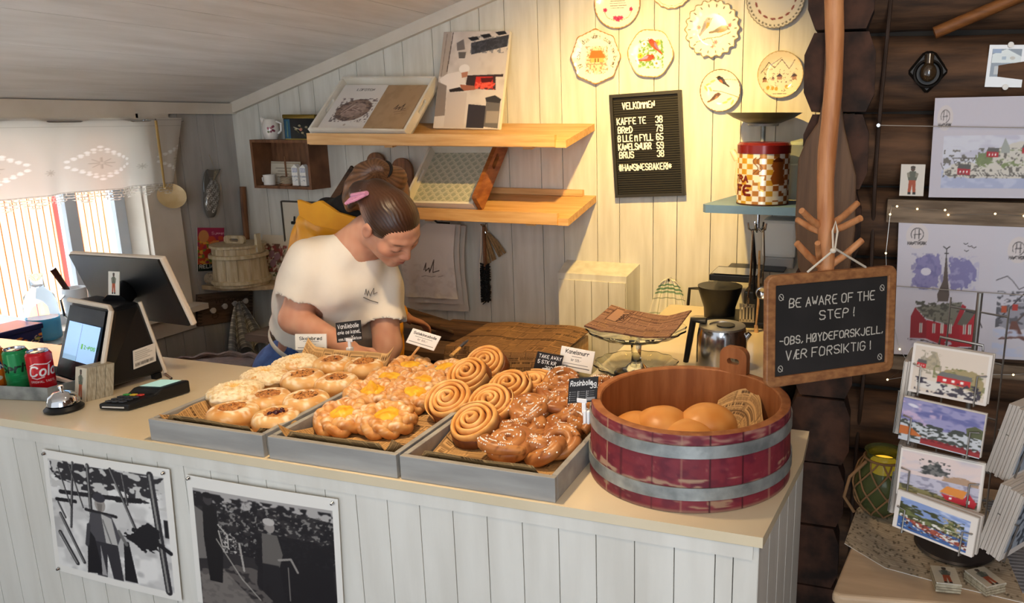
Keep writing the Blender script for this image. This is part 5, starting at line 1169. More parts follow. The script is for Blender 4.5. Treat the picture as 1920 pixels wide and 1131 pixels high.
# silver fish ornament
fs = thing('fish_ornament', 'grey glass fish hanging head down on the window wall', 'ornament', onx(400, 360, XL+.03)); a, b = onx(403, 318, XL+.03), onx(398, 408, XL+.03)
c = Cv(60, 120, 50, 100, '77736c'); 
for j in range(14):
    for i in range(8): c.ring(8+i*5+(j % 2)*2.5, 26+j*4.2, 2.4, .8, 'c9c8c2' if (i+j) % 3 else '4a4844')
c.ell(25, 86, 4, 4, 'dad9d4'); c.ell(25, 86, 1.8, 1.8, '22221f'); c.rect(0, 0, 50, 16, '6a665f')
for i in range(9): c.line([(20+i*1.4, 2), (22+i*.8, 24)], .6, 'b5a37e')
Lf = (a-b).length
def ff(u, v):
    w = np.where(v < .80, .004+.036*np.sin(np.clip(v/.80, 0, 1)*PI*.93+.12)**.7, .016+.022*(v-.8)/.2); ang = (u-.5)*PI*1.06
    ax = b.x+(a.x-b.x)*v; return ax-.012+np.cos(ang)*w*.62, b.y+(a.y-b.y)*v-np.sin(ang)*w*-1, b.z+(a.z-b.z)*v
sheet(c, ff, 'fish_body', VC('cut glass', .14, .6, metal=.25), fs, True, None); MB().tube([onx(392, 290, XL), a+Vector((0, 0, .0)), a+Vector((0, 0, -.03))], .0012, 5).build('string', M('thin string', 'a99b80', .8), fs)
m = MB(); m.ell((XL+.012, (a.y+b.y)/2, (a.z+b.z)/2), (.010, .036, Lf*.50)); m.build('back_half', M('grey glass', '5d5a54', .2), fs)
# magazine poster
def wallpic(label, name, tl, tr, bl, X, cv, cat, mat=printm, th=.002):
    T, w, h = frame(onx(*bl, X), onx(bl[0]+tr[0]-tl[0], bl[1]+tr[1]-tl[1], X), onx(*tl, X)); return tag(sheet(cv, onframe(T, w, h), name, mat, None, True, (-th, 0, 0)), label, cat)
c = Cv(60, 90, 60, 100, 'a3294f'); c.blot(0, 20, 60, 90, 'c84a2c', 7, 9, .42, .08, 4); c.blot(0, 30, 60, 90, '6d8a35', 7, 8, .56, .06, 8); c.blot(0, 30, 60, 85, 'e2a13c', 8, 9, .6, .06, 12); c.ell(38, 42, 14, 11, 'dc8a4a'); c.ell(14, 20, 11, 14, 'cf8c50'); c.ell(30, 60, 16, 12, 'bf3a2a'); c.rect(0, 84, 60, 100, '1d2a1e'); c.text('RELIANCE', 4, 93, 8, 'e9e6da', 1.5); c.text('Suppen', 32, 16, 6, 'e7b7c4', .9)
wallpic('small poster of fruit on pink with white capitals, under the glass fish', 'fruit_poster', (366, 427), (416, 424), (371, 509), XL+.006, c, 'poster')
# corner shelf with its things
cz = onx(380, 537, XL+.02).z; csf = thing('corner_board', 'rounded pale wooden shelf in the corner left of the white shirt', 'shelf', (XL+.1, YB-.1, cz)); R = YB-onx(378, 536, XL).y
poly = [(XL+.001, YB-.001)]+[(XL+.001+R*1.45*math.sin(q), YB-.001-R*math.cos(q)) for q in np.linspace(0, PI/2, 18)]
m = MB(); m.prism(poly, cz-.018, cz, 'z'); m.build('shelf_board', M('pale scrubbed wood', 'b9a27f', .6, c2='9c845f', scale=8, stretch=(2, 12, 2)), csf)
SYb = 2.70; bc = ony(452, 512, SYb); bR = (ony(492, 500, SYb).x-ony(412, 500, SYb).x)/2; bh = ony(452, 462, SYb).z-cz
bu = thing('lidded_bucket', 'white staved wooden bucket with a handled lid on the corner shelf', 'bucket', (bc.x, SYb, cz)); wwood = M('whitewashed wood', 'c3b394', .6, c2='a8946f', scale=9, stretch=(8, 8, 1), bump=.3)
m = MB()
for k in range(14):
    a0, a1 = 2*PI*k/14+.012, 2*PI*(k+1)/14-.012; v = []
    for z, r in ((.001, bR*.96), (bh, bR*.90)):
        for q in np.linspace(a0, a1, 4): v.append((bc.x+r*math.cos(q), SYb+r*math.sin(q), cz+z))
    m.add(v, [(i, i+1, i+5, i+4) for i in range(3)], 0, True)
m.lathe([(0, .002), (bR*.93, .002), (bR*.87, bh-.002), (0, bh-.002)], 40, (bc.x, SYb, cz)); m.build('staves', wwood, bu)
for z in (.012, bh*.74): m = MB(); m.lathe([(bR*.965-.0*z, z), (bR*1.03, z+.002), (bR*1.02, z+.016), (bR*.93, z+.018)], 44, (bc.x, SYb, cz)); m.build('wooden_hoop', wwood, bu)
m = MB(); m.lathe([(0, bh+.002), (bR*.97, bh+.002), (bR*.97, bh+.012), (0, bh+.014)], 40, (bc.x, SYb, cz)); lid_ = m.build('lid', wwood, bu)
m = MB(); holed(m, rloop(.10, .036, .016), [(p[0], p[1]-.002) for p in rloop(.042, .014, .0068)], .014, Matrix.Translation((bc.x-.008, SYb-.005, cz+bh+.030)) @ Matrix.Rotation(.12, 4, 'Z')); m.build('lid_handle', wwood, lid_)
m = MB(); m.prism([(bc.x+bR*.84, cz+bh-.02), (bc.x+bR*1.0, cz+bh-.02), (bc.x+bR*.98, cz+bh+.06), (bc.x+bR*.90, cz+bh+.06)], SYb-.012, SYb+.014, 'y'); m.build('stave_ear', wwood, bu)
yc = ony(397, 519, SYb-.06); ya = thing('yarn_ball', 'ball of natural twine beside the white bucket', 'yarn', (yc.x, yc.y, cz)); rr = .026; m = MB(); 
for k in range(16):
    ax = Matrix.Rotation(k*2.4, 3, 'Z') @ Matrix.Rotation(k*.7, 3, 'X'); m.tube([Vector((yc.x, yc.y, cz+rr+.003))+ax @ Vector((rr*1.1*math.cos(q), rr*1.02*math.sin(q), .012*math.sin(3*q)*(k % 3-1)*.4)) for q in np.linspace(0, 2*PI, 26)[:-1]], .0032, 6, 0, True)
m.ell((yc.x, yc.y, cz+rr+.001), rr*.98); m.build('twine', M('natural twine', '9f8f78', .85, bump=.3, bscale=80), ya)
c = Cv(60, 70, 60, 70, 'cbbfa8'); c.blot(8, 14, 52, 58, '6b4a3a', 8, 8, .44, .08, 3); c.blot(8, 14, 52, 58, '8a3b3a', 10, 10, .6, .06, 9); c.blot(8, 20, 50, 64, '4e5a3a', 9, 9, .6, .06, 15)
for x, y in ((24, 30), (36, 34), (30, 44)): c.ell(x, y, 6, 6, '94707a')
cd = thing('flower_card', 'old flower card leaning behind the white bucket', 'card', (ony(508, 500, 2.86).x, 2.86, cz)); T, w, h = frame((ony(485, 500, 2.83).x, 2.80, cz), (ony(537, 500, 2.83).x, 2.815, cz), (ony(485, 500, 2.83).x-.0, 2.885, ony(485, 440, 2.88).z)); sheet(c, onframe(T, w, h), 'card', printm, cd, True, (0, .003, 0))
a, b = ony(455, 350, 2.87), ony(463, 470, 2.84); tag(MB().tube([a, a.lerp(b, .3), Vector((b.x+.01, 2.83, cz+.001))], [.016, .017, .014], 10, 0, False, .6).build('wooden_paddle_handle', oak), 'brown wooden stick standing in the corner behind the bucket', 'stick')
# key rack board with towel
T, w, h = frame(onx(371, 612, XL+.012), onx(474, 598, XL+.012), onx(365, 553, XL+.012)); kr = thing('key_rack', 'rough brown board with white knobs on the window wall', 'key rack', T @ Vector((w/2, 0, 0)))
c = Cv(90, 60, 100, 60, '6e5846'); c.blot(0, 0, 100, 60, '4e3c2e', 5, 20, .5, .2, 3, .7); c.text('VELKOMMEN', 30, 20, 8, '3a2c22', 1.2, wob=.2)
for i in range(9): c.line([(2, 6+i*6), (7, 7+i*6)], 1.5, '2c2018'); c.line([(93, 6+i*6), (98, 7+i*6)], 1.5, '2c2018')
c.ring(30, 44, 5, 1, '3a2c22'); c.line([(26, 44), (36, 42)], 1, '3a2c22'); sheet(c, onframe(T, w, h), 'board', printm, kr, True, (-.010, 0, 0), '5a4636')
for (px, py) in ((395, 582), (417, 574), (456, 564), (436, 569)): q = onx(px, py, XL+.014); m = MB(); m.T = Matrix.Translation(q) @ Matrix.Rotation(PI/2, 4, 'Y'); m.lathe([(.005, 0), (.005, .008), (.013, .012), (.013, .018), (0, .022)], 20); m.build('knob', M('white porcelain', 'e6e2da', .2), kr)
c = Cv(110, 150, 100, 140, 'd9d5ca')
for x in range(4, 100, 17): c.rect(x, 0, x+7, 140, '6f6d6a', .62); c.line([(x+11, 0), (x+11, 140)], .9, '57544f')
for y in range(2, 140, 18): c.rect(0, y, 100, y+8, '6f6d6a', .62); c.line([(0, y+12), (100, y+12)], .9, '57544f')
tq = onx(440, 566, XL+.03); dq = onx(452, 662, XL+.03)
def fn(u, v):
    g = 1-v; W = .03+.19*np.clip(g*1.25, 0, 1)**.75; y = tq.y+(u-.5)*W*1.15+.03*g; x = XL+.035+(.022*np.sin(u*17)+.02)*(.3+.7*g)+.012; z = tq.z-.24*g+.03*np.cos(u*17)*g-.03*(np.abs(u-.5)*2)**2*(g)
    return x, y, z
o = sheet(c, fn, 'checked_towel', VC('woven cloth', .85, .2, bump=.2, bscale=120)); o.modifiers.new('thickness', 'SOLIDIFY').thickness = .003; tag(o, 'grey and white checked towel hanging from the knob board', 'towel')
# basket behind the counter
q = onz(440, 676, .74); bk_ = thing('brown_basket', 'brown woven basket behind the counter below the checked towel', 'basket', (-2.32, 2.15, 0)); m = MB()
for k in range(7): z = .60+k*.022; m.tube([(-2.32+.21*math.cos(a), 2.15+.19*math.sin(a), z+.006*math.sin(a*14+k*PI)) for a in np.linspace(0, 2*PI, 60)[:-1]], .013, 8, 0, True)
m.build('woven_side', M('brown wicker', '4f3524', .8, c2='38241a', scale=30, bump=.6), bk_); MB().lathe([(0, .58), (.2, .58), (.2, .0), (0, .0)], 40, (-2.32, 2.15, 0)).build('base', M('brown wicker', '4f3524'), bk_); m = MB(); m.lathe([(.2, .58), (.198, .73), (0, .70)], 40, (-2.32, 2.15, 0)); m.build('cloth_top', M('brown wicker', '4f3524'), bk_)

# wooden crate shelf on the back wall with small things
Yc = 2.775; cr_ = thing('crate_shelf', 'small open wooden crate hung as a shelf left of the pine shelves', 'crate', (ony(525, 355, Yc).x, YB, ony(525, 357, Yc).z)); a, b, c_, d = ony(468, 263, Yc), ony(577, 262, Yc), ony(584, 357, Yc), ony(476, 352, Yc)
x0, x1, z0, z1 = (a.x+d.x)/2, (b.x+c_.x)/2, (c_.z+d.z)/2, (a.z+b.z)/2; th = .012; crw = M('aged crate wood', '7d5436', .6, c2='5c3a22', scale=6, stretch=(12, 2, 2), bump=.2)
for (nm, cc, dd) in (('bottom_board', ((x0+x1)/2, (Yc+YB)/2, z0+th/2), (x1-x0, YB-Yc-.002, th)), ('top_board', ((x0+x1)/2, (Yc+YB)/2, z1-th/2), (x1-x0, YB-Yc-.002, th)), ('side_board', (x0+th/2, (Yc+YB)/2, (z0+z1)/2), (th, YB-Yc-.002, z1-z0-2*th)), ('side_board', (x1-th/2, (Yc+YB)/2, (z0+z1)/2), (th, YB-Yc-.002, z1-z0-2*th)), ('back_board', ((x0+x1)/2, YB-.007, (z0+z1)/2), (x1-x0-2*th, .008, z1-z0-2*th))): MB().box(cc, dd).build(nm, crw, cr_)
zf = z0+th+.0005
q = ony(506, 345, 2.81); mg = thing('white_mug', 'small white cup standing at the left in the crate shelf', 'cup', (q.x, 2.81, zf)); m = MB(); m.lathe([(0, .001), (.024, .001), (.026, .045), (.0225, .045), (.021, .006), (0, .006)], 30, (q.x, 2.81, zf)); m.build('cup', M('white porcelain', 'e6e2da'), mg); MB().tube([(q.x-.024, 2.81, zf+.036), (q.x-.036, 2.808, zf+.03), (q.x-.034, 2.808, zf+.015), (q.x-.024, 2.81, zf+.011)], .003, 8).build('handle', M('white porcelain', 'e6e2da'), mg)
q = ony(538, 340, 2.815); yn = thing('twine_spindle', 'wooden spindle with twine in the crate shelf', 'spindle', (q.x, 2.815, zf)); m = MB()
for k in range(9): m.tube([(q.x+.025*math.cos(t), 2.815+.025*math.sin(t), zf+.012+k*.0028+.004*math.sin(t*2+k)) for t in np.linspace(0, 2*PI, 24)[:-1]], .003, 6, 0, True)
m.lathe([(0, .010), (.024, .010), (.024, .036), (0, .038)], 24, (q.x, 2.815, zf)); m.build('twine', M('natural twine', '9f8f78'), yn); m = MB(); m.lathe([(0, .001), (.034, .001), (.034, .008), (0, .009)], 28, (q.x, 2.815, zf)); m.build('foot', oak, yn); MB().tube([(q.x, 2.815, zf+.004), (q.x, 2.815, zf+.125)], .004, 8).build('rod', oak, yn)
c = Cv(60, 40, 60, 40, 'd3c9b4'); c.line([(3, 3), (57, 3), (57, 37), (3, 37), (3, 3)], 1.5, '8a7458')
for i in range(4): c.line([(14+i % 2*4, 12+i*5), (46-i % 3*4, 12+i*5)], 1, '6f6252')
T, w, h = frame((ony(503, 345, 2.86).x, 2.862, zf), (ony(562, 345, 2.86).x, 2.862, zf), (ony(503, 345, 2.86).x, 2.878, ony(503, 303, 2.86).z)); tag(sheet(c, onframe(T, w, h), 'framed_verse', printm, None, True, (0, .006, 0), '7d6244'), 'small framed verse at the back of the crate shelf', 'picture')
for k, (px, lab) in enumerate([(559, 'white and blue carton in the crate shelf, nearer the twine'), (574, 'white and blue carton in the crate shelf, against its right side')]):
    q = ony(px, 345, 2.82); ct_ = thing('milk_carton', lab, 'carton', (q.x, 2.82, zf), group='small cartons in the crate'); c = Cv(20, 60, 20, 60, 'e9e6df'); c.rect(2, 3, 18, 16, '5b74a8'); [c.rect(3+i*5, 4, 6+i*5, 15, 'e9e6df') for i in range(3)]; c.text('Kaffe' if k == 0 else 'Sukker', 1.5, 32, 5, '4a5a78', .9); c.blot(2, 36, 18, 46, '8a8f98', 4, 4, .5, .1, k+2)
    wd = .030; sheet(c, flat((q.x-wd/2, 2.804, zf+.001), (wd, 0, 0), (0, 0, .078)), 'front', printm, ct_, True, (0, .03, 0), 'e4e1da'); MB().prism([(q.x-wd/2, zf+.079), (q.x+wd/2, zf+.079), (q.x, zf+.092)], 2.806, 2.832, 'y').build('folded_top', white, ct_)
zt_ = z1+.0005; q = ony(508, 250, 2.825); jg = thing('china_jug', 'white china jug with small pink roses on top of the crate shelf', 'jug', (q.x, 2.825, zt_)); jr = .036; jh = ony(508, 224, 2.825).z-zt_
c = Cv(140, 60, 140, 50, 'ddd8cf'); 
for x in (40, 100): 
    for i in range(9): c.ell(x+rnd.uniform(-10, 10), 24+rnd.uniform(-9, 9), 3, 3, rnd.choice(['8d4a55', 'a8606a', '6d7550', '7a3a48']))
sheet(c, lambda u, v: (q.x+jr*(.62+.42*np.sin(np.clip(v, 0, 1)*2.5+.25)-.12*v)*np.cos(2*PI*u-2.65), 2.825+jr*(.62+.42*np.sin(np.clip(v, 0, 1)*2.5+.25)-.12*v)*np.sin(2*PI*u-2.65), zt_+.001+jh*v), 'body', glossm, jg)
m = MB(); m.lathe([(0, .002), (jr*.72, .002)], 30, (q.x, 2.825, zt_)); m.build('foot', M('white porcelain', 'e6e2da'), jg); MB().tube([(q.x-jr*.7, 2.825, zt_+jh*.82), (q.x-jr*1.15, 2.82, zt_+jh*1.08)], [.017, .006], 10).build('spout', M('white porcelain', 'e6e2da'), jg)
MB().tube([(q.x+jr*.8, 2.83, zt_+jh*.9), (q.x+jr*1.35, 2.835, zt_+jh*.8), (q.x+jr*1.3, 2.835, zt_+jh*.45), (q.x+jr*.95, 2.83, zt_+jh*.3)], .0045, 8).build('handle', M('white porcelain', 'e6e2da'), jg)
a, b = ony(535, 215, 2.80), ony(597, 258, 2.80); bt = thing('tea_tin', 'black tea tin with a gold rimmed lid on top of the crate shelf', 'tin', ((a.x+b.x)/2, 2.82, zt_)); hT = a.z-zt_; c = Cv(90, 60, 90, 60, '15171a'); c.rect(2, 2, 18, 58, '2c5a78'); c.line([(10, 8), (9, 52)], 2, '7d9a6a'); c.line([(0, 58), (90, 58)], 2.4, 'b39a3a')
for (x, y) in ((45, 20), (64, 24), (34, 30), (76, 40), (52, 40)): c.ell(x, y, 4, 3, 'b9ae8a', .8); c.line([(x, y), (x+8, y+10)], 1, '8a7a4a')
c.line([(28, 24), (44, 30)], 1.6, 'd9d0b8'); c.ell(48, 31, 4, 4, 'a86a5a')
wd = b.x-a.x; sheet(c, flat((a.x, 2.785, zt_+.001), (wd, 0, 0), (0, 0, hT-.018)), 'painted_front', VC('lithographed tin', .25, .5), bt, True, (0, .085, 0), '15171a'); MB().box(((a.x+b.x)/2, 2.8275, zt_+hT-.008), (wd+.006, .093, .018), None, 0, bev=.005).build('lid', M('gold black lid', '6d5a1e', .3, .6), bt)
# pale panel with a dark frame behind the yellow jacket
a, b = ony(531, 377, YB), ony(640, 600, YB); pn = thing('notice_panel', 'cream notice panel on the wall behind the yellow jacket', 'panel', ((a.x+b.x)/2, YB, b.z)); MB().box(((a.x+b.x)/2, YB-.006, (a.z+b.z)/2), (b.x-a.x, .010, a.z-b.z)).build('panel', M('cream panel', 'd6ccb8', .5), pn); m = MB(); m.box((a.x, YB-.008, (a.z+b.z)/2), (.006, .016, a.z-b.z)); m.box(((a.x+b.x)/2, YB-.008, a.z), (b.x-a.x, .016, .006)); m.build('edge_strip', M('dark strip', '4a4238', .6), pn)
q = ony(552, 418, YB-.015); m = MB(); m.box(q, (.03, .012, .014), None, 0, bev=.003); m.tube([q+Vector((.005, -.005, .01)), q+Vector((.012, -.01, .03))], .004, 6); tag(m.build('bulldog_clip', black), 'black clip on the edge of the cream notice panel', 'clip')

# ================================================================== on the window sill
sz = WZ0+.0005
c = Cv(150, 60, 150, 60, '1c2a5c'); rr2 = random.Random(3)
for i in range(22):
    x, y = 10+i*6.4, 34+12*math.sin(i*1.1); c.line([(x+6*math.cos(t), y+6*math.sin(t)) for t in np.linspace(0, 4.2, 10)], 2.2, rr2.choice(['d9cdb8', 'c98a4a', 'b9863a', 'd0b89a'])); blossom(c, x+4, y-6, 4.5, rr2.choice(['d8d0c4', 'd97a4a', 'a8b83a', 'c8c4d0']))
q = onz(70, 648, sz); bx_ = thing('rose_painted_box', 'dark blue painted box with scrollwork flowers on the window sill', 'box', (-2.755, q.y-.13, sz)); yB, yA = 1.855, 1.52
sheet(c, flat((-2.715, yA, sz+.001), (0, yB-yA, 0), (0, 0, .068)), 'painted_body', VC('painted lacquer', .3, .5), bx_, True, (-.11, 0, 0), '1c2a5c'); MB().box((-2.77, (yA+yB)/2, sz+.079), (.122, yB-yA+.012, .02), None, 0, bev=.004).build('lid', M('navy lid', '18244e', .35), bx_)
q2_ = (-2.80, 1.925, sz); bo_ = thing('glass_carboy', 'large clear bottle with blue liquid on the window sill', 'bottle', q2_); m = MB(); m.lathe([(0, .002), (.042, .002), (.050, .012), (.051, .13), (.044, .165), (.022, .19), (.02, .235), (.024, .24), (.021, .24), (.017, .2), (0, .19)], 44, q2_); m.build('bottle', M('bottle glass', 'eef6fb', .02, trans=.9, ior=1.15), bo_)
m = MB(); m.lathe([(0, .006), (.040, .006), (.0475, .014), (.0485, .085), (0, .085)], 44, q2_); m.build('blue_liquid', M('blue liquid', '4fc4e6', .1, trans=.35, ior=1.1), bo_)
q3_ = Vector((-2.775, 2.035, sz)); cp = thing('enamel_cup', 'white cup holding a dark brush on the window sill behind the monitor', 'cup', q3_); m = MB(); m.lathe([(0, .002), (.034, .002), (.040, .172), (.037, .172), (.031, .01), (0, .01)], 36, q3_); m.build('cup', M('white enamel', 'e2e4e4', .2), cp); MB().tube([q3_+Vector((0, -.039, .15)), q3_+Vector((.01, -.062, .14)), q3_+Vector((.01, -.058, .08)), q3_+Vector((0, -.036, .06))], .004, 8).build('wire_handle', steel, cp)
pb_ = thing('dark_brush', 'dark wooden brush standing in the white cup on the sill', 'brush', q3_+Vector((0, 0, .02))); MB().tube([q3_+Vector((0, .01, .02)), q3_+Vector((.0, -.026, .17)), q3_+Vector((.005, -.068, .255))], [.008, .010, .012], 10, 0, False, .6).build('brush_handle', M('dark brown lacquer', '3a211a', .3), pb_)

# ================================================================== till
p1, p2, p3 = onz(104, 714, ZC), onz(190, 742, ZC), onz(312, 706, ZC); pv = p3-p2; pu = p1-p2
TY2 = p2.y+.055; t2 = ony(213, 577, TY2); t1 = ony(133, 562, TY2+.03); po = thing('till_terminal', 'black and white point of sale terminal with a big screen turned away', 'till', (p1+p3)/2)
top_y = Vector((t2.x+.028, t2.y+.062, t2.z+.012)); foot = .012
def lift(p, z): return Vector((p.x, p.y, ZC+z))
A0, A1, A2, A3 = lift(p1, foot), lift(p2, foot), lift(p3, foot), lift(p1+pv, foot); B0, B1 = t1, t2; B2 = ony(262, 566, TY2+.085); B3 = B0+(B2-B1)
m = MB(); m.add([A0, A1, A2, A3, B0, B1, B2, B3], [(0, 3, 2, 1), (4, 5, 6, 7), (1, 2, 6, 5), (0, 4, 7, 3), (2, 3, 7, 6), (0, 1, 5, 4)], 0)
o = m.build('body', black, po); bv = o.modifiers.new('soft_edges', 'BEVEL'); bv.width = .012; bv.segments = 3
shell = M('beige white shell', 'd6c7b2', .4)
def rim(name, loop, r): MB().tube(loop, r, 8).build(name, shell, po)
off = (A1-A0).cross(B0-A0).normalized()*.004
if off.y > 0: off = -off
rim('front_trim', [A0.lerp(A1, .05)+off, A0.lerp(A1, .97)+off, A1.lerp(B1, .04)+off, A1.lerp(B1, .96)+off, B1.lerp(B0, .06)+off, B0+off], .0065); rim('rear_trim', [A2, A2.lerp(B2, .5), B2], .005)
q = lambda u, v: A0.lerp(A1, u).lerp(B0.lerp(B1, u), v)
c = Cv(110, 150, 100, 150, '0b0c0f'); c.rect(34, 15, 66, 24, '1a1c20')
for i in range(3): c.line([(20+i*26, 148), (44+i*24, 114)], 2.2, ['3a2a30', '1e3a34', '4a2a34'][i])
b0, b1, b2 = q(.07, .05)+off*1.3, q(.90, .05)+off*1.3, q(.07, .94)+off*1.3; bm_ = VC('customer screen', .25, .35); sheet(c, lambda u, v: tuple(np.array([q(.07, .05)[i]+off[i]*1.6 for i in range(3)]).reshape(3, 1, 1)[k]+u*(b1-b0)[k]+v*(b2-b0)[k]+u*v*((q(.90, .94)-q(.07, .94))-(q(.90, .05)-q(.07, .05)))[k] for k in range(3)), 'customer_display', bm_, po)
sc0, sc1, sc2 = [q(a, b)+off*2.1 for a, b in ((.152, .276), (.835, .276), (.152, .75))]; c = Cv(70, 70, 82, 80, 'a3c9ee'); c.line([(36, 0), (36, 80)], .8, '3a4a5c'); c.rect(0, 69, 36, 80, '8fb4cf'); c.text('Z-POS', 50, 50, 6.5, '4f9e30', 1.6); c.rect(43, 41, 47, 52, '5fa83c'); sheet(c, flat(sc0, sc1-sc0, sc2-sc0), 'lit_screen', VC('lit screen', .3, .3, emit=.55), bpy.data.objects['customer_display'])
q4 = lambda u, v: A1.lerp(A2, u).lerp(B1.lerp(B2, u), v); n_ = (A2-A1).cross(B1-A1).normalized()*.0025; n_ = n_ if n_.x > 0 else -n_
c = Cv(60, 40, 60, 40, 'd9cfc0'); [c.line([(5, 6+i*4), (36+(i*7) % 20, 6+i*4)], .8, '8d8578') for i in range(5)]; [c.line([(6+i*1.6, 29), (6+i*1.6, 35)], .7 if i % 3 else 1.1, '3a3630') for i in range(30)]
sheet(c, flat(q4(.50, .16)+n_, q4(.90, .19)-q4(.50, .16), q4(.52, .40)-q4(.50, .16)), 'sticker', printm, po, True, tuple(-n_*.4))
for a in (A1.lerp(A2, .85), A0.lerp(A1, .1), A1.lerp(A0, .1), A3): MB().box((a.x-.006, a.y+.004 if a is not A3 else a.y-.01, ZC+.008), (.018, .018, .015)).build('foot', black, po)
mo0, mo1 = ony(128, 474, 1.62), ony(301, 484, 1.515); mo2 = ony(362, 612, 1.585); mo3 = mo0+(mo2-mo1); nn = (mo1-mo0).cross(mo2-mo0).normalized()*.016; nn = nn if nn.y > 0 else -nn
m = MB(); m.quadbox(mo0, mo1, mo2, mo3, nn); o = m.build('monitor', shell, po); bv = o.modifiers.new('soft_edges', 'BEVEL'); bv.width = .005; bv.segments = 2
ctr = (mo0+mo2)/2; pn_ = [ctr+(p-ctr)*.965-nn*.35 for p in (mo0, mo1, mo2, mo3)]; m = MB(); m.quadbox(*pn_, nn*.5); m.build('monitor_back', black, po)
MB().tube([ctr-nn*.3, (B1+B3)/2+Vector((.02, .01, -.01))], .03, 12).build('neck', black, po)
def figure_card(c, s=1, ox=50, oy=0):
    P = lambda pts: [(ox+(x-50)*s, oy+y*s) for x, y in pts]
    c.ell(ox, oy+22*s, 9*s, 10*s, '5a463a'); c.poly(P([(38, 32), (62, 32), (70, 56), (66, 74), (34, 74), (30, 56)]), '5f6152'); c.poly(P([(26, 40), (36, 36), (40, 58), (30, 60)]), '8a8574'); c.poly(P([(62, 36), (74, 42), (70, 60), (60, 58)]), '8a8574')
    c.poly(P([(36, 72), (64, 72), (66, 126), (54, 126), (50, 90), (46, 126), (34, 126)]), 'a8502f'); c.rect(ox-16*s, oy+126*s, ox-3*s, oy+136*s, '2d2622'); c.rect(ox+4*s, oy+126*s, ox+17*s, oy+136*s, '2d2622'); c.ell(ox, oy+14*s, 10*s, 6*s, '4a4238')
def figcv(bg='ded8ca'): c = Cv(60, 84, 100, 144, bg); figure_card(c); return c
a, b, d_2 = ony(203, 553, 1.50), ony(223, 554, 1.50), ony(203, 509, 1.50); tag(sheet(figcv(), flat(a, b-a, d_2-a), 'figure_card', printm, None, True, (0, .002, 0)), 'small card with a fisherman drawing leaning on top of the till', 'card', 'fisherman cards')
# stack of cards, bell, card reader
kc = thing('card_stack', 'standing stack of fisherman cards beside the service bell', 'card stack', onz(165, 752, ZC)); a, b = onz(140, 750, ZC), onz(163, 755, ZC); b2 = a+(b-a).normalized()*.042; dv = Vector((.022, .058, 0)); hh = Vector((.006, .012, .085))
sheet(figcv('cfc4ae'), flat(a, b2-a, hh), 'front_card', printm, kc, True, tuple(dv*.04), 'bfb39c')
for i in range(3): m = MB(); o0 = a+dv*(.06+i*.32); m.quadbox(o0, o0+(b2-a), o0+(b2-a)+hh, o0+hh, dv*.30); m.build('card_pack', M('card edges', 'b3a78e', .7, c2='8f836b', scale=60, stretch=(1, 6, 1)), kc)
q = onz(121, 768, ZC); be = thing('service_bell', 'chrome service bell on a black base at the front of the counter', 'bell', (q.x, q.y, ZC)); chrome = M('chrome', 'dfe0e2', .06, 1)
m = MB(); m.lathe([(0, .001), (.041, .001), (.042, .006), (.034, .014), (0, .016)], 40, (q.x, q.y, ZC)); m.build('base', black, be); m = MB(); m.lathe([(.035, .018), (.0345, .022), (.030, .036), (.018, .046), (0, .049)], 40, (q.x, q.y, ZC)); m.build('dome', chrome, be); m = MB(); m.lathe([(.004, .046), (.004, .054), (.007, .056), (.006, .061), (0, .062)], 18, (q.x, q.y, ZC)); m.build('plunger', chrome, be); m = MB(); m.lathe([(0, .012), (.008, .012), (.008, .02), (0, .02)], 16, (q.x, q.y, ZC)); m.build('stem', steel, be)
a, b, d = onz(186, 770, ZC), onz(238, 772, ZC), onz(293, 742, ZC); ex = (b-a).normalized(); ey = Vector((-ex.y, ex.x, 0)); cr0 = thing('card_reader', 'black card reader with a pale green display beside the till', 'card reader', a); T = Matrix(((ex.x, ey.x*.9+ex.x*.42, 0, a.x), (ex.y, ey.y*.9+ex.y*.42, 0, a.y), (0, 0, 1, ZC), (0, 0, 0, 1)))
m = MB(); m.T = T; m.prism([(0, .002), (.155, .002), (.155, .036), (.085, .034), (.07, .024), (0, .018)], 0, .078, 'x'); o = m.build('body', black, cr0); bv = o.modifiers.new('soft_edges', 'BEVEL'); bv.width = .004; bv.segments = 2
m = MB(); m.T = T; m.add([(.010, .09, .0361), (.068, .09, .0361), (.068, .145, .0375), (.010, .145, .0375)], [(0, 1, 2, 3)]); m.build('display', M('reader display', 'a9d6cf', .3, emit=.35), cr0); m = MB(); m.T = T; m.box((.039, -.001, .010), (.056, .002, .003)); m.build('card_slot', M('slot lip', 'c9c6c0', .4), cr0)
for i in range(4):
    for j in range(3): m = MB(); m.T = T; m.box((.016+j*.018, .012+i*.014, .0215+i*.0012), (.012, .009, .003)); m.build('key', M('grey key', '3a3c40', .5) if i < 3 else M(['green key', 'yellow key', 'red key'][j], ['3f9a4a', 'd6b23a', 'c23a2e'][j], .5), cr0)
tag(MB().tube([T @ Vector((.06, .155, .012)), onz(316, 722, ZC)+Vector((0, 0, .004)), onz(322, 712, ZC)+Vector((0, 0, .004)), onz(305, 706, ZC)+Vector((0, .01, .004)), A2+Vector((-.03, .02, -.004))], .0026, 8).build('cable', black), 'thin black cable running from the card reader to the till', 'cable')
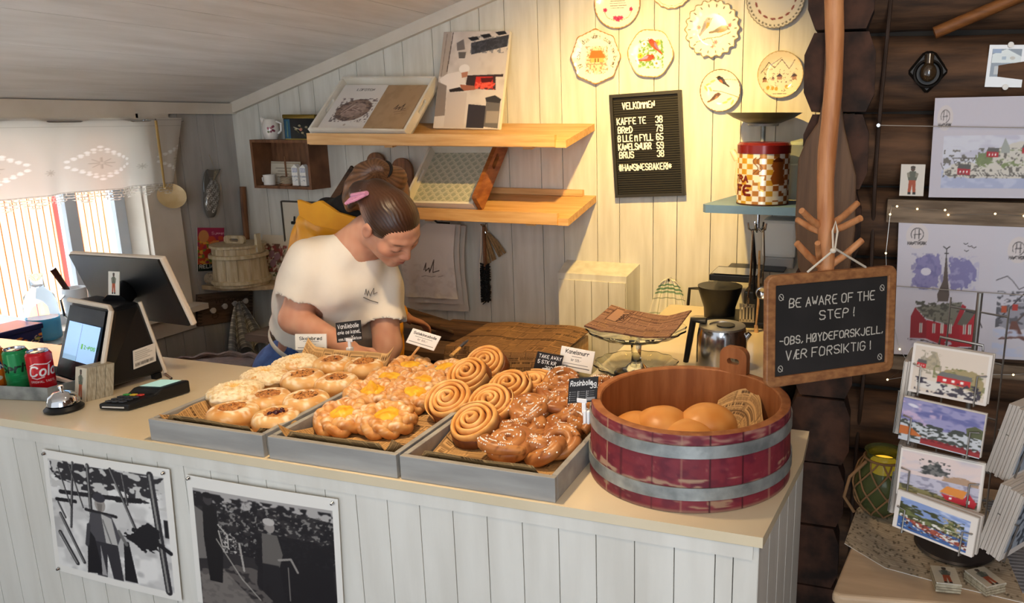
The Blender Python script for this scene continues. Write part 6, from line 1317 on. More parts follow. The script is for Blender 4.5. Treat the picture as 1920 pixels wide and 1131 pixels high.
# drinks cans in a steel dish
cn = thing('steel_dish', 'shallow galvanised dish holding three drinks cans', 'dish', (-2.13, 1.37, ZC)); e0, e1, e2, e3 = (-2.32, 1.255), (-1.955, 1.322), (-1.93, 1.455), (-2.34, 1.455); dh = .036
m = MB(); P4 = [Vector((*p, ZC+.001)) for p in (e0, e1, e2, e3)]; Q4 = [p+Vector((0, 0, dh))+(p-Vector((-2.13, 1.36, ZC))).normalized()*.006 for p in P4]; m.add(P4+Q4, [(0, 1, 2, 3)]+[(i, (i+1) % 4, 4+(i+1) % 4, 4+i) for i in range(4)]); o = m.build('dish', galv, cn); o.modifiers.new('thickness', 'SOLIDIFY').thickness = .0025
def can(label, x, y, bg, draw, rz):
    t = thing('drinks_can', label, 'can', (x, y, ZC+.004), group='cans in the steel dish'); r, h = .029, .102; c = Cv(200, 110, 182, 100, bg); draw(c)
    prof = lambda v: r*np.where(v < .06, .86+.14*v/.06, np.where(v > .93, 1-.16*(v-.93)/.07, 1)); sheet(c, lambda u, v: (x-prof(v)*np.cos(2*PI*u+rz), y-prof(v)*np.sin(2*PI*u+rz), ZC+.004+h*v), 'printed_side', VC('can lacquer', .2, .5, metal=.15), t)
    m = MB(); m.lathe([(r*.84, h), (r*.86, h+.003), (r*.8, h+.002), (r*.76, h-.003), (0, h-.003)], 36, (x, y, ZC+.004)); m.build('top', M('can aluminium', 'c9ccd0', .2, 1), t); m = MB(); m.box((x-.004, y-.006, ZC+.004+h-.0012), (.012, .02, .0015), Matrix.Rotation(.4, 3, 'Z')); m.build('pull_tab', steel, t); m = MB(); m.lathe([(0, .001), (r*.84, .001), (r*.86, .004)], 30, (x, y, ZC+.004)); m.build('bottom', M('can aluminium', 'c9ccd0'), t)
def k1(c):
    c.text('Cola', 108, 58, 24, 'f2ece6', 4.4, slant=.2); c.line([(112, 32), (124, 26), (150, 30), (162, 26)], 2.6, 'f2ece6'); c.line([(112, 62), (124, 66), (140, 62)], 2.2, 'f2ece6'); c.text('ORIGINAL TASTE', 108, 76, 5, 'f2ece6', 1)
def k2(c): c.text('Sprite', 74, 54, 20, '12301f', 5, slant=.2); c.blot(0, 60, 182, 100, '3fae72', 10, 6, .5, .2, 4, .5)
def k3(c): c.poly([(92, 36), (128, 28), (134, 50), (98, 58)], '1d2a6a'); c.text('FANTA', 97, 52, 15, 'f2f0ea', 3); c.ell(118, 74, 10, 6, 'f0e6d0')
can('red soda can with white script, nearest the till', -2.052, 1.383, 'c2161f', k1, -2.12); can('green soda can between the orange and the red ones', -2.128, 1.378, '1f8a4c', k2, -1.45); can('orange soda can cut off by the left edge of the picture', -2.196, 1.362, 'e0701f', k3, -1.25)

# ================================================================== two old photographs pinned to the counter front
def bwphoto(label, tl, tr, bl, br, draw, pins):
    Yp = 1.2075; a, b, d, e = [ony(*p, Yp) for p in (bl, br, tl, tr)]; c = Cv(230, 200, 100, 88, 'e4e0d8'); draw(c); t = thing('old_photograph', label, 'photograph', tuple(a.lerp(b, .5)), group='photographs on the counter front')
    def fn(u, v): return tuple((a[i]*(1-u)+b[i]*u)*(1-v)+(d[i]*(1-u)+e[i]*u)*v+(-.0012-.003*np.sin(u*PI)*(i == 1) if i == 1 else 0) for i in range(3))
    sheet(c, fn, 'print', printm, t, True, (0, .0008, 0))
    for (u, v) in pins: p = a.lerp(b, u).lerp(d.lerp(e, u), v); m = MB(); m.T = Matrix.Translation((p.x, p.y-.004, p.z)) @ Matrix.Rotation(PI/2, 4, 'X'); m.lathe([(0, .0045), (.003, .004), (.0045, .0)], 12); m.build('pin', steel, t)
K = '15141a'
def g1(c):
    x0, y0, x1, y1 = 4, 6, 95, 83; c.rect(x0, y0, x1, y1, 'c9c6c2'); c.blot(x0, y0, x1, y1, 'e2dfda', 10, 9, .45, .2, 3); c.blot(x0, 34, x1, y1, '9d9a98', 7, 6, .62, .15, 6, .6)
    c.poly([(4, 6), (95, 6), (95, 16), (78, 24), (60, 20), (40, 26), (22, 22), (8, 18)], '2a282c', 1, 5); c.blot(4, 6, 95, 28, 'c4c1bc', 18, 7, .55, .06, 8)
    c.line([(12, 28), (60, 25)], 3, '1d1b20'); c.line([(8, 34), (24, 33)], 2.6, K); c.line([(58, 26), (76, 24)], 3.4, K)
    for (a, b, w) in [((25, 6), (18, 52), 2), ((37, 6), (36, 44), 2.8), ((55, 6), (76, 58), 2.2), ((85, 6), (91, 83), 5), ((10, 44), (26, 76), 2.6), ((8, 58), (20, 78), 3.4), ((12, 10), (20, 38), 1.2), ((22, 8), (30, 36), 1.2), ((64, 8), (66, 28), 1.6), ((9, 36), (14, 46), 1.6)]: c.line([a, b], w, '2c2a2e'); c.line([(a[0]-.5, a[1]), (b[0]-.5, b[1])], w*.3, '8a8884')
    c.poly([(60, 50), (70, 44), (80, 38), (88, 42), (86, 56), (74, 58)], K, 1, 4); c.line([(84, 50), (95, 56)], 3, K); c.rect(92, 34, 95, 46, K)
    c.ell(44, 31.5, 4.2, 5.4, '9a928b'); c.poly([(41.5, 31), (46, 31), (45, 36), (42, 36)], '77706a'); c.ell(43.6, 27, 5, 3.2, '35333a'); c.line([(32, 37), (56, 38)], 2.2, '1d1b20'); c.poly([(36, 38), (52, 38), (58, 52), (54, 60), (36, 60), (32, 50)], '4a484c'); c.poly([(44, 38), (52, 40), (55, 58), (46, 60)], 'b5b1ac'); c.poly([(36, 58), (55, 58), (57, 83), (49, 83), (46, 66), (44, 83), (36, 83)], '2f2d32')
    c.poly([(32, 50), (37, 56), (41, 81), (28, 83), (30, 66)], K); c.poly([(60, 54), (64, 54), (68, 82), (58, 82)], K); c.line([(57, 48), (62, 56)], 2.6, '6a6866'); c.line([(33, 48), (30, 62)], 3, '3c3a3e'); c.poly([(41, 60), (44, 82), (40, 82)], '9d9a98'); c.line([(45, 42), (50, 58)], 1, '6a6866')
def g2(c):
    x0, y0, x1, y1 = 4, 8, 96, 88; c.rect(x0, y0, x1, y1, '2a2729'); c.poly([(4, 8), (96, 8), (96, 16), (60, 12), (30, 20), (4, 14)], 'a7a29e'); c.blot(4, 10, 96, 48, '17151a', 26, 14, .4, .1, 3); c.blot(20, 14, 96, 48, '77736f', 40, 24, .63, .05, 7); c.poly([(4, 20), (12, 24), (14, 54), (4, 56)], '6f6a66')
    c.poly([(4, 62), (40, 54), (96, 74), (96, 88), (4, 88)], '57514e', 1, 3); c.blot(4, 58, 96, 88, '2e2a2b', 22, 12, .52, .1, 9); c.poly([(4, 66), (22, 60), (52, 88), (4, 88)], '7a736d', .7, 4)
    c.poly([(46, 34), (60, 30), (96, 30), (96, 74), (58, 78), (44, 66)], '131116', .9, 4); c.poly([(10, 18), (17, 16), (20, 26), (22, 50), (20, 70), (11, 70), (9, 40)], '121014'); c.ell(14, 14, 3.2, 4, '3a3638'); c.ell(14, 11.4, 3.6, 2, '121014')
    c.ell(55.5, 25, 3.2, 4, '8f8883'); c.ell(55, 21.8, 4, 2.4, 'b5afa9'); c.poly([(50, 30), (60, 30), (63, 42), (60, 52), (49, 50)], '5f5a56'); c.poly([(49, 50), (60, 50), (64, 80), (56, 82), (52, 64), (48, 70)], '1c1a1e'); c.line([(20, 30), (26, 36), (26, 44), (22, 44), (20, 34)], .9, 'b0aaa2'); c.line([(18, 40), (34, 64), (46, 76)], .8, '9a948c'); c.line([(34, 40), (36, 58)], 1.4, 'a39d96'); c.line([(60, 46), (68, 44), (72, 52)], 1.4, '8d8781'); c.line([(66, 50), (66, 72)], .8, '77716c'); c.blot(22, 34, 32, 48, 'b9b3ac', 10, 10, .62, .05, 5)
bwphoto('black and white photograph of a man carrying fish, left on the counter front', (80, 842), (318, 880), (106, 1068), (342, 1128), g1, [(.02, .97), (.96, .97), (.03, .02)])
bwphoto('dark black and white photograph of two men on a path, right on the counter front', (350, 890), (634, 936), (372, 1128), (648, 1190), g2, [(.02, .98), (.97, .97)])

# ================================================================== peg pole with the hanging chalkboard, bread peel
PY = 1.50
pa, pb2 = ony(1545, 500, PY), ony(1566, 0, PY); dirp = (pb2-pa); ptop = pa+dirp*((ceil_z(-.05)-.03-pa.z)/dirp.z); pbot = pa-dirp.normalized()*.09
pegw = M('peeled branch wood', 'c88c5c', .5, c2='a5683c', scale=6, stretch=(8, 8, 1.2), bump=.25)
pg = thing('peg_pole', 'peeled branch pole with stub pegs hanging from the ceiling, holding the chalkboard', 'pole', pa)
n = 26; pts = [pbot.lerp(ptop, i/(n-1))+Vector((.004*math.sin(i*.9), .003*math.sin(i*1.3), 0)) for i in range(n)]; MB().tube(pts, [.0155+.0035*math.sin(i*1.1)*(i % 3 == 0)+.004*i/n for i in range(n)], 14).build('pole', pegw, pg)
for (bx_, by_, ex_, ey_, dy, r) in [(1540, 425, 1503, 395, -.06, .008), (1548, 438, 1495, 412, .05, .008), (1555, 425, 1608, 381, .055, .0085), (1552, 435, 1614, 409, -.055, .008), (1540, 500, 1494, 456, -.04, .0085), (1553, 500, 1617, 450, .03, .0085), (1537, 496, 1533, 456, -.07, .007)]:
    a = ony(bx_, by_, PY); b = ony(ex_, ey_, PY+dy); MB().tube([a, a.lerp(b, .5)+Vector((0, 0, -.003)), b], [r*.9, r*.82, r*.75], 10).build('peg', pegw, pg)
# chalkboard
CYb = 1.452
ch = thing('chalkboard', 'chalkboard in a wooden frame warning of the step, hanging from the peg pole', 'chalkboard', ony(1550, 610, CYb))
c00 = ony(1433, 728, 1.385); c10 = onz(1671, 694, c00.z); c01 = ony(1431, 519, 1.392); T, w, h = frame(c00, c10, c01); h = (ony(1671, 496, c10.y+.005)-c10).length*.5+h*.5
frw = M('oak frame', '9c6b41', .5, c2='7d5030', scale=7, stretch=(3, 14, 14), bump=.12); fw_ = .020
m = MB(); holed(m, [(p[0]+w/2, p[1]+h/2) for p in rloop(w, h, .016, 6)], [(p[0]+w/2, p[1]+h/2) for p in rloop(w-2*fw_, h-2*fw_, .002, 6)], .014, T @ Matrix.Rotation(-PI/2, 4, 'X')); o = m.build('frame', frw, ch); bv = o.modifiers.new('soft_edges', 'BEVEL'); bv.width = .003; bv.segments = 2; bv.limit_method = 'ANGLE'
m = MB(); m.T = T; m.box((w/2, h/2, 0), (w-2*fw_+.004, h-2*fw_+.004, .006)); m.build('slate', M('black slate', '1a1817', .7, c2='242120', scale=9), ch)
chalk = M('chalk', 'b3ada2', .9); rnd.seed(5)
for (t, x, y, s) in [('BE AWARE OF THE', .17, .70, .078), ('STEP !', .40, .565, .078), ('-OBS, HØYDEFORSKJELL,', .105, .375, .066), ('VÆR FORSIKTIG !', .15, .235, .078)]:
    m = MB(); st = strokes(t, s*h*1.02, 0, 0, wob=.22); mx = max(p[0] for q in st for p in q); tw = {'B': .66, 'S': .27, '-': .80, 'V': .66}[t[0]]*w; k = tw/mx; stroke_mesh(m, [[(x*w+p[0]*k, y*h+p[1]) for p in q] for q in st], T @ Matrix.Translation((0, 0, .0032)), .0021, .0003); m.build('chalk_line', chalk, ch, fix=False)
for (x, y) in ((.11, .80), (.89, .80), (.11, .16), (.89, .15)): m = MB(); stroke_mesh(m, [[(x*w+.005*math.cos(a), y*h+.006*math.sin(a)) for a in np.linspace(0, 2*PI, 12)], [(x*w-.004, y*h+.004), (x*w+.005, y*h-.005)]], T @ Matrix.Translation((0, 0, .0032)), .0012, .0003); m.build('chalk_screw_mark', chalk, ch, fix=False)
cord = M('white cotton cord', 'cfc3b0', .85); kq = ony(1562, 470, CYb-.01); m = MB(); pk = ony(1566, 424, PY-.034)
q5 = T @ Vector((w*.30, h+.001, .004)); q6 = T @ Vector((w*.75, h+.001, .004)); m.tube([q5, kq, pk+Vector((-.004, 0, -.01)), pk+Vector((0, 0, .009)), pk+Vector((.005, 0, -.01)), kq+Vector((.003, 0, .004)), q6], .0022, 6); m.ell(kq, (.006, .005, .005)); m.build('hanging_cord', cord, ch)
# bread peel
plw = M('dark worn peel wood', '6e5138', .65, c2='4f3826', scale=4, stretch=(14, 3, 1), bump=.25); YP = 1.965
out = [(1497, 500), (1491, 420), (1497, 300), (1512, 262), (1534, 230), (1543, 190), (1549, 60), (1556, -200), (1586, -200), (1580, 60), (1578, 190), (1584, 240), (1596, 290), (1606, 330), (1604, 430), (1594, 505), (1585, 515), (1505, 515)]
m = MB(); pts = [ony(x, y, YP) for x, y in out]; m.prism([(p.x, p.z) for p in pts], YP-.012, YP+.010, 'y'); o = m.build('bread_peel', plw); bv = o.modifiers.new('soft_edges', 'BEVEL'); bv.width = .005; bv.segments = 2; bv.limit_method = 'ANGLE'; tag(o, 'dark wooden bread peel hanging blade down on the log corner', 'bread peel')
# electric cable down the log corner
tag(MB().tube([(.005+.004*math.sin(z*7), YL-.068-.012*math.cos(z*34), z) for z in np.linspace(.4, 2.55, 60)], .005, 8).build('wall_cable', M('brown cable', '3a2a20', .5)), 'dark electric cable running down the log wall beside the corner', 'cable')

# ================================================================== log wall with prints
YW = YL-.058
rail = M('grey weathered rail', '8a7660', .7, c2='5f4e3c', scale=4, stretch=(2, 14, 14), bump=.3)
def rail_at(label, y0, y1, x0=1640, dep=.028):
    a, b = ony(x0+4, y0, YW), ony(x0+4, y1, YW); o = MB().box(((a.x+1.25)/2, YW-dep/2+.016, (a.z+b.z)/2), (1.25-a.x, dep, a.z-b.z), None, 0, bev=.003).build('picture_rail', rail); return tag(o, label, 'rail')
rail_at('upper grey weathered rail on the log wall with lights strung along it', 371, 414, 1660, .05); rail_at('lower grey weathered rail on the log wall under the church print', 664, 690, 1668)
slv = M('clear sleeve', 'ffffff', .05, trans=1, ior=1.05, spec=.4, alpha=.22)
def logo(c, x, y, r, bg='cfc6c4'):
    c.ell(x, y, r, r, bg); c.line([(x+r*.55*math.cos(t), y-r*.12+r*.5*math.sin(t)) for t in np.linspace(2.6, 7.6, 20)], r*.06, '3a3434'); c.line([(x-r*.2, y-r*.5), (x-r*.22, y+r*.22)], r*.06, '3a3434'); c.line([(x+r*.16, y-r*.5), (x+r*.16, y+r*.22)], r*.06, '3a3434'); c.line([(x-r*.3, y-r*.1), (x+r*.3, y-r*.14)], r*.06, '3a3434'); c.text('HANTVERK', x, y+r*.68, r*.22, '3a3434', r*.06, 'c')
def print_(label, tl, tr, bl, cv, yoff=.0):
    T, w, h = frame(ony(*bl, YW-yoff), ony(bl[0]+tr[0]-tl[0], bl[1]+(tr[1]-tl[1])*1.15, YW-yoff), ony(*tl, YW-yoff-.002)); t = thing('art_print', label, 'print', T @ Vector((w/2, 0, 0)), group='watercolour prints on the log wall')
    sheet(cv, onframe(T, w, h), 'paper', printm, t, True, tuple(-(T.to_3x3() @ Vector((0, 0, .003))))); m = MB(); m.T = T @ Matrix.Translation((0, 0, .0025)); m.add([(-.006, -.004, 0), (w+.004, -.004, 0), (w+.004, h+.006, 0), (-.006, h+.006, 0)], [(0, 1, 2, 3)]); m.build('plastic_sleeve', slv, t); return t
def house(c, x, y, w, h, wall, roof, dirn=1):
    c.poly([(x, y), (x+w, y+h*.06), (x+w, y+h*.6), (x, y+h*.55)], wall); c.poly([(x-w*.03, y), (x+w*.12, y-h*.4), (x+w*1.02, y-h*.32), (x+w*1.04, y+h*.08)], roof)
    for i in range(3): c.rect(x+w*(.18+.26*i), y+h*.2, x+w*(.28+.26*i), y+h*.4, 'e8e2da'); 
c = Cv(170, 190, 100, 120, 'c6c1c9'); logo(c, 19, 13, 11)
c.poly([(15, 50), (20, 40), (18, 33), (30, 30), (42, 28), (44, 44), (40, 56), (28, 60), (18, 57)], '8781ab', 1, 4); c.blot(14, 28, 46, 60, '6d6896', 8, 8, .5, .15, 3, .6); c.ell(29, 44, 5, 3.4, 'd5d0da'); c.poly([(52, 30), (62, 33), (70, 33), (78, 42), (78, 50), (66, 58), (54, 60), (51, 46)], '7f7aa6', 1, 4); c.blot(50, 30, 80, 60, 'a9a5c4', 8, 8, .55, .15, 5, .6)
c.poly([(47.5, 32), (49, 32), (51, 52), (53, 64), (52, 70), (42, 70), (41, 64), (46, 52)], '5d5048'); c.line([(48.2, 24), (48.2, 34)], .9, '3a3432'); c.line([(46.5, 28), (50, 28)], .9, '3a3432'); c.line([(45, 22), (48, 24), (51, 22)], .9, '3a3432'); 
for (x, y) in ((66, 20), (70, 22), (74, 23), (67, 26)): c.line([(x-2, y-1), (x, y), (x+2, y-1)], .6, '3a3432')
c.poly([(20, 76), (66, 70), (60, 92), (32, 86)], '7d7a6c'); c.blot(20, 70, 66, 92, '56544a', 12, 10, .52, .1, 6); c.poly([(16, 84), (20, 76), (32, 88), (32, 104), (16, 104)], '8e2a30'); c.poly([(32, 87), (58, 92), (66, 72), (70, 74), (66, 84), (66, 110), (56, 112), (32, 104)], 'a32a32'); c.poly([(64, 90), (70, 78), (80, 80), (84, 90), (80, 110), (66, 110)], 'b02c34'); c.poly([(62, 90), (70, 76), (80, 78), (70, 92)], '6a675c'); c.line([(70, 78), (80, 80), (86, 92)], 1, '2f2a28')
for x in (25, 38, 46, 54, 68, 73): c.rect(x, 90, x+3, 99, 'd8d0c8'); c.line([(x+1.5, 90), (x+1.5, 99)], .5, '3a2a2a')
c.line([(14, 105), (32, 106), (56, 113), (82, 111)], 1.2, '3a2a28'); c.poly([(20, 109), (40, 110), (60, 115), (40, 117), (24, 113)], 'a49cae', .8, 3); c.blot(14, 104, 60, 119, 'b5aebc', 8, 5, .56, .1, 8)
print_('watercolour print of a red church with two violet clouds, right of the chalkboard', (1665, 415), (1853, 423), (1676, 664), c, .030)
c = Cv(200, 120, 210, 120, 'c4bfc8'); logo(c, 22, 24, 15); c.rect(22, 45, 205, 108, 'cfd0da'); c.blot(22, 45, 205, 80, 'b9b6c8', 7, 5, .5, .2, 3, .7); c.rect(22, 86, 205, 108, 'a9b0cc'); c.blot(22, 86, 205, 108, 'bfc4d8', 10, 4, .5, .2, 6, .8)
c.poly([(22, 90), (34, 82), (60, 76), (90, 78), (110, 66), (140, 56), (205, 50), (205, 96), (40, 95)], 'cfcabf', 1, 4); c.blot(24, 60, 205, 96, '6f6a62', 30, 12, .6, .06, 9); c.poly([(84, 76), (92, 66), (104, 64), (118, 68), (112, 78), (92, 82)], '6d7a4c', .9, 4); c.blot(84, 62, 205, 84, '7d8a5c', 14, 6, .6, .08, 11)
house(c, 52, 84, 24, 14, 'ad2730', '5a5652'); house(c, 104, 64, 22, 12, 'ad2730', '5f5c58'); house(c, 168, 60, 22, 12, 'ad2730', '5f5c58'); c.poly([(130, 60), (136, 48), (146, 60), (146, 66), (130, 66)], '9fa39c')
for i in range(12): c.line([(42+i*3.4, 72+(i % 2)*4), (46+i*3.4, 78-(i % 3)*3)], .8, '4a443e')
c.line([(40, 72), (82, 72)], .8, '4a443e'); c.line([(24, 84), (20, 78)], 1, '4a443e')
for i in range(30): x = 30+i*5.8; c.line([(x, 91+2*math.sin(i)), (x+5, 93)], 1, '4f4a46')
print_('wide watercolour print of red cabins on a rocky shore, standing on the upper rail', (1752, 184), (1752+210, 186), (1741, 370), c, .036)
c = Cv(120, 170, 105, 125, 'c6c2ca'); logo(c, 26, 22, 12); c.line([(4, 50), (16, 46), (22, 50), (30, 58), (40, 54), (60, 40), (80, 52), (100, 46)], .9, '5a5458'); c.poly([(6, 80), (24, 74), (50, 62), (100, 66), (100, 92), (30, 96), (8, 92)], '8f8d96', .9, 5); c.blot(6, 60, 100, 96, '5c5a60', 16, 12, .52, .1, 3); c.line([(10, 86), (60, 40)], 1.4, '4a4446'); c.rect(12, 74, 18, 80, 'b5502c'); c.rect(24, 72, 30, 78, 'b03a30'); c.line([(26, 92), (62, 58)], 2, '5d5250'); c.poly([(24, 88), (30, 88), (36, 98), (44, 108), (34, 104), (10, 106), (22, 98)], '6f4a40'); c.blot(4, 96, 100, 122, 'b9bfd4', 9, 5, .5, .2, 8)
print_('watercolour print of a pier and anchor, cut by the right edge of the picture', (1868, 424), (1868+175, 432), (1852, 672), c, .030)
c = figcv('d9d2c6'); a, b, d = ony(1686, 367, YW-.03), ony(1731, 368, YW-.03), ony(1690, 308, YW-.032); tag(sheet(c, flat(a, b-a, d-a), 'figure_card', printm, None, True, (0, .003, 0)), 'small fisherman card standing on the upper rail left of the wide print', 'card', 'fisherman cards')
# instant photo, lamp holder, axe handle, elastic cords
po2 = thing('instant_photo', 'white bordered instant photo pinned to the logs above the wide print', 'photo', ony(1880, 165, YW)); c = Cv(70, 80, 70, 80, 'cfccc8'); c.rect(7, 8, 62, 60, '15161c'); c.poly([(8, 34), (8, 18), (34, 8), (62, 22), (62, 34)], 'b9bdb4'); c.rect(8, 8, 24, 16, '31507a'); c.rect(14, 40, 54, 56, '8f8a80'); c.poly([(34, 42), (42, 42), (46, 56), (30, 56)], '5a1c22'); c.ell(38, 40, 3, 3.4, 'c9967a'); c.rect(26, 22, 34, 28, '6a7a86'); c.ell(46, 25, 5, 3, '9a8a6a'); c.rect(56, 40, 60, 56, '2a2a30')
T, w, h = frame(ony(1846, 163, YW), ony(1915, 164, YW), ony(1852, 84, YW)); sheet(c, onframe(T, w, h), 'print', glossm, po2, True, tuple(-(T.to_3x3() @ Vector((0, 0, .0012)))))
for q in (.5, ): 
    for yy in (.0, 1.0): m = MB(); m.T = T @ Matrix.Translation((w*.56, h*yy, .001)); m.lathe([(.006, 0), (.0065, .004), (0, .006)], 18); m.build('pin', white, po2)
lp = ony(1740, 138, YW); lm = thing('old_lamp_holder', 'dark diamond shaped lamp with a bare bulb on the logs', 'lamp', lp); m = MB(); r = .038; m.prism([(lp.x, lp.z-.048), (lp.x+.048, lp.z+.004), (lp.x+.012, lp.z+.052), (lp.x-.012, lp.z+.052), (lp.x-.048, lp.z+.004)], YW, YW+.03, 'y'); o = m.build('base_plate', M('dark cast iron', '17130f', .45, .3), lm); o.modifiers.new('soft_edges', 'BEVEL').width = .006
m = MB(); m.T = Matrix.Translation((lp.x, YW, lp.z)) @ Matrix.Rotation(PI/2, 4, 'X'); m.lathe([(.034, 0), (.033, .008), (.029, .010), (.026, .004)], 32); m.build('ring', M('dark cast iron', '17130f'), lm); m = MB(); m.ell((lp.x, YW-.012, lp.z+.002), (.019, .017, .022)); m.tube([(lp.x, YW-.006, lp.z+.02), (lp.x, YW-.004, lp.z+.044)], .011, 12); m.build('bulb', M('smoked bulb', '3a2c1c', .06, spec=.8, coat=.5), lm)
a, b = ony(1752, 62, YW-.02), ony(1990, -40, YW-.02); tag(MB().tube([a, a.lerp(b, .3), b], [.0165, .0165, .017], 12, 0, False, .85).build('wooden_shaft', M('golden shaft wood', '8a5526', .6, c2='6f421c', scale=8, stretch=(3, 12, 12), bump=.15)), 'golden wooden shaft hanging slanted at the top of the log wall', 'shaft')
for (x0, y0, x1, y1, lab, dy) in [(1647, 235, 1990, 241, 'thin elastic cord across the wide shore print', .045), (1673, 536, 1990, 559, 'thin elastic cord across the church print', .040)]:
    a, b = ony(x0, y0, YW-dy), ony(x1, y1, YW-dy); t = thing('elastic_cord', lab, 'cord', a); MB().tube([a, b], .0011, 6).build('cord', M('pale elastic', '9a9288', .5), t); m = MB(); m.T = Matrix.Translation(a+Vector((0, dy*.5, 0))) @ Matrix.Rotation(PI/2, 4, 'X'); m.lathe([(.004, -dy*.5-.002), (.004, dy*.5), (0, dy*.5)], 12); m.build('screw', steel, t)
# tiny string lights
led = M('warm light bead', 'ffe0a0', .4, emit=3.5); sl = thing('string_lights', 'thin wire of tiny warm lights strung around the prints on the logs', 'string lights', ony(1672, 385, YW-.04)); pts = [(1672, 386), (1682, 387), (1720, 392), (1772, 394), (1778, 403), (1866, 401), (1920, 405)]; p2_ = [(1672, 386), (1669, 402), (1661, 475), (1664, 560), (1687, 655), (1706, 684), (1664, 712), (1740, 700), (1900, 703), (1930, 700)]
m = MB(); 
for pl_ in (pts, p2_): m.tube([ony(x, y, YW-.036-.012*(i % 2)) for i, (x, y) in enumerate(pl_)], .0007, 5)
m.build('wire', M('silver wire', 'a8a29a', .3, .8), sl)
for pl_ in (pts, p2_):
    for i, (x, y) in enumerate(pl_[1:]): MB().ell(ony(x, y, YW-.038-.012*((i+1) % 2)), .0026, None, 0, 8, 6).build('light_bead', led, sl)

# ================================================================== side table with the card rack
TZ = .72; tw_ = M('worn cream table paint', 'c9ad8c', .5, c2='b79b7c', scale=6, stretch=(1, 5, 5), bump=.08)
tbk = thing('side_table', 'cream painted side table with a rounded corner under the card rack', 'table', (.35, 1.7, 0)); a = onz(1556, 1108, TZ); b = onz(1630, 938, TZ)
m = MB(); poly = [(a.x+.004, a.y-.004), (a.x+.018, a.y-.012), (.82, a.y+.13), (.82, 2.02), (b.x+.014, 2.02), (b.x, b.y)]; m.prism(poly, TZ-.024, TZ, 'z'); o = m.build('tabletop', tw_, tbk); bv = o.modifiers.new('soft_edges', 'BEVEL'); bv.width = .008; bv.segments = 3; bv.limit_method = 'ANGLE'
for (x, y) in ((.04, 1.52), (.78, 1.64), (.09, 1.97), (.78, 1.97)): MB().box((x, y, (TZ-.024)/2), (.04, .04, TZ-.025), None, 0, bev=.004).build('leg', tw_, tbk)
dz_ = TZ+.0015; c = Cv(150, 120, 100, 80, 'bba98f'); rr3 = random.Random(9)
for i in range(50): c.line([(0, i*1.6), (100, i*1.6)], .35, '8a7a64')
for i in range(500): c.ell(rr3.uniform(0, 100), rr3.uniform(0, 80), .6, .6, '5f5342')
for k in range(60):
    x, y = rr3.uniform(2, 98), rr3.uniform(2, 78)
    for q in range(5): c.ell(x+rr3.uniform(-2, 2), y+rr3.uniform(-1.2, 1.2), .5, .5, '54493a')
def dfn(u, v):
    y = np.interp(u, [0, .25, .6, 1], [1.63, 1.556, 1.53, 1.51]); y = y+(1.96-y)*v; xl = np.interp(y, [1.63, 1.8, 1.87, 1.96], [-.010, .012, .048, .06]); return xl+(.335-xl)*u, y, dz_+.0006+.0005*np.sin(u*60)*np.sin(v*60)
tag(sheet(c, dfn, 'crochet_cloth', VC('crochet', .9, .2, bump=.3, bscale=160), None, True, (0, 0, -.0012)), 'beige crocheted cloth lying on the side table', 'cloth')
c = Cv(90, 90, 60, 60, '8f9092')
for i in range(60): c.line([(0, i), (60, i+.4)], .4, 'b9bcc0' if i % 2 else '6a6b70')
tag(sheet(c, lambda u, v: (.338+.40*u-.03*v, 1.545+.40*v+.05*u, dz_+.0008), 'silver_runner', VC('silver weave', .35, .5, bump=.3, bscale=160, metal=.3), None, True, (0, 0, -.001)), 'silver grey woven runner at the right of the side table', 'cloth')
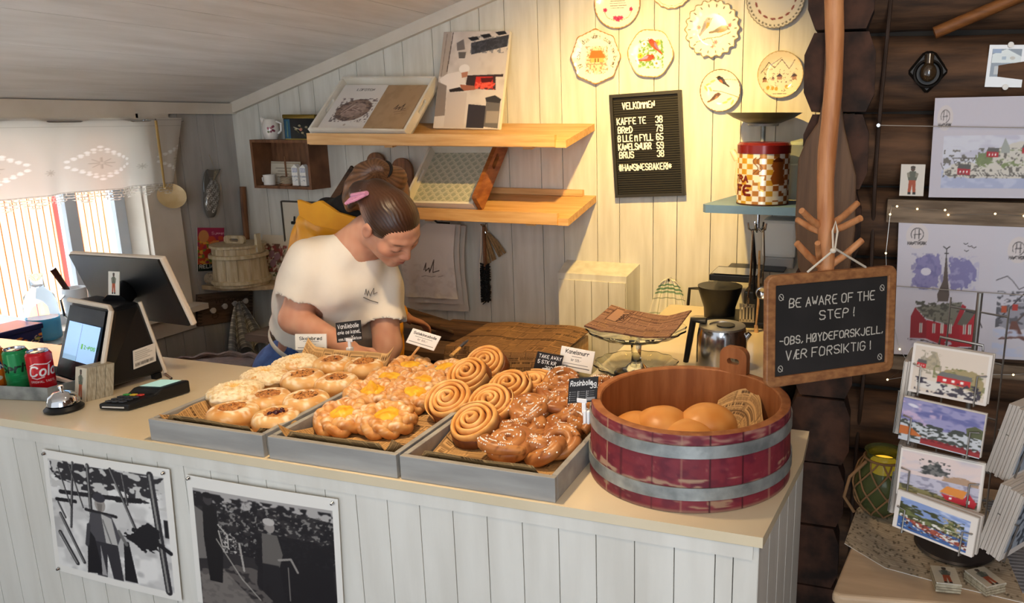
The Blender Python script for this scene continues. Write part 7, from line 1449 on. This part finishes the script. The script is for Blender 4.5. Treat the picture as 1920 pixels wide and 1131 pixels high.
# wire rack
rot = math.atan2(*(lambda d: (d.y, d.x))(onz(1822, 1047, .80)-onz(1673, 985, .80))); rc = onz(1773, 1020, TZ); RXc, RYc = .222, 1.685
wire = M('grey wire', '8f8a84', .35, .8); rk = thing('postcard_rack', 'revolving wire rack holding four tiers of picture postcards', 'card rack', (RXc, RYc, dz_))
u_ = Vector((math.cos(rot), math.sin(rot), 0)); nf = Vector((math.sin(rot), -math.cos(rot), 0)); nr = u_          # front face normal and right face normal
m = MB(); m.lathe([(0, .002), (.080, .002), (.084, .005), (.080, .009), (0, .010)], 44, (RXc, RYc, dz_+.001)); m.build('base', M('dark rack base', '4a4440', .4, .5), rk)
MB().tube([(RXc, RYc, dz_+.008), (RXc, RYc, 1.30)], .006, 10).build('axle', wire, rk)
ctr_ = Vector((RXc, RYc, 0))
def scene(kind):
    c = Cv(100, 70, 100, 70, 'd8cfc6'); r = random.Random(kind)
    if kind == 0: c.rect(4, 3, 96, 66, 'cfc0b0'); c.poly([(14, 26), (24, 14), (32, 8), (38, 24), (38, 34), (16, 34)], 'a89a80'); c.blot(12, 8, 40, 40, '8d8470', 8, 8, .5, .1, 3, .8); c.poly([(38, 34), (60, 26), (86, 28), (94, 40), (94, 56), (38, 46)], '9a8a62', 1, 4); c.blot(30, 26, 96, 60, '6f7046', 12, 8, .55, .1, 5, .8); house(c, 36, 40, 42, 16, 'b92a2a', '6a6864'); house(c, 8, 26, 12, 12, 'b92a2a', '5a5652'); c.poly([(10, 48), (40, 50), (90, 58), (90, 66), (10, 60)], 'cfc8bf'); c.blot(8, 46, 92, 66, '3f3842', 14, 6, .52, .08, 8)
    if kind == 1: c.rect(0, 0, 100, 70, '8f8bb0'); c.blot(0, 0, 100, 40, '5d5f92', 7, 6, .46, .2, 3, .9); c.blot(0, 6, 50, 40, 'c4a9bf', 5, 4, .56, .2, 6, .8); c.ell(14, 11, 8, 3, 'd8d4dc', .9, .2, .6); c.poly([(0, 34), (20, 38), (50, 42), (80, 38), (100, 30), (100, 70), (0, 70)], 'b9bcc0', 1, 4); c.blot(0, 34, 100, 64, '3f423c', 16, 9, .5, .06, 9); c.poly([(0, 46), (14, 46), (30, 58), (0, 60)], 'b5622c'); c.poly([(28, 60), (46, 58), (100, 62), (100, 68), (28, 68)], '8e2a2c'); [c.poly([(30+i*9, 62), (34+i*9, 57), (38+i*9, 62)], '6f2226') for i in range(8)]; c.poly([(80, 28), (90, 22), (100, 26), (100, 40), (82, 40)], '55583c')
    if kind == 2: c.rect(3, 3, 97, 67, 'd3bfb9'); c.blot(3, 3, 97, 30, 'b9b4bd', 5, 4, .5, .25, 3, .7); c.poly([(24, 32), (38, 16), (46, 10), (54, 22), (62, 30)], '6d6a66', 1, 4); c.blot(24, 10, 62, 32, '3a3a38', 9, 8, .55, .08, 5); c.poly([(56, 30), (78, 26), (96, 30), (96, 40), (52, 38)], 'a5866c', 1, 3); c.rect(3, 36, 97, 67, 'b3aebb'); c.blot(3, 36, 97, 60, '8c8898', 12, 8, .55, .1, 7); c.poly([(3, 52), (40, 56), (97, 66), (97, 67), (3, 67)], '7d7448'); c.blot(3, 52, 97, 67, '4a4630', 14, 6, .5, .1, 8); c.poly([(52, 52), (60, 42), (84, 44), (80, 56)], 'cf8030'); c.poly([(54, 54), (80, 56), (86, 46), (96, 58), (94, 66), (60, 62)], 'b3202c'); c.rect(84, 56, 88, 61, 'e8e2da'); c.rect(64, 57, 67, 60, 'e8e2da')
    if kind == 3: c.rect(6, 10, 92, 66, '7f93c0'); c.blot(6, 10, 92, 34, 'c3cbe0', 6, 5, .5, .2, 3, .8); c.poly([(6, 20), (16, 22), (28, 34), (60, 32), (72, 22), (80, 40), (92, 44), (92, 52), (6, 44)], '6a6f42', 1, 3); c.blot(6, 18, 86, 48, '3f4228', 9, 8, .5, .12, 6); c.blot(60, 20, 82, 46, 'a99a78', 8, 8, .55, .1, 8); c.rect(6, 46, 92, 66, '3f5f95'); c.poly([(8, 42), (40, 46), (92, 54), (92, 62), (30, 54)], '9a4a38', 1, 3); c.blot(8, 38, 92, 62, 'd8d4cc', 22, 8, .6, .05, 9); c.blot(10, 44, 92, 62, '4a2a28', 20, 8, .62, .05, 12)
    if kind == 4: c.rect(8, 8, 92, 62, '9aa3ad'); c.blot(8, 8, 92, 62, '3f4650', 9, 7, .5, .12, 4)
    return c
def pocket(label, name, base, ux_, n_, W, H, lean, depth, cv_, nw, col='d3cac0'):
    """a stack of cards in a wire pocket: base point at lower left, ux_ along the card, n_ outward, leaning back"""
    up_ = (Vector((0, 0, 1))*math.cos(lean)-n_*math.sin(lean)); out_ = (n_*math.cos(lean)+Vector((0, 0, 1))*math.sin(lean)); t = thing(name, label, 'postcards', base+ux_*W/2, group='postcards in the rack')
    m = MB(); k = max(2, int(depth/.006)); st_ = depth/k
    for i in range(k): j = (i*37 % 5-2)*.0009; o0 = base-out_*(depth-st_*i)+ux_*j+up_*(i*13 % 3)*.0012; m.quadbox(o0, o0+ux_*W, o0+ux_*W+up_*H, o0+up_*H, out_*st_*.86)
    m.build('card_pack', M('postcard edges', 'c2b8ad', .7), t); sheet(cv_, flat(base+out_*.0006, ux_*W, up_*H), 'front_card', printm, t, True, tuple(-out_*.0006))
    r = .0016; f_ = out_*.004
    for s in (.14, .86): m = MB(); m.tube([base-out_*(depth+.004)+ux_*W*s+up_*H*.0-up_*.004, base+f_+ux_*W*s-up_*.004, base+f_+ux_*W*s+up_*H*.55, base+f_+ux_*W*(s-.10 if s < .5 else s+.10)+up_*H*.58, base-out_*(depth+.004)+ux_*W*(s-.12 if s < .5 else s+.12)+up_*H*.60], r, 7); m.build('wire_pocket', wire, rk)
# front tiers: lower left corners from top to bottom
F3 = 1.425
for (bl, br, tl, kind, Y, dep, lab) in [((1702, 733), (1848, 762), (1717, 642), 0, 1.475, .030, 'postcard of red boathouses under a grey house, top tier of the rack'), ((1684, 822), (1836, 861), (1689, 742), 1, 1.44, .022, 'violet skied postcard of a snowy red village, second tier of the rack'), ((1680, 925), (1835, 962), (1690, 838), 2, 1.425, .022, 'postcard of a red house with an orange roof, third tier of the rack'), ((1673, 986), (1822, 1046), (1676, 915), 3, 1.41, .032, 'blue and green mountain fjord postcard, bottom front of the rack')]:
    b0 = ony(*bl, Y); W = .138; b1 = onz(*br, b0.z); ux_ = (b1-b0).normalized(); n_ = Vector((ux_.y, -ux_.x, 0)); W = (b1-b0).length; H = (ony(*tl, Y+.012)-b0).length*.98; pocket(lab, 'postcard_pack', b0, ux_, n_, W, H, .16, dep, scene(kind), nf)
for (p0, p1_, tt, Y, lab) in [((1845, 890), (1893, 850), (1872, 752), 1.50, 'thick pack of postcards on the right side of the rack, upper tier'), ((1830, 1033), (1880, 1010), (1862, 892), 1.47, 'thick pack of postcards on the right side of the rack, lower tier')]:
    b0 = ony(*p0, Y); ux_ = (Vector((.72, .72, 0))*.7+Vector((.25, .9, 0))*.3).normalized(); n_ = Vector((ux_.y, -ux_.x, 0)); pocket(lab, 'postcard_pack', b0+n_*.045, ux_, n_, .105, .148, -.22, .045, scene(4), nr)
for (p0, tp_, Y, lab) in [((1682, 812), (1668, 722), 1.50, 'pale postcard pack seen edge on, upper left side of the rack'), ((1672, 960), (1660, 845), 1.50, 'pale postcard pack seen edge on, lower left side of the rack')]:
    b0 = ony(*p0, Y); n_ = (-u_*.9+nf*.35).normalized(); ux_ = Vector((-n_.y, n_.x, 0)); pocket(lab, 'postcard_pack', b0+ux_*-.10+n_*.004, ux_, n_, .105, .148, .05, .026, scene(4), -nr)
m = MB(); a, b, d, e = ony(1760, 642, 1.52), ony(1763, 632, 1.52), ony(1843, 648, 1.50), ony(1845, 660, 1.50); m.tube([a+Vector((0, 0, -.02)), b, d, e+Vector((0, 0, -.02))], .0028, 8)
for s in (-1, 1):
    for z in (.80, .92, 1.04, 1.16, 1.26): m.tube([ctr_+u_*s*.06+Vector((0, .0, z)), ctr_+Vector((0, 0, z))], .002, 6)
    m.tube([ctr_+u_*s*.06+Vector((0, 0, .76)), ctr_+u_*s*.06+Vector((0, 0, 1.28))], .002, 6)
m.build('wire_frame', wire, rk)
# fisherman card stacks on the table
for (p, ang, lab) in [((1773, 1082), .12, 'low stack of fisherman cards on the table right under the postcard rack'), ((1847, 1085), .62, 'low stack of fisherman cards turned askew at the right of the table')]:
    q = onz(*p, TZ+.02); t = thing('card_stack', lab, 'card stack', (q.x, q.y, dz_+.001)); R = Matrix.Translation((q.x, q.y, dz_+.0025)) @ Matrix.Rotation(ang, 4, 'Z'); m = MB(); m.T = R
    for i in range(4): m.box((.0008*(i % 2), .001*(i % 3), .0025+i*.005), (.048, .062, .0044))
    m.build('card_pack', M('card edges', 'b3a78e'), t); T2 = R @ Matrix.Translation((-.024, -.031, .0205)); sheet(figcv('cdc0a6'), onframe(T2, .048, .062), 'top_card', printm, t, True, (0, 0, -.001))
# netted glass lantern
q = onz(1640, 925, TZ); q = Vector((.066, 1.80, dz_+.001)); ln = thing('netted_lantern', 'yellow lit glass float lantern in rope netting behind the postcard rack', 'lantern', q); pr_ = [(0, .004), (.035, .004), (.058, .03), (.066, .075), (.056, .12), (.040, .142), (.040, .156), (.046, .16)]
m = MB(); m.lathe(pr_+[(.042, .16), (.036, .155), (.036, .143), (.052, .119), (.062, .075), (.054, .032), (0, .008)], 36, q); m.build('glass', M('amber lantern glass', '8b9460', .08, trans=.8, ior=1.2), ln)
m = MB(); rope = M('brown netting rope', '7a5a3a', .85)
for s in (-1, 1):
    for k in range(9):
        pts = []
        for i in range(20): z = .006+.134*i/19; r = np.interp(z, [p[1] for p in pr_], [p[0] for p in pr_])+.003; a = 2*PI*k/9+s*1.6*i/19; pts.append(q+Vector((r*math.cos(a), r*math.sin(a), z)))
        m.tube(pts, .0022, 6)
m.tube([q+Vector((.045*math.cos(t), .045*math.sin(t), .143)) for t in np.linspace(0, 2*PI, 30)[:-1]], .003, 6, 0, True); m.tube([q+Vector((-.04, -.03, .14)), q+Vector((-.075, -.04, .10)), q+Vector((-.085, -.045, .05)), q+Vector((-.06, -.04, .012))], .004, 8); m.build('rope_net', rope, ln)
m = MB(); m.lathe([(0, .108), (.030, .108), (.031, .134), (0, .136)], 20, q); m.build('candle', M('lit candle', 'ffc83a', .5, emit=.8), ln); lamp('lantern_glow', 'POINT', tuple(q+Vector((0, 0, .125))), .10, (1, .7, .25), None, .02)

# ================================================================== people
skinm = VC('skin', .48, .35, sss=.12)
def img2w(x, y, z): v = rt*x+up*y-fw*z; return np.array(v)
HY = img2w(.57, -.82, .10); HY /= np.linalg.norm(HY); HZ = img2w(.57, .40, .72); HZ -= HY*(HZ@HY); HZ /= np.linalg.norm(HZ); HX = np.cross(HY, HZ)
HC = np.array(ony(733, 421, 1.93)); HR = np.stack([HX, HY, HZ], 1)
def hw(x, y, z): return HC+HR@np.array([x, y, z])
def hl(P): return (P-HC)@HR
def head(sd):
    E_ = lambda c, r, k=.012, op='+': sd.ell(hw(*c), r, HR, k, op); C_ = lambda a, b, ra, rb=None, k=.012, op='+': sd.cap(hw(*a), hw(*b), ra, rb, k, op)
    E_((0, -.014, .026), (.068, .082, .068)); E_((0, .028, -.020), (.059, .063, .085), .02); E_((0, .030, .034), (.056, .044, .040), .02)
    for s in (-1, 1):
        C_((s*.050, .0, -.058), (s*.012, .068, -.092), .020, .018, .02); E_((s*.040, .056, -.022), (.024, .022, .024), .02); C_((s*.012, .080, .024), (s*.042, .066, .022), .0085, .007, .016)
        E_((s*.032, .094, .004), (.017, .012, .010), .010, '-'); E_((s*.031, .074, .003), (.0135, .0135, .0125), .003)
        E_((s*.010, .096, -.030), (.0075, .008, .0065), .006); E_((s*.074, -.008, -.006), (.009, .019, .031), .006); E_((s*.082, -.004, -.003), (.005, .009, .018), .005, '-')
    C_((0, .086, .016), (0, .104, -.024),   .0065, .0092, .010); C_((0, .066, -.094), (0, .070, -.088), .021, .019, .015); E_((0, .085, -.056), (.026, .014, .020), .012)
    for s in (-1, 1): C_((0, .0975, -.053), (s*.020, .086, -.0555), .0052, .0030, .004); C_((0, .0965, -.0625), (s*.018, .086, -.0595), .0062, .0030, .004)
    C_((-.016, .0985, -.0578), (.016, .0985, -.0578), .0016, None, .002, '-')
def headcol(V, tone='cf9c80'):
    q = hl(V); n = pnoise(V, 60, 3); c = cmix(np.tile(L3(tone), (len(V), 1)), L3('b9785c'), .25+.3*n); g = lambda c0, r: np.exp(-(((q-np.array(c0))/np.array(r))**2).sum(1))
    for s in (-1, 1):
        c = cmix(c, L3('c9715a'), g((s*.042, .06, -.025), (.022, .03, .02))*.55); c = cmix(c, L3('3a251a'), np.clip(g((s*.036, .084, .0255), (.018, .02, .0030))*1.4, 0, 1)*.75); c = cmix(c, L3('2a1a14'), np.clip(g((s*.032, .088, -.0035), (.0145, .02, .0030))*1.6, 0, 1)*.9); c = cmix(c, L3('b57058'), g((s*.076, -.006, -.006), (.014, .02, .03))*.5)
    c = cmix(c, L3('a9574e'), np.clip(g((0, .095, -.058), (.017, .03, .0075))*1.4, 0, 1)*.75); c = cmix(c, L3('c07a64'), g((0, .108, -.026), (.013, .02, .012))*.5); c = cmix(c, L3('6a2f2a'), np.clip(g((0, .099, -.0578), (.017, .012, .0016))*1.3, 0, 1)*.8); return c
def hand(sd, wrist, d, pn, curl=.35, side=1, s=1.0):
    """palm with five separate fingers; d = pointing direction, pn = palm normal"""
    d = np.array(d, float); d /= np.linalg.norm(d); pn = np.array(pn, float); pn -= d*(pn@d); pn /= np.linalg.norm(pn); w = np.cross(d, pn)*side; wr = np.array(wrist, float)
    for k in (-.022, -.008, .008, .022): sd.cap(wr+w*k*.6*s+d*.01*s, wr+w*k*s+d*.078*s, .0125*s, .0105*s, .010)
    for k, L in ((-.028, .060), (-.0095, .074), (.0095, .080), (.028, .072)):
        p = wr+w*k*s+d*.080*s; dd = d.copy()
        for j, f in enumerate((.45, .32, .25)):
            a = curl*(1.1 if j else .6); dd = dd*math.cos(a)+pn*math.sin(a)*1.0; dd /= np.linalg.norm(dd); e = p+dd*L*f*s; sd.cap(p, e, (.0090-.0010*j)*s, (.0083-.0012*j)*s, .002); p = e
    p = wr+w*.022*s+d*.028*s; e = p+(w*.75+d*.6+pn*.25)*.034*s; sd.cap(p, e, .0115*s, .0095*s, .008); sd.cap(e, e+(d*.85+w*.25+pn*.3)*.028*s, .0092*s, .0075*s, .004)
A_ = lambda x, y, Y: np.array(ony(x, y, Y))
# ---- the woman in the white shirt
shR, shL = A_(588, 488, 1.905), A_(712, 530, 2.045); hipR, hipL = A_(530, 696, 2.03), A_(640, 712, 2.17); nb = A_(668, 462, 1.965)
elR, wrR = A_(553, 598, 1.86), A_(655, 655, 1.82); elL, wrL = A_(727, 648, 1.99), A_(708, 716, 1.92)
wm = thing('person', 'woman in a white t-shirt and jeans bending over the pastry trays', 'person', (-1.80, 2.10, 0))
sd = SD((-2.06, 1.68, .70), (-1.20, 2.34, 1.47), .0038); head(sd)
sd.path([nb-np.array([0, 0, .02]), nb*.45+hw(0, -.045, -.06)*.55, hw(0, -.03, -.035)], [.056, .049, .050], .03)
mid = (hipR+hipL)/2; ch_ = (shR+shL)/2; wst = mid*.62+ch_*.38
for a, b in ((shR, hipR), (shL, hipL)): sd.cap(a*.82+ch_*.18+(mid-ch_)*.08, b*.6+mid*.4, .074, .066, .05)
sd.cap(ch_+(mid-ch_)*.12, mid, .085, .078, .05); sd.path([nb, shR], [.05, .048], .04); sd.path([nb, shL], [.05, .048], .04)
sd.path([shR, elR, wrR], [.053, .043, .028], .02); sd.path([shL, elL, wrL], [.052, .041, .027], .02)
hand(sd, wrR, wrR-elR+np.array([.02, -.05, .0]), (0, .3, -1), .35, 1, .92); hand(sd, wrL, np.array([-.02, -.06, -.08]), (-.3, -.5, -.8), .30, -1, .92)
def bodycol(V): return np.concatenate([headcol(V), np.ones((len(V), 1))], 1)
sd_obj(sd, 'body', skinm, wm, True, bodycol)
# shirt
sd = SD((-2.06, 1.72, .78), (-1.24, 2.32, 1.40), .0055)
for a, b in ((shR, hipR), (shL, hipL)): sd.cap(a*.84+ch_*.16+(mid-ch_)*.06, b*.78+mid*.22, .096, .108, .06)
fr_ = img2w(.35, -.1, .9); sd.cap(ch_+(mid-ch_)*.1+fr_*.015, mid+fr_*.02, .108, .118, .05); sd.path([nb-np.array([0, 0, .012]), shR], [.060, .060], .04); sd.path([nb-np.array([0, 0, .012]), shL], [.060, .060], .04)
for s_, e_ in ((shR, elR), (shL, elL)): sd.cap(s_, s_+(e_-s_)*.60, .063, .066, .025)
sd.noise(.0045, 26, 4)
for s_, e_ in ((shR, elR), (shL, elL)):                                     # sleeve openings
    p = s_+(e_-s_)*.62; d = (e_-s_)/np.linalg.norm(e_-s_); sd.cap(p+d*.045, p+d*.35, .075, .085, .004, '-')
sd.cap(hw(0, .03, -.16)*.35+nb*.65+np.array([0, 0, .03]), hw(0, .0, -.05), .066, .055, .01, '-')
sd.half(mid*.55+ch_*.45, (mid-ch_), .01)
shirtm = M('white cotton shirt', 'efe6d6', .8, c2='e4d9c8', scale=7, bump=.45, bscale=16)
sh_ = sd_obj(sd, 'shirt', shirtm, wm)
def on_front(px, py): # nearest shirt point under a pixel
    P = np.array([v.co for v in sh_.data.vertices]); d = P-CAMP; z = d@fw; X = CX+F*(d@rt)/z; Y_ = CY-F*(d@up)/z; k = np.where((abs(X-px) < 5) & (abs(Y_-py) < 5), z, 99).argmin(); return Vector(P[k])
m = MB()
for st in ([(689, 556), (692, 546), (694, 556), (697, 548), (700, 556), (706, 543), (706, 556), (712, 552)], [(686, 561), (698, 566), (714, 570)]): m.tube([on_front(*p)+Vector((0, -.004, 0)) for p in st], .0013, 5)
m.build('chest_print', M('dark print', '6a6660', .7), sh_)
# jeans, apron string, shoes
sd = SD((-2.10, 1.85, 0), (-1.45, 2.40, 1.0), .009); kR, kL = np.array([-1.90, 2.02, .48]), np.array([-1.70, 2.18, .48]); fR, fL = np.array([-1.90, 2.05, .06]), np.array([-1.72, 2.22, .06])
sd.cap(hipR*.8+mid*.2, hipL*.8+mid*.2, .112, None, .05); sd.cap(mid, mid+(ch_-mid)*.56, .130, .122, .05)
for h_, k_, f_ in ((hipR, kR, fR), (hipL, kL, fL)): sd.path([h_*.85+mid*.15, k_, f_], [.094, .064, .050], .03)
sd.half(mid+(ch_-mid)*.52, ch_-mid, .004); jn = sd_obj(sd, 'jeans', M('blue denim', '4468a8', .8, c2='35548c', scale=40, bump=.2, bscale=150), wm)
ax_ = Vector((ch_-mid)).normalized(); c0 = Vector(mid+(ch_-mid)*.38); e1 = ax_.orthogonal().normalized(); e2 = ax_.cross(e1); sp = Vector(hipL-hipR); hs = sp.normalized()
def ringpt(a, r, up_=0):
    s1 = (hs-ax_*hs.dot(ax_)).normalized(); s2 = ax_.cross(s1); return c0+ax_*up_+s1*(r*1.30)*math.cos(a)+s2*r*math.sin(a)
m = MB(); m.tube([ringpt(a, .131) for a in np.linspace(0, 2*PI, 48)[:-1]], .011, 10, 0, True, .25, upv=tuple(ax_.orthogonal())); m.build('apron_string', M('cream apron string', 'd9cfba', .8), wm)
for f_ in (fR, fL): m = MB(); m.ell((f_[0]+.03, f_[1]-.06, .035), (.045, .12, .034)); m.build('shoe', M('dark shoe', '2a2725', .6), wm)
# hair with claw clip
sd = SD(HC-.22, HC+.22, .0033); sd.ell(hw(0, -.014, .028), (.075, .091, .073), HR, .01); sd.ell(hw(0, -.07, .01), (.052, .042, .05), HR, .03)
sd.cap(hw(.0, -.10, .03), hw(.02, -.13, -.01), .036, .030, .03); sd.cap(hw(.02, -.13, .0), hw(.03, -.13, -.08), .022, .010, .02)
nv = HR@np.array([0, .60, -.80]); sd.half(hw(0, .073, .036), nv, .006)
V0 = None
def strandcol(base, dark, lite):
    def f(V): q = hl(V); n = np.sin(np.arctan2(q[:, 0], q[:, 2]-.02)*46+3*pnoise(V, 26, 2))*.5+.5; c = cmix(np.tile(L3(base), (len(V), 1)), L3(dark), n*.7); c = cmix(c, L3(lite), np.clip(pnoise(V, 18, 5), 0, 1)*.5); return np.concatenate([c, np.ones((len(V), 1))], 1)
    return f
hairm = VC('hair', .38, .5, bump=.2, bscale=70)
def groove(amp):
    def f(V): q = hl(V); k = np.sin(np.arctan2(q[:, 0], q[:, 2]-.02)*46+3*pnoise(V, 26, 2)); r = q/np.maximum(np.linalg.norm(q, axis=1), 1e-6)[:, None]; return V+(r*(k*amp)[:, None])@HR.T
    return f
hair = sd_obj(sd, 'hair', hairm, wm, True, strandcol('3a2418', '24150e', '5a3a26'), groove(.0005))
pk_ = M('pink hair clip', 'c98aa8', .35); m = MB(); p = Vector(hw(.045, -.112, .045)); 
for k in range(5): m.tube([Vector(hw(.050, -.085-.008*k, .06-.012*k)), Vector(hw(.073, -.09-.006*k, .035-.014*k)), Vector(hw(.055, -.11-.004*k, .005-.012*k))], .005, 8)
m.tube([Vector(hw(.050, -.085, .065)), Vector(hw(.057, -.12, .005))], .007, 8); m.build('claw_clip', pk_, hair)

# ---- the colleague behind her, seen from the back
w2 = thing('person', 'person with a brown ponytail and yellow jacket bent over the back bench', 'person', (-1.68, 2.42, 0))
H2 = A_(722, 372, 2.30); s1, s2 = A_(600, 452, 2.34), A_(686, 470, 2.36); h1, h2 = A_(610, 700, 2.28), A_(690, 710, 2.30); m1 = (h1+h2)/2; n2 = (s1+s2)/2+np.array([0, .02, .05])
e2_, wr2 = A_(716, 575, 2.50), A_(757, 594, 2.58); e1_ = A_(592, 560, 2.5)
sd = SD((-2.15, 2.05, .72), (-1.35, 2.82, 1.52), .007); sd.ell(H2, (.076, .088, .10), None, .02); sd.cap(n2, H2-np.array([0, 0, .06]), .055, .05, .03); sd.cap((s1+s2)/2, m1, .12, .12, .05); sd.path([s1, e1_, A_(640, 610, 2.6)], [.05, .042, .03]); sd.path([s2, e2_, wr2], [.05, .042, .027])
sd.ell(H2+np.array([0, .085, -.02]), (.014, .02, .02), None, .01); hand(sd, wr2, (.35, .6, -.35), (0, -.2, -1), .4, 1, .95); hand(sd, A_(640, 610, 2.6), (.3, .6, -.3), (0, -.2, -1), .4, -1, .95)
sd_obj(sd, 'body', skinm, w2, True, lambda V: np.concatenate([cmix(np.tile(L3('b9836a'), (len(V), 1)), L3('a06a52'), .4+.4*pnoise(V, 40, 2)), np.ones((len(V), 1))], 1))
yel = M('yellow rain jacket', 'f0a81c', .5, c2='dd9212', scale=6, bump=.25, bscale=14)
sd = SD((-2.25, 2.0, .70), (-1.30, 2.85, 1.42), .008)
for a, b in ((s1, h1), (s2, h2)): sd.cap(a, b, .105, .13, .06)
sd.cap((s1+s2)/2, m1, .125, .14, .05); sd.path([s1, e1_, A_(610, 600, 2.56)], [.075, .065, .055]); sd.path([s2, e2_, A_(742, 589, 2.555)], [.07, .055, .045]); sd.ell(A_(736, 618, 2.30), (.04, .05, .06), None, .03)
sd.path([A_(575, 418, 2.26), A_(620, 420, 2.24), A_(680, 440, 2.24)], [.03, .04, .04], .03)
sd.noise(.005, 17, 8); jk = sd_obj(sd, 'jacket', yel, w2); m = MB(); q = [ony(x, y, 2.155+.0002*(x-556)) for x, y in [(556, 374), (580, 383), (598, 376), (630, 398), (664, 408), (676, 436), (628, 432), (590, 424), (560, 405)]]; m.add([p for p in q]+[p+Vector((.005, .016, 0)) for p in q], [tuple(range(9)), tuple(range(17, 8, -1))]+[(i, 9+i, 9+(i+1) % 9, (i+1) % 9) for i in range(9)]); o = m.build('collar_flap', yel, jk); bv = o.modifiers.new('soft_edges', 'BEVEL'); bv.width = .004; bv.segments = 2; bv.limit_method = 'ANGLE'
sd = SD(A_(640, 392, 2.25)-.16, A_(640, 392, 2.25)+.16, .006); sd.path([A_(612, 388, 2.27), A_(650, 392, 2.25), A_(690, 400, 2.25)], [.034, .045, .05], .03); sd.noise(.003, 30, 2); sd_obj(sd, 'black_hood', M('black fabric', '17130f', .8), w2)
sd = SD((-2.05, 2.15, 0), (-1.4, 2.60, .95), .011)
for h_, x_ in ((h1, -1.82), (h2, -1.60)): sd.path([h_, np.array([x_, 2.36, .45]), np.array([x_, 2.38, .06])], [.115, .07, .055], .03)
sd_obj(sd, 'trousers', M('dark trousers', '23242a', .8), w2)
for x_ in (-1.82, -1.60): m = MB(); m.ell((x_, 2.43, .035), (.045, .12, .034)); m.build('shoe', M('dark shoe', '2a2725'), w2)
top2, tail = A_(718, 318, 2.20), A_(662, 372, 2.18)
sd = SD(H2-np.array([.26, .22, .2]), H2+np.array([.2, .2, .22]), .0045); sd.ell(H2+np.array([0, -.012, .012]), (.085, .10, .112), None, .01); sd.path([A_(735, 335, 2.24), top2], [.05, .020], .03); sd.path([top2, A_(703, 313, 2.19), A_(684, 326, 2.18), A_(670, 350, 2.18), tail, A_(655, 390, 2.18)], [.018, .022, .031, .034, .028, .014], .03)
def ray2(V): q = V-top2; return np.arctan2(q[:, 2]+.004, q[:, 0])*24+1.5*pnoise(V, 14, 6)
def hc2(V): n = np.sin(ray2(V))*.5+.5; c = cmix(np.tile(L3('8a6040'), (len(V), 1)), L3('4a2f1c'), n*.8); c = cmix(c, L3('b08560'), np.clip(pnoise(V, 14, 3), 0, 1)*.5); return np.concatenate([c, np.ones((len(V), 1))], 1)
hr2 = sd_obj(sd, 'ponytail_hair', hairm, w2, True, hc2, lambda V: V+np.array([0, -1, .2])*(np.sin(ray2(V))*.0012)[:, None])
m = MB(); d_ = Vector(top2-A_(735, 325, 2.24)).normalized(); e1 = d_.orthogonal().normalized(); e2 = d_.cross(e1); m.tube([Vector(top2)-d_*.008+e1*.027*math.cos(t)+e2*.027*math.sin(t) for t in np.linspace(0, 2*PI, 24)[:-1]], .006, 8, 0, True); m.build('hair_tie', M('dark hair tie', '1d1612', .6), hr2)
